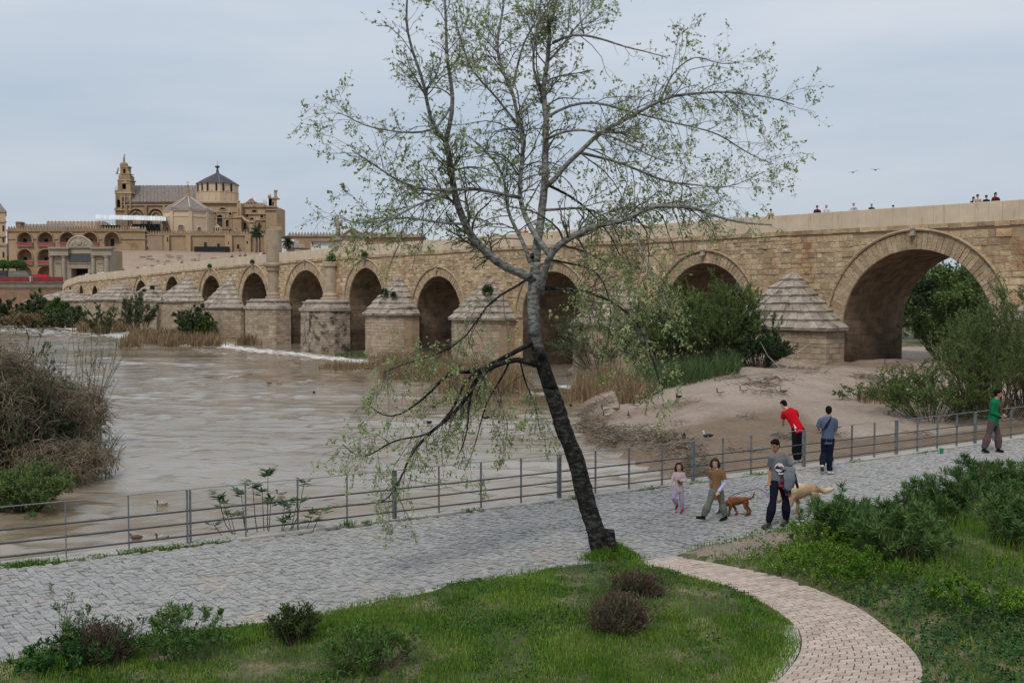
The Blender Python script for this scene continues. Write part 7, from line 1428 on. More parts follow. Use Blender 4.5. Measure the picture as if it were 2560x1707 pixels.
def V3(p): return np.array(p, float)
def figure(name, label, base, J, s, looks, group=None, vox=.0135, cat='person', rot=0):
    """J: joints in metres about base (x right, y away, z up) ; s: body scale (1 = 1.75 m adult)"""
    base = V3(base); e = thing(name, label, cat, base, group, rot); j = {k: V3(v) for k, v in J.items()}
    sx = unit((j['shR']-j['shL'])*[1, 1, .2]); fx = unit(V3(looks['face'])); hx = unit(np.cross(fx, [0, 0, 1.])); hu = np.cross(hx, fx)
    hs = looks.get('head', 1.)*s
    b = MB(); H_ = j['head']; AX = np.array([hx, fx, hu])
    def hp(x, y, z): return H_+(hx*x+fx*y+hu*z)*hs
    b.ball(hp(0, -.008, .02), V3((.073, .092, .10))*hs, 14, ax=AX); b.ball(hp(0, .02, -.05), V3((.055, .068, .068))*hs, 12, ax=AX); b.ball(hp(0, .055, -.085), V3((.026, .028, .024))*hs, 8, ax=AX)
    b.tube([hp(0, .085, .02), hp(0, .108, -.018), hp(0, .09, -.03)], [.010*hs, .017*hs, .012*hs], 6)
    for q in (-1, 1): b.ball(hp(q*.076, -.005, -.005), V3((.012, .022, .032))*hs, 8, ax=AX)
    nk = j['neck']; b.tube([nk-[0, 0, .06*s], nk, H_-hu*.06*hs-fx*.01], [.062*s, .054*s, .052*hs], 10)
    hip = (j['hipL']+j['hipR'])/2; ch = (j['shL']+j['shR'])/2*.8+nk*.2
    w_ = np.linalg.norm(j['shR']-j['shL'])/2; hw = max(np.linalg.norm(j['hipR']-j['hipL'])/2, .08*s); tr = looks.get('torso', 1.)
    def torso(m_, g, low=0.): m_.tube([hip-(ch-hip)*.12-[0, 0, low], hip, hip*.55+ch*.45, ch-(ch-hip)*.12, ch+(nk-ch)*.5+0, nk+[0, 0, .005]], [((hw+.055*s)*tr+g, .095*s*tr+g), ((hw+.06*s)*tr+g, .105*s*tr+g), ((w_*.78)*tr+g, .098*s*tr+g), (w_*.92+g, .112*s*tr+g), (w_*.74+g, .085*s+g), (.06*s+g, .06*s+g)], 16, side=sx)
    torso(b, 0)
    def arm(m_, q, g, upto=3, tap=1.):
        a, el, h = j['sh'+q], j['el'+q], j['ha'+q]; wr = h-(unit(h-el))*.07*s
        if upto <= 1: m_.tube([a+(nk-a)*.25, a, a*.35+el*.65+0], [.05*s+g, .056*s+g, .052*s+g*tap*1.5], 10)
        else: m_.tube([a+(nk-a)*.25, a, (a+el)/2, el, (el+wr)/2, wr], [.045*s+g, .052*s+g, .044*s+g, .038*s+g, .036*s+g, .026*s+g], 10)
    for q in 'LR': arm(b, q, 0)
    def hand(q):
        h, el = j['ha'+q], j['el'+q]; d = unit(h-el); pn = V3(looks.get('palm'+q, (0, -1, .3))); pn = unit(pn-d*(pn@d)); sd_ = np.cross(d, pn); wr = h-d*.07*s; c = looks.get('curl'+q, .5)
        b.tube([wr, h-d*.01*s, h+d*.028*s], [(.026*s, .018*s), (.041*s, .016*s), (.040*s, .014*s)], 8, side=sd_)
        for k in range(4):
            o_ = sd_*(-.030+.020*k)*s; L_ = (.066, .076, .071, .056)[k]*s; r0 = h+d*.024*s+o_; d1 = unit(d+pn*c*.6); d2 = unit(d*(1-c)+pn*c*1.3); p1 = r0+d1*L_*.45; b.tube([r0-d*.01*s, r0, p1, p1+d2*L_*.55], [.0098*s, .0098*s, .009*s, .0075*s], 6)
        t0 = wr+d*.03*s-sd_*.03*s; t1 = t0+(d*.5-sd_*.7+pn*.3)*.04*s; b.tube([t0, t1, t1+unit(d+pn*.5)*.03*s], [.013*s, .011*s, .009*s], 6)
    for q in 'LR': hand(q)
    def leg(m_, q, g, upto=1., shin=1.):
        a, k, an = j['hip'+q], j['kn'+q], j['an'+q]; e_ = k+(an-k)*upto; m_.tube([a+[0, 0, .03*s], a*.7+k*.3, k+(a-k)*.1, k*.65+e_*.35, e_], [.088*s+g, .08*s+g, .056*s+g, .055*s*shin+g, .036*s*shin+g], 12)
    for q in 'LR':
        leg(b, q, 0); an, to = j['an'+q], j['to'+q]; b.tube([an, an-[0, 0, .03*s], to], [.034*s, .04*s, .03*s], 8)
    bo = obj('body', fuse(b, vox), looks.get('skin', SK), e, local=True, smooth=True)
    # face
    for q in (-1, 1): obj('eye', MB().ball(hp(q*.03, .073, .012), V3((.013, .011, .008))*hs, 8, ax=AX), EYE, e, local=True)
    for q in (-1, 1): obj('eyebrow', MB().tube([hp(q*.014, .085, .035), hp(q*.03, .084, .040), hp(q*.046, .072, .034)], [(.003*hs, .004*hs)]*3, 5), looks['hair'], e, local=True)
    obj('mouth', MB().ball(hp(0, .083, -.056), V3((.021, .008, .006))*hs, 8, ax=AX), LIP, e, local=True)
    # hair
    hm = MB(); st = looks.get('style', 'short')
    hm.ball(hp(0, -.026, .038), V3((.084, .096, .098))*hs, 14, ax=AX); hm.ball(hp(0, .02, .088), V3((.068, .068, .036))*hs, 12, ax=AX)
    if st == 'short': hm.ball(hp(0, -.055, -.02), V3((.07, .05, .062))*hs, 10, ax=AX)
    if st == 'bowl':
        for q in (-1, 1): hm.tube([hp(q*.06, .02, .09), hp(q*.088, .018, .02), hp(q*.092, .0, -.06), hp(q*.082, -.015, -.12)], [(.018*hs, .03*hs), (.016*hs, .036*hs), (.02*hs, .042*hs), (.012*hs, .028*hs)], 8)
        hm.ball(hp(0, -.06, -.045), V3((.088, .058, .10))*hs, 12, ax=AX)
    if st == 'long':
        hm.ball(hp(0, -.062, -.05), V3((.086, .055, .11))*hs, 12, ax=AX); hm.tube([hp(.02, -.07, -.04), hp(.05, -.085, -.16), hp(.075, -.09, -.26), hp(.09, -.08, -.33)], [(.075*hs, .045*hs), (.07*hs, .04*hs), (.05*hs, .03*hs), (.02*hs, .015*hs)], 8)
        for q in (-1, 1): hm.tube([hp(q*.05, .03, .095), hp(q*.084, .025, .03), hp(q*.092, .0, -.06), hp(q*.09, -.03, -.14)], [(.014*hs, .026*hs), (.014*hs, .03*hs), (.018*hs, .034*hs), (.01*hs, .018*hs)], 8)
    obj('hair', fuse(hm, vox*.8, 2), looks['hair'], e, local=True, smooth=True)
    # clothes
    m_ = MB(); g = looks.get('gp', .016)*s; hipc = hip
    m_.tube([hipc+[0, 0, -.07*s], hipc+[0, 0, .0], hipc+(ch-hip)*.22], [((hw+.05*s)*tr+g, .10*s*tr+g), ((hw+.06*s)*tr+g, .108*s*tr+g), ((hw+.05*s)*tr+g, .098*s*tr+g)], 14, side=sx)
    for q in 'LR': leg(m_, q, g, looks.get('hem', .97), looks.get('shin', 1.25))
    obj('trousers', fuse(m_, vox), looks['trousers'], e, local=True, smooth=True)
    m_ = MB(); g = looks.get('gs', .018)*s; torso(m_, g, looks.get('low', .05)*s)
    for q in 'LR': arm(m_, q, g*.7, looks.get('sleeve'+q, looks.get('sleeve', 1)), 1.2)
    if looks.get('open'):                                       # jacket collar
        m_.tube([nk+sx*-.07*s+[0, 0, -.02], nk-fx*.06*s+[0, 0, .03], nk+sx*.07*s+[0, 0, -.02]], [.026*s]*3, 6)
    obj('jacket' if looks.get('open') else 'shirt', fuse(m_, vox), looks['shirt'], e, local=True, smooth=True)
    for q in 'LR':
        an, to = j['an'+q], j['to'+q]; d = to-an; dh = unit(d); hl = an-dh*.055*s+[0, 0, -.05*s]; up_ = unit(np.cross(np.cross(dh, [0, 0, 1.]), dh)); m_ = MB(); sd_ = np.cross(dh, up_)
        m_.tube([an+[0, 0, .02*s], an-[0, 0, .03*s], (hl+an)/2-[0, 0, .02*s]], [(.045*s, .05*s)]*3, 8); mid = (hl+to)/2
        m_.tube([hl, hl+(to-hl)*.3, hl+(to-hl)*.7, to, to+dh*.025*s], [(.036*s, .038*s), (.041*s, .044*s), (.048*s, .036*s), (.04*s, .028*s), (.02*s, .018*s)], 10, side=sd_)
        sh = obj('shoe', fuse(m_, vox*.8, 2), looks['shoe'], e, local=True, smooth=True)
        m2 = MB(); lo = -up_*.036*s; m2.tube([hl+lo, mid+lo, to+lo*.8, to+dh*.02*s+lo*.6], [(.04*s, .012*s), (.046*s, .012*s), (.042*s, .012*s), (.02*s, .01*s)], 8, side=sd_); obj('sole', m2, looks.get('sole', BLK), sh, local=True)
    return e, j, hp, dict(sx=sx, s=s, ch=ch, hip=hip, nk=nk, w=w_)
def gnd(x, y): return atz(x, y, .03)
# --- man in the grey shirt with jackets over his arm
b = gnd(1941, 1318)
e, j, hp, I = figure('person', 'dark-haired man in a grey printed T-shirt walking with a lead and jackets over his arm', b,
    dict(head=(-.045, 0, 1.615), neck=(.02, .03, 1.475), shL=(-.12, -.06, 1.405), shR=(.21, .10, 1.375), elL=(-.12, .04, 1.12), haL=(-.165, -.05, .90), elR=(.335, .02, 1.13), haR=(.075, -.17, 1.19),
         hipL=(-.05, -.03, .90), hipR=(.12, .06, .90), knL=(-.10, -.10, .50), anL=(-.17, -.06, .12), toL=(-.31, -.16, .035), knR=(.19, .02, .49), anR=(.225, .14, .13), toR=(.10, .02, .035)), 1.0,
    dict(face=(-.72, -.62, -.30), hair=HAIR, trousers=cloth('navy_trousers', (.008, .010, .022)), shirt=cloth('grey_cotton', (.15, .155, .165)), shoe=cloth('dark_grey_shoe', (.045, .042, .045)), skin=SKT, gp=.012, palmR=(-.2, -.3, 1), curlR=.35, curlL=1., shin=1.5, low=.02))
fr = MB(); c = V3((-.03, -.105, 1.22)); pr = cloth('shirt_print_dark', (.02, .022, .02)); n3 = unit(V3((-.35, -1, 0))); sd_ = unit(V3((1, -.35, 0)))
def patch(cx, cz, pts, depth=-.12): return [V3((cx, depth, cz))+sd_*a+V3((0, 0, b_)) for a, b_ in pts]
m_ = MB(); q = patch(-.0, 1.20, [(.085*math.cos(t), .085*math.sin(t)+.01) for t in np.linspace(0, 2*math.pi, 16, endpoint=False)], -.155); m_.add(q+[x+n3*-.05 for x in q], [tuple(range(16))]+[(i, (i+1) % 16, 16+(i+1) % 16, 16+i) for i in range(16)]); obj('shirt_print', m_, WHT, e, local=True)
m_ = MB(); q = patch(-.0, 1.20, [(-.09, -.015), (-.06, .03), (-.03, .055), (0, .02), (.03, .045), (.07, .02), (.09, -.02)], -.160); m_.add(q+[x+n3*-.05 for x in q], [tuple(range(7))]+[(i, (i+1) % 7, 7+(i+1) % 7, 7+i) for i in range(7)]); obj('shirt_print', m_, pr, e, local=True)
m_ = MB(); q = patch(.03, 1.10, [(-.05, -.01), (.0, -.03), (.06, -.01), (.05, .015), (0, .0), (-.04, .015)], -.152); m_.add(q+[x+n3*-.04 for x in q], [tuple(range(6))]); obj('shirt_print', m_, WHT, e, local=True)
bw = b
def held(name, label, cat, mb, mt, vox=.012, parts=()):
    e_ = thing(name, label, cat, bw); me = fuse(mb, vox, 4); obj('cloth', me, mt, e_, local=True, smooth=True); return e_
m_ = MB(); m_.tube([(.11, -.10, 1.18), (.20, -.16, 1.17), (.31, -.06, 1.16)], [(.05, .06)]*3, 8); m_.tube([(.20, -.15, 1.17), (.19, -.20, 1.0), (.17, -.19, .82), (.18, -.18, .76)], [(.10, .05), (.11, .05), (.085, .045), (.04, .03)], 10, side=(1, 0, 0)); m_.tube([(.27, -.10, 1.15), (.27, -.14, .98), (.24, -.15, .82)], [(.06, .04)]*3, 8, side=(1, 0, 0)); m_.tube([(.13, -.14, 1.16), (.10, -.20, 1.02), (.12, -.2, .92)], [.035, .03, .03], 8)
held('jacket', 'grey hooded sweatshirt hanging over the walking man\'s forearm', 'sweatshirt', m_, cloth('grey_fleece', (.16, .185, .21), b=1.))
m_ = MB(); m_.tube([(.10, -.13, 1.08), (.06, -.17, .95), (.05, -.18, .84)], [(.05, .03), (.045, .03), (.04, .028)], 8, side=(1, 0, 0)); m_.tube([(.17, -.12, .98), (.16, -.15, .80), (.20, -.14, .66)], [(.08, .035), (.09, .035), (.05, .03)], 10, side=(1, 0, 0)); m_.tube([(.27, -.08, .95), (.27, -.1, .8)], [(.05, .03)]*2, 8)
e2 = held('jacket', 'navy jacket with red striped cuffs hanging below the grey sweatshirt', 'jacket', m_, cloth('navy_jacket', (.012, .028, .06)))
for c_, w2 in (((.048, -.185, .86), .046), ((.06, -.18, .97), .05), ((.19, -.15, .69), .062), ((.10, -.17, .82), .05)):
    for dz in (-.012, .012): obj('cuff_stripe', MB().tube([(c_[0]-w2, c_[1], c_[2]+dz), (c_[0], c_[1]-.022, c_[2]+dz-.002), (c_[0]+w2, c_[1], c_[2]+dz)], [(.006, .006)]*3, 5), M['red'], e2, local=True)
m_ = MB(); m_.tube([(.32, -.06, 1.08), (.36, -.04, .92), (.41, -.02, .78)], [(.03, .04), (.05, .03), (.022, .03)], 8); held('jacket', 'dark brown jacket end hanging behind the grey sweatshirt', 'jacket', m_, cloth('brown_black', (.03, .018, .016)))
# dog lead
dogb = gnd(1845, 1289)
hd = b+V3((-.175, -.06, .87)); ld = MB(); pts = [hd, hd+[-.05, 0, -.03], hd+[-.08, 0, -.07], hd+[-.03, 0, -.13], hd+[-.06, .02, -.17], hd*.6+(dogb+[.1, 0, .45])*.4, dogb+[-.05, .0, .47], dogb+[-.2, 0, .38]]; pts = [V3(p) for p in pts]; ld.tube(pts, .007, 6)
tag(obj('dog_lead', ld, cloth('brown_leather', (.14, .05, .035)), loc=hd), 'thin brown lead running from the man\'s hand to the small brown dog', 'lead')
pm = MB(); c = hd+V3((-.03, -.01, -.2)); pm.tube([c+[0, 0, .06], c+[0, 0, .045], c+[0, 0, -.05], c+[0, 0, -.06]], [.012, .026, .026, .015], 8); tag(obj('bag_dispenser', pm, flat('lilac_plastic', (.36, .2, .52), .5), loc=c), 'small lilac bag dispenser hanging from the brown dog lead', 'dispenser')
# --- boy in the brown T-shirt
b = gnd(1791, 1303)
BRN = cloth('brown_tshirt', (.235, .13, .06)); OLV = cloth('grey_green_trousers', (.155, .165, .135)); LIL = cloth('pale_lilac_sleeve', (.52, .50, .72))
e, j, hp, I = figure('person', 'long-haired child in a brown T-shirt over lilac sleeves and loose green trousers, striding', b,
    dict(head=(-.035, 0, 1.18), neck=(-.01, .01, 1.055), shL=(-.115, .03, 1.005), shR=(.115, -.02, 1.0), elL=(-.13, .10, .82), haL=(-.08, .16, .66), elR=(.155, -.04, .79), haR=(-.02, -.16, .605), hipL=(-.07, 0, .60), hipR=(.06, .0, .60),
         knL=(-.17, -.05, .36), anL=(-.27, -.02, .115), toL=(-.405, -.05, .10), knR=(.12, .03, .34), anR=(.19, .06, .10), toR=(.08, .0, .025)), .80,
    dict(face=(-.30, -.95, -.05), head=1.05, hair=HAIRB, style='bowl', trousers=OLV, shirt=BRN, shoe=BLK, skin=SKL, gp=.02, shin=1.6, torso=.86, low=.13, gs=.016), vox=.012)
m_ = MB(); a, el, h = j['shR'], j['elR'], j['haR']; wr = h-unit(h-el)*.06; m_.tube([a*.45+el*.55, el, (el+wr)/2, wr, wr+unit(h-el)*.02], [.046, .042, .038, .034, .036], 10); a, el, h = j['shL'], j['elL'], j['haL']; wr = h-unit(h-el)*.06; m_.tube([a*.45+el*.55, el, wr], [.045, .04, .032], 10); obj('sleeve', fuse(m_, .009), LIL, e, local=True, smooth=True)
# --- small girl
b = gnd(1697, 1283)
PNK = cloth('pale_pink_jersey', (.56, .42, .42)); LLC = cloth('lilac_leggings', (.42, .35, .47)); RED = cloth('raspberry_boots', (.45, .012, .06))
e, j, hp, I = figure('person', 'small girl in a pale pink top, lilac leggings and raspberry boots, running along the promenade', b,
    dict(head=(-.005, 0, .985), neck=(.0, .01, .87), shL=(-.09, .02, .83), shR=(.085, .0, .83), elL=(-.14, .0, .70), haL=(-.165, -.07, .665), elR=(.13, -.02, .68), haR=(.01, -.12, .71), hipL=(-.06, 0, .51), hipR=(.045, .0, .51),
         knL=(-.13, -.07, .32), anL=(-.015, .10, .17), toL=(-.055, .10, .065), knR=(.05, -.02, .31), anR=(.085, .04, .085), toR=(.03, -.04, .022)), .66,
    dict(face=(-.12, -1, .0), head=1.18, hair=HAIRB, style='long', trousers=LLC, shirt=PNK, shoe=RED, skin=SKL, sleeve=3, gp=.012, low=.03, sole=cloth('white_sole', (.5, .4, .42)), curlL=.9, curlR=.9), vox=.0105)
m_ = MB(); q = [(-.06, -.118, .74), (-.035, -.125, .70), (.0, -.128, .725), (.03, -.125, .69), (.06, -.118, .70), (.05, -.12, .66), (.055, -.12, .62), (.02, -.125, .65), (-.03, -.125, .64), (-.045, -.12, .67)]; q = [V3(p) for p in q]; m_.add(q+[p+[0, .06, 0] for p in q], [tuple(range(10))]+[(i, (i+1) % 10, 10+(i+1) % 10, 10+i) for i in range(10)]); obj('shirt_print', m_, cloth('brown_print', (.13, .075, .05)), e, local=True)
m_ = MB()
for q in (-1, 1): m_.ball(hp(.015+q*.022, .01, .135), V3((.02, .013, .013))*1., 8)
obj('hair_bow', m_, cloth('pink_bow', (.62, .30, .34)), e, local=True)
m_ = MB(); m_.tube([hp(-.06, .075, .115), hp(.0, .1, .112), hp(.06, .075, .115)], [(.02, .008)]*3, 6) if 0 else None
# --- boy in red leaning on the railing
b = gnd(1990, 1163); rl = 1.03
RSH = cloth('bright_red_jersey', (.50, .004, .012)); BTR = cloth('black_track_trousers', (.008, .008, .009))
e, j, hp, I = figure('person', 'boy in a red and white jersey and black trousers leaning over the railing', b,
    dict(head=(-.28, .26, 1.62), neck=(-.20, .20, 1.50), shL=(-.30, .16, 1.41), shR=(.02, .16, 1.44), elL=(-.285, .28, 1.17), haL=(-.27, .36, 1.07), elR=(.10, .34, 1.22), haR=(.02, .42, 1.08), hipL=(-.03, .0, .98), hipR=(.13, .0, .98),
         knL=(-.04, .0, .54), anL=(.03, .05, .14), toL=(.0, .17, .06), knR=(.11, .02, .55), anR=(.09, .10, .15), toR=(.10, .22, .07)), .98,
    dict(face=(-.35, .75, -.6), hair=HAIR, trousers=BTR, shirt=RSH, shoe=WHT, skin=SKL, gp=.02, shin=1.6, palmL=(0, 0, -1), palmR=(0, 0, -1), curlL=.7, curlR=.7, low=.04, gs=.024))
m_ = MB(); q = [V3(p) for p in ((-.20, .045, 1.40), (-.13, .02, 1.34), (-.055, -.05, 1.16), (-.02, -.10, 1.04), (-.02, -.11, .955), (-.075, -.095, .96), (-.075, -.085, 1.06), (-.11, -.03, 1.17), (-.17, .02, 1.30))]; m_.add(q+[p+[.02, .12, 0] for p in q], [tuple(range(9))]+[(i, (i+1) % 9, 9+(i+1) % 9, 9+i) for i in range(9)]); obj('side_panel', m_, WHT, e, local=True)
# --- young man in blue
b = gnd(2066, 1186)
BLU = cloth('slate_blue_tshirt', (.085, .115, .185)); NVT = cloth('navy_track_trousers', (.006, .010, .024))
e, j, hp, I = figure('person', 'young man in a slate blue T-shirt with a black cross strap, seen from behind', b,
    dict(head=(.045, .03, 1.635), neck=(.035, .0, 1.50), shL=(-.165, .0, 1.40), shR=(.205, .0, 1.40), elL=(-.225, .06, 1.13), haL=(-.12, .25, 1.13), elR=(.245, .06, 1.09), haR=(.33, .22, 1.17), hipL=(-.05, 0, .90), hipR=(.10, .0, .90),
         knL=(-.06, .05, .52), anL=(-.15, -.13, .255), toL=(-.125, -.05, .12), knR=(.09, .02, .48), anR=(.085, .0, .09), toR=(.19, .06, .03)), 1.0,
    dict(face=(.18, .98, -.15), hair=HAIR, trousers=NVT, shirt=BLU, shoe=WHT, skin=SKT, gp=.018, shin=1.45, palmR=(-.3, 0, 1), curlR=.5, sole=cloth('tan_sole', (.13, .11, .085)), low=.05))
st = MB(); st.tube([(.07, -.05, 1.50), (.03, -.12, 1.42), (-.06, -.147, 1.28), (-.14, -.13, 1.16), (-.20, -.06, 1.08)], [(.03, .010)]*5, 6, side=(.75, 0, .65)); st.tube([(.07, -.05, 1.5), (.08, .08, 1.46)], [(.03, .01)]*2, 6, side=(1, 0, 0)); obj('bag_strap', st, BLK, e, local=True)
tm = MB()                                                   # upright lettering down the trouser leg, too blurred in the photo to read: plain marks
for k in range(6):
    z = .20+k*.027; x = .115+.002*k; tm.box(x, x+.024, -.079, -.05, z, z+.006); tm.box(x, x+.006, -.079, -.05, z, z+.018)
    if k % 2: tm.box(x+.018, x+.024, -.079, -.05, z, z+.018)
obj('trouser_lettering', tm, WHT, e, local=True)
tag(obj('phone', MB().obox(b+V3((.40, .27, 1.19)), .04, .075, .006, unit(V3((1, 0, .2))), (0, 1, 0), (-.2, 0, 1)), flat('phone_black', (.02, .02, .022), .3), loc=b+V3((.4, .27, 1.19))), 'dark phone held out in the right hand of the young man in blue', 'phone')
# --- man in the green jacket
b = gnd(2481, 1131)
GRN = cloth('green_jacket', (.004, .135, .055), b=1.); MAU = cloth('mauve_brown_trousers', (.095, .062, .066))
e, j, hp, I = figure('person', 'man in a bright green jacket and mauve trousers walking by the railing at right', b,
    dict(head=(.14, .0, 1.72), neck=(.09, .01, 1.575), shL=(-.04, -.10, 1.48), shR=(.18, .13, 1.48), elL=(-.09, -.12, 1.18), haL=(.20, -.16, 1.07), elR=(.17, .14, 1.18), haR=(.33, .02, 1.09), hipL=(-.05, -.06, .93), hipR=(.06, .07, .93),
         knL=(-.17, -.08, .50), anL=(-.29, -.08, .12), toL=(-.15, -.09, .03), knR=(.19, .06, .51), anR=(.20, .06, .10), toR=(.34, .05, .03)), 1.05,
    dict(face=(.92, -.38, -.08), hair=HAIR, trousers=MAU, shirt=GRN, shoe=BLK, skin=SKT, sleeve=3, gs=.034, gp=.02, shin=1.6, open=1, low=.07, palmL=(.3, 0, 1), palmR=(-.3, -.3, .8)))
m_ = MB(); m_.tube([(.10, -.10, 1.50), (.16, -.13, 1.35), (.17, -.13, 1.15), (.15, -.10, 1.0)], [(.035, .03), (.05, .035), (.045, .03), (.03, .02)], 8, side=(1, .3, 0)); obj('undershirt', m_, cloth('brown_undershirt', (.10, .05, .035)), e, local=True)
obj('beard', MB().ball(hp(0, .05, -.075), (.045, .045, .035), 8), HAIR, e, local=True)
# --- people up on the bridge
farmats = [cloth('far_'+n, c) for n, c in (('maroon', (.10, .015, .02)), ('white', (.6, .6, .66)), ('black', (.02, .02, .022)), ('blue', (.07, .12, .22)), ('orange', (.5, .12, .04)), ('grey', (.2, .2, .22)), ('cream', (.45, .35, .25)))]
def farperson(px, py, top_y, colr, label, hair=HAIR, back=True, k=0):
    """px: measured column; the figure stands on the deck behind the parapet, its head top where top_y was measured"""
    o_ = 1.3; x, z = onbr(px, py, o_); dz = float(top(x))-1.25; p = BW(x, o_, dz); tz = onbr(px, top_y, o_)[1]; hgt = tz-dz; s = max(.75, min(hgt, 2.0))/1.75
    e = thing('person', label, 'person', p, 'people on the bridge'); f = -1 if back else 1; J = lambda x, y, z: p+V3((x, y, z))*s
    arms = k % 3; m_ = MB(); m_.ball(J(0, 0, 1.63), V3((.078, .09, .115))*s, 10); m_.tube([J(0, 0, 1.38), J(0, 0, 1.55)], .055*s, 8)
    for q in (-1, 1):
        m_.tube([J(q*.17, 0, 1.4), J(q*(.26 if arms else .34), -.05, 1.14), J(q*.2, (-.2 if arms == 1 else .02), 1.02 if arms else 1.0)], [.05*s, .042*s, .03*s], 8); m_.tube([J(q*.09, 0, .9), J(q*.1, -.04, .5), J(q*.1, 0, .08)], [.08*s, .06*s, .045*s], 8); m_.tube([J(q*.1, .04, .06), J(q*.1, -.16, .04)], .045*s, 6)
    m_.tube([J(0, 0, .86), J(0, 0, 1.1), J(0, 0, 1.38), J(0, 0, 1.46)], [(.15*s, .1*s), (.14*s, .1*s), (.18*s, .11*s), (.07*s, .06*s)], 12, side=(1, 0, 0)); obj('body', fuse_far(m_, p), SK, e, local=True, smooth=True)
    t_ = MB(); t_.tube([J(0, 0, .84), J(0, 0, 1.1), J(0, 0, 1.40), J(0, 0, 1.47)], [(.17*s, .12*s), (.16*s, .12*s), (.2*s, .125*s), (.09*s, .08*s)], 12, side=(1, 0, 0))
    for q in (-1, 1): t_.tube([J(q*.15, 0, 1.42), J(q*.19, -.01, 1.36), J(q*(.25 if arms else .31), -.04, 1.17)], [.065*s, .065*s, .058*s], 8)
    obj('shirt', t_, farmats[colr], e); h_ = MB(); h_.ball(J(0, .015*-f, 1.665), V3((.092, .1, .1))*s, 10)
    if label.find('long') >= 0 or label.find('bob') >= 0: h_.tube([J(0, .05*-f, 1.66), J(0, .07*-f, 1.5), J(0, .07*-f, 1.38)], [(.09*s, .05*s), (.1*s, .06*s), (.05*s, .03*s)], 8)
    obj('hair', h_, hair, e); tr = MB()
    for q in (-1, 1): tr.tube([J(q*.08, 0, .92), J(q*.1, -.04, .5), J(q*.1, 0, .1)], [.1*s, .075*s, .065*s], 8)
    obj('trousers', tr, farmats[2], e); return e, J, s
def fuse_far(m_, p):
    for i, v in enumerate(m_.v): m_.v[i] = v-p
    return fuse(m_, .04, 1)
GH = flat('grey_hair', (.25, .25, .26))
FP_ = [(1927, 534, 522, 6, 'short person low behind the bridge parapet, left of the maroon shirt'), (2043, 530, 504, 0, 'person in a maroon shirt with a rucksack, back turned, on the bridge'), (2066, 528, 512, 1, 'grey-haired woman with a bob in white beside the maroon shirt'), (2134, 524, 498, 1, 'man in a white shirt with crossed dark braces leaning on the parapet, elbows out'),
       (2179, 520, 509, 2, 'dark-haired person in black showing head and shoulder over the parapet, right of the braces'), (2233, 517, 512.5, 6, 'top of a fair head just showing over the middle of the parapet'), (2434, 501, 492, 2, 'dark long-haired woman, leftmost of the right-hand group on the bridge'), (2444, 501, 486, 6, 'bald-browed man in glasses facing out, second in the right-hand group'), (2466, 500, 488, 2, 'dark person bending, third in the right-hand group'), (2489, 498, 481, 0, 'long-haired woman in profile, rightmost on the bridge'),
       (1868, 540, 536, 2, 'dark head just showing by the branch tips, left one of three'), (1884, 540, 536, 2, 'dark head just showing by the branch tips, middle one of three'), (1892, 540, 532, 2, 'dark head just showing by the branch tips, right one of three'), (1929, 536, 535, 2, 'top of a dark head level with the parapet'), (1314, 578, 565, 4, 'person in orange seen between the poplar limbs on the bridge'), (1300, 580, 572, 4, 'second person in red-orange seen between the poplar limbs'),
       (488, 645, 636, 5, 'person in grey with a dark head, tallest of the walkers before the paved slope'), (497, 646, 641, 5, 'small walker just right of the tallest one'), (455, 649, 642, 2, 'walker in black before the paved slope'), (412, 654, 648, 5, 'walker with a light top before the paved slope, middle'), (397, 656, 650, 1, 'walker in white bending over the far parapet'), (362, 660, 656, 1, 'walker in white near the small agave plants'), (308, 667, 659, 2, 'walker in black right of the gateway'), (580, 637, 633, 0, 'reddish-shirted walker before the battlemented wall'), (600, 634, 628, 3, 'walker in blue before the battlemented wall'), (613, 634, 629, 0, 'walker right of the one in blue'), (652, 629, 624, 1, 'walker in white left of the tall column, first'), (668, 628, 621, 4, 'walker in red left of the tall column, last'), (660, 628, 624, 0, 'walker left of the tall column, middle')]
for i in range(13): FP_.append((181+i*6.4+(i % 3), 683-i*1.2, 676-i*1.25-(i % 3), (1, 3, 1, 2, 2, 1, 1, 2, 5, 2, 1, 1, 1)[i], ['walker in the crowd before the gateway, '+w for w in ('leftmost in white', 'second in blue', 'third in white', 'fourth in dark clothes', 'fifth in dark clothes', 'sixth in white', 'seventh in white', 'eighth in dark clothes', 'ninth in grey', 'tenth in dark clothes', 'eleventh in white', 'twelfth in white', 'last in white at its right')][i]))
FP_ += [(889, 612, 608, 2, 'dark walker among the leaves right of the yellow house, first'), (900, 611, 607, 5, 'grey walker among the leaves right of the yellow house'), (975, 607, 598, 2, 'dark walker on the bridge left of the poplar limb'), (1008, 605, 599, 0, 'walker on the bridge just left of the pale limb')]
for i, a in enumerate(FP_):
    e, J, s = farperson(*a[:5], GH if a[4].startswith('grey-h') or 'braces' in a[4] else HAIR, k=0 if 'elbows' in a[4] else 1+i % 2)
    if 'braces' in a[4]:
        m_ = MB(); m_.tube([J(-.11, -.1, 1.42), J(0, -.155, 1.25), J(.1, -.15, 1.0)], .012*s, 5); m_.tube([J(.11, -.1, 1.42), J(0, -.155, 1.25), J(-.1, -.15, 1.0)], .012*s, 5); obj('braces', m_, BLK, e)
    if 'rucksack' in a[4]: obj('rucksack', MB().ball(J(0, -.16, 1.18), V3((.15, .1, .2))*s, 10), farmats[2], e)
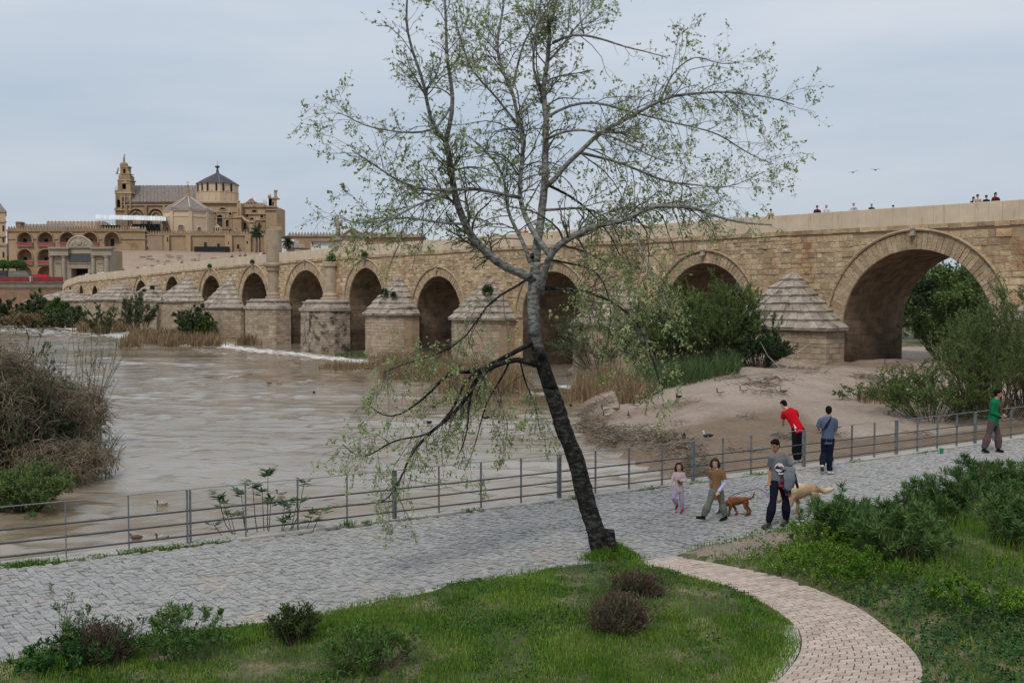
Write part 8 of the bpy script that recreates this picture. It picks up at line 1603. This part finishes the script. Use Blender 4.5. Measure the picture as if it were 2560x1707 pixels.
# two people below the hoarding
for x, c_, lab in ((76, 1, 'person in white standing by the red hoarding on the riverside wall'), (81, 5, 'person in grey beside the white one by the red hoarding')):
    p = aty(x, 705.5, 261.5); p[2] = aty(x, 705, 261.4)[2]; e = thing('person', lab, 'person', p, 'people by the hoarding'); m_ = MB(); m_.tube([p+[0, 0, .1], p+[0, 0, .9], p+[0, 0, 1.35], p+[0, 0, 1.5]], [.13, .16, .2, .07], 8); obj('body', m_, farmats[c_], e); obj('head', MB().ball(p+[0, 0, 1.62], (.09, .1, .13), 8), HAIR, e)
# ---------------------------------------------------------------- dogs
def dog(label, b, s, body, legs, head, tail, mt, col=None, fur=0):
    e = thing('dog', label, 'dog', b); m_ = MB()
    m_.tube([V3(p[:3])*s for p in body], [tuple(V3(p[3:])*s) for p in body], 12, side=(0, 1, 0))
    for L_ in legs: m_.tube([V3(p[:3])*s for p in L_], [p[3]*s for p in L_], 8); pw = V3(L_[-1][:3])*s; m_.ball(pw+V3((-.018, 0, .004))*s, V3((.036, .024, .017))*s, 8)
    m_.tube([V3(p[:3])*s for p in head[:4]], [tuple(V3(p[3:])*s) for p in head[:4]], 10, side=(0, 1, 0)); hd_ = V3(head[3][:3])*s; m_.tube([V3(p[:3])*s for p in head[3:]], [tuple(V3(p[3:])*s) for p in head[3:]], 10, side=(0, 1, 0))
    m_.tube([V3(p[:3])*s for p in tail], [p[3]*s for p in tail], 8); obj('body', fuse(m_, .011, 2), mt, e, local=True, smooth=True)
    if fur:
        src = MB(); me = e.children[0].data if e.children else bpy.data.objects[-1].data
        co_ = np.empty(len(me.vertices)*3, np.float32); me.vertices.foreach_get('co', co_); co_ = co_.reshape(-1, 3).astype(float); no_ = np.empty(len(me.vertices)*3, np.float32); me.vertices.foreach_get('normal', no_); no_ = no_.reshape(-1, 3)
        k = R.choice(len(co_), fur); leaves(src, co_[k]-no_[k]*.004, unit(no_[k]*.35+np.array([.5, 0, -.8])+rdir(fur)*.35), .03*R.uniform(.5, 1.5, fur), .006); f_ = obj('fur', src, mt, e, local=True); f_['kind'] = 'stuff'
    for q in (-1, 1):
        hp_ = V3(head[3][:3])*s; obj('ear', MB().tube([hp_+V3((.035, q*.055, .045))*s, hp_+V3((.045, q*.085, -.01))*s, hp_+V3((.03, q*.08, -.07))*s], [(.012*s, .018*s), (.014*s, .034*s), (.008*s, .014*s)], 8, side=(0, 1, 0)), mt, e, local=True, smooth=True)
        obj('eye', MB().ball(hp_+V3((-.05, q*.042, .02))*s, .009*s, 6), EYE, e, local=True)
    nz = V3(head[-1][:3])*s; obj('nose', MB().ball(nz+V3((-.016, 0, .008))*s, V3((.014, .018, .013))*s, 8), BLK, e, local=True)
    if col: cp = (V3(head[0][:3])*.4+V3(head[1][:3])*.6)*s; ax_ = unit(V3(head[2][:3])-V3(head[0][:3])); obj('collar', MB().tube([cp-ax_*.012, cp+ax_*.012], [(head[1][3]*s*1.12+.006, head[1][4]*s*1.1+.006)]*2, 14, side=(0, 1, 0)), cloth('dog_collar', col), e, local=True)
    return e
RUS = mat('rust_brown_fur', [(.12, .042, .016), (.24, .095, .038)], 9, rough=.9, var=.15, bump=1, bscale=60, bdist=.01); GLD = mat('golden_cream_fur', [(.33, .20, .105), (.50, .35, .215)], 4, rough=.9, var=.15, bump=1, bscale=40, bdist=.015, stain=((.60, .51, .40), 1.9, .52))
dog('small rust-brown dog on a lead sniffing the ground behind the striding child', gnd(1842, 1289), 1.0,
    [(-.16, 0, .285, .05, .075), (-.13, 0, .30, .068, .092), (-.02, 0, .315, .07, .085), (.10, 0, .325, .06, .07), (.18, 0, .335, .06, .072), (.215, 0, .33, .045, .05)],
    [[(-.14, -.04, .27, .042), (-.155, -.045, .15, .027), (-.18, -.045, .04, .019), (-.195, -.045, .018, .024)], [(-.11, .04, .27, .042), (-.03, .05, .15, .026), (.01, .05, .06, .019), (.005, .05, .018, .024)],
     [(.17, -.045, .30, .055), (.155, -.05, .20, .036), (.215, -.05, .12, .02), (.19, -.05, .02, .023)], [(.20, .045, .30, .055), (.21, .05, .20, .035), (.29, .05, .12, .02), (.275, .05, .03, .022)]],
    [(-.12, 0, .30, .055, .065), (-.19, 0, .27, .05, .055), (-.25, 0, .23, .048, .05), (-.30, 0, .185, .05, .052), (-.345, 0, .13, .034, .036), (-.375, 0, .075, .026, .025), (-.385, 0, .05, .018, .018)],
    [(.20, 0, .355, .026), (.27, 0, .36, .022), (.33, 0, .40, .02), (.355, 0, .47, .014), (.35, 0, .51, .007)], RUS, (.5, .1, .08), 2200)
dog('large golden cream dog standing behind the walking man with its head lowered', gnd(2003, 1286), 1.0,
    [(-.24, 0, .44, .09, .12), (-.17, 0, .48, .115, .165), (-.03, 0, .51, .12, .165), (.12, 0, .53, .105, .125), (.25, 0, .54, .105, .125), (.32, 0, .51, .07, .09)],
    [[(-.18, -.06, .42, .06), (-.23, -.07, .24, .036), (-.34, -.07, .07, .026), (-.37, -.07, .025, .033)], [(-.13, .06, .42, .06), (-.05, .07, .24, .036), (-.07, .07, .07, .026), (-.09, .07, .022, .033)],
     [(.25, -.06, .47, .085), (.24, -.07, .30, .055), (.33, -.07, .18, .027), (.29, -.07, .025, .032)], [(.28, .06, .47, .085), (.33, .07, .30, .05), (.42, .07, .18, .027), (.40, .07, .03, .032)]],
    [(-.18, 0, .50, .08, .10), (-.27, 0, .46, .075, .085), (-.35, 0, .42, .07, .075), (-.40, 0, .375, .072, .075), (-.45, 0, .325, .05, .05), (-.495, 0, .28, .036, .035), (-.51, 0, .265, .028, .026)],
    [(.29, 0, .56, .045), (.38, 0, .53, .05), (.48, 0, .50, .07), (.60, 0, .53, .055), (.68, 0, .56, .015)], GLD, None, 5200)
# ---------------------------------------------------------------- ducks and birds
DM = dict(green=flat('drake_head_green', (.004, .035, .022), .35), brown=mat('mottled_brown_feather', [(.05, .032, .02), (.20, .13, .08)], 40, var=0, bump=.3), grey=mat('grey_flank_feather', [(.24, .21, .18), (.42, .39, .36)], 30, var=0, bump=.2), black=flat('black_feather', (.012, .012, .015), .4), white=flat('white_feather', (.62, .6, .57)), bill=flat('yellow_bill', (.45, .30, .03), .5), legs=flat('orange_leg', (.5, .16, .03), .5), chest=flat('chestnut_breast', (.10, .045, .03)))
def duckmesh(stand, up):
    m_ = MB(); m_.tube([(.21, 0, .09), (.15, 0, .075), (.05, 0, .065), (-.06, 0, .065), (-.14, 0, .08), (-.17, 0, .10)], [(.015, .012), (.05, .035), (.078, .062), (.08, .066), (.055, .05), (.03, .03)], 12, side=(0, 1, 0)); h = .22 if up else .15
    m_.tube([(-.13, 0, .10), (-.155, 0, .15), (-.16, 0, h)], [.042, .028, .026], 8); m_.ball((-.172, 0, h+.02), (.036, .027, .030), 10); me = fuse(m_, .012, 2); return me, h
DK = {}
def duck(label, kind, p, yaw=0., stand=False, s=1., sit=False, group=None):
    key = (kind, stand)
    e = thing('duck', label, 'duck', p, group, yaw); e.scale = (s, s, s); lift = .09 if stand else -.025
    if key not in DK:
        me, h = duckmesh(stand, stand); cols = {'drake': ('grey', 'green', 'chest'), 'hen': ('brown', 'brown', 'brown'), 'muscovy': ('black', 'white', 'black'), 'dark': ('black', 'black', 'black')}[kind]
        for c_ in cols: me.materials.append(DM[c_])
        for c_ in ('black', 'white'): me.materials.append(DM[c_])
        ctr = np.empty(len(me.polygons)*3, np.float32); me.polygons.foreach_get('center', ctr); ctr = ctr.reshape(-1, 3); mi = np.zeros(len(ctr), int)
        mi[(ctr[:, 0] < -.11)] = 2; mi[(ctr[:, 2] > .135) & (ctr[:, 0] < -.1)] = 1
        if kind == 'drake': mi[ctr[:, 0] > .14] = 3; mi[(ctr[:, 2] > .1) & (ctr[:, 0] > .03) & (ctr[:, 0] < .14)] = 3
        if kind == 'muscovy': mi[(abs(ctr[:, 1]) > .06) & (ctr[:, 0] > -.04) & (ctr[:, 0] < .02)] = 4
        me.polygons.foreach_set('material_index', mi.astype(np.int32)); me.polygons.foreach_set('use_smooth', np.ones(len(mi), bool)); DK[key] = (me, h)
    me, h = DK[key]; bo = bpy.data.objects.new('body', me); COL.objects.link(bo); bo.parent = e; bo.location = (0, 0, lift)
    b_ = obj('bill', MB().tube([(-.2, 0, h+.018+lift), (-.225, 0, h+.008+lift), (-.25, 0, h+.004+lift)], [(.013, .011), (.014, .006), (.010, .004)], 6, side=(0, 1, 0)), DM['bill'] if kind != 'hen' else DM['legs'], e, local=True)
    for q in (-1, 1): obj('wing', MB().tube([(-.08, q*.066, .09+lift), (.02, q*.076, .095+lift), (.13, q*.045, .095+lift), (.19, q*.02, .10+lift)], [(.01, .03), (.012, .042), (.01, .026), (.005, .008)], 8, side=(0, 1, 0)), DM[{'hen': 'brown', 'drake': 'grey'}[kind]] if kind in ('hen', 'drake') else DM['black'], e, local=True, smooth=True)
    if stand:
        for q in (-1, 1): obj('leg', MB().tube([(.0, q*.035, .04+lift), (.005, q*.035, .01), (-.04, q*.04, .006)], [.009, .007, (.022, .004)][:2]+[(.02, .004)], 6), DM['legs'], e, local=True)
    return e
W_ = lambda x, y: atz(x, y, WZ+.02)
for x, y, k, yaw, lab in ((340, 1346, 'hen', 0, 'brown hen duck swimming near the railing, left one of the near pair'), (405, 1346, 'drake', .2, 'green-headed drake swimming behind the railing, right one of the near pair'), (405, 1262, 'drake', 0, 'drake swimming alone beyond the railing at left'), (703, 1234, 'drake', .1, 'drake swimming behind the fig sapling'), (673, 959, 'hen', .1, 'far duck in mid river, left one of the far pair'), (698, 958, 'drake', 0, 'far duck in mid river, right one of the far pair'), (785, 982, 'dark', 1.4, 'small dark duck alone in mid river'), (1085, 1018, 'dark', 1.2, 'dark duck behind the drooping branches, upper one'), (1073, 1057, 'dark', .9, 'dark duck behind the drooping branches, lower one'), (1427, 1014, 'dark', 1.3, 'dark duck on the water at the tip of the sand bar'), (1215, 1046, 'dark', .4, 'dark duck on the water left of the poplar trunk')): duck(lab, k, W_(x, y), yaw, s=1.05 if y > 1100 else 1.2)
for x, y, k, yaw, lab in ((1513, 1030, 'drake', 0, 'pale drake standing on the shore, upper of the two at the tip'), (1517, 1046, 'drake', .1, 'drake standing at the water edge, lower of the two at the tip'), (1541, 1030, 'hen', 2.6, 'hen duck resting on the shore behind the drakes'), (1573, 1045, 'drake', 1.2, 'drake facing away on the shore, right of the shore pair'), (1592, 1020, 'drake', -.2, 'drake half hidden by leaves on the shore'), (1697, 1000, 'dark', .6, 'dark duck at the foot of the cane bed'),
                          (1800, 988, 'drake', .2, 'drake standing high on the sand, leftmost of the upper three'), (1858, 983, 'drake', -.5, 'pale striped drake high on the sand, middle of the upper three'), (1959, 986, 'hen', .1, 'brown hen duck high on the sand, rightmost of the upper three'), (1709, 1100, 'dark', 1.5, 'dark goose-like duck facing away beside the black and white one'), (1770, 1100, 'muscovy', .15, 'large black muscovy duck with a white head on the damp sand')): duck(lab, k, atsand(x, y), yaw, True, 1.3 if k in ('muscovy', 'dark') else 1.25)
for x, y, a, lab in ((2133, 431, .35, 'bird gliding with tilted wings in the sky, left one of two'), (2189, 425, .0, 'bird gliding with level wings in the sky, right one of two')):
    p = aty(x, y, 85.); e = thing('bird', lab, 'bird', p); m_ = MB(); m_.tube([(0, .2, 0), (0, 0, -.02), (0, -.18, -.01)], [.02, .06, .03], 8); m_.ball((0, -.2, 0), (.035, .045, .035), 8); obj('body', m_, DM['brown'], e, local=True)
    for q in (-1, 1): m_ = MB(); m_.loft([[(q*.03, .07, .0), (q*.03, -.09, .0), (q*.03, -.05, .03)], [(q*.2, .05, .06+q*a*.1), (q*.2, -.08, .06+q*a*.1), (q*.2, -.04, .08+q*a*.1)], [(q*.42, .06, .05+q*a*.25), (q*.42, .02, .05+q*a*.25), (q*.42, .03, .06+q*a*.25)]]); obj('wing', m_, DM['black'], e, local=True)
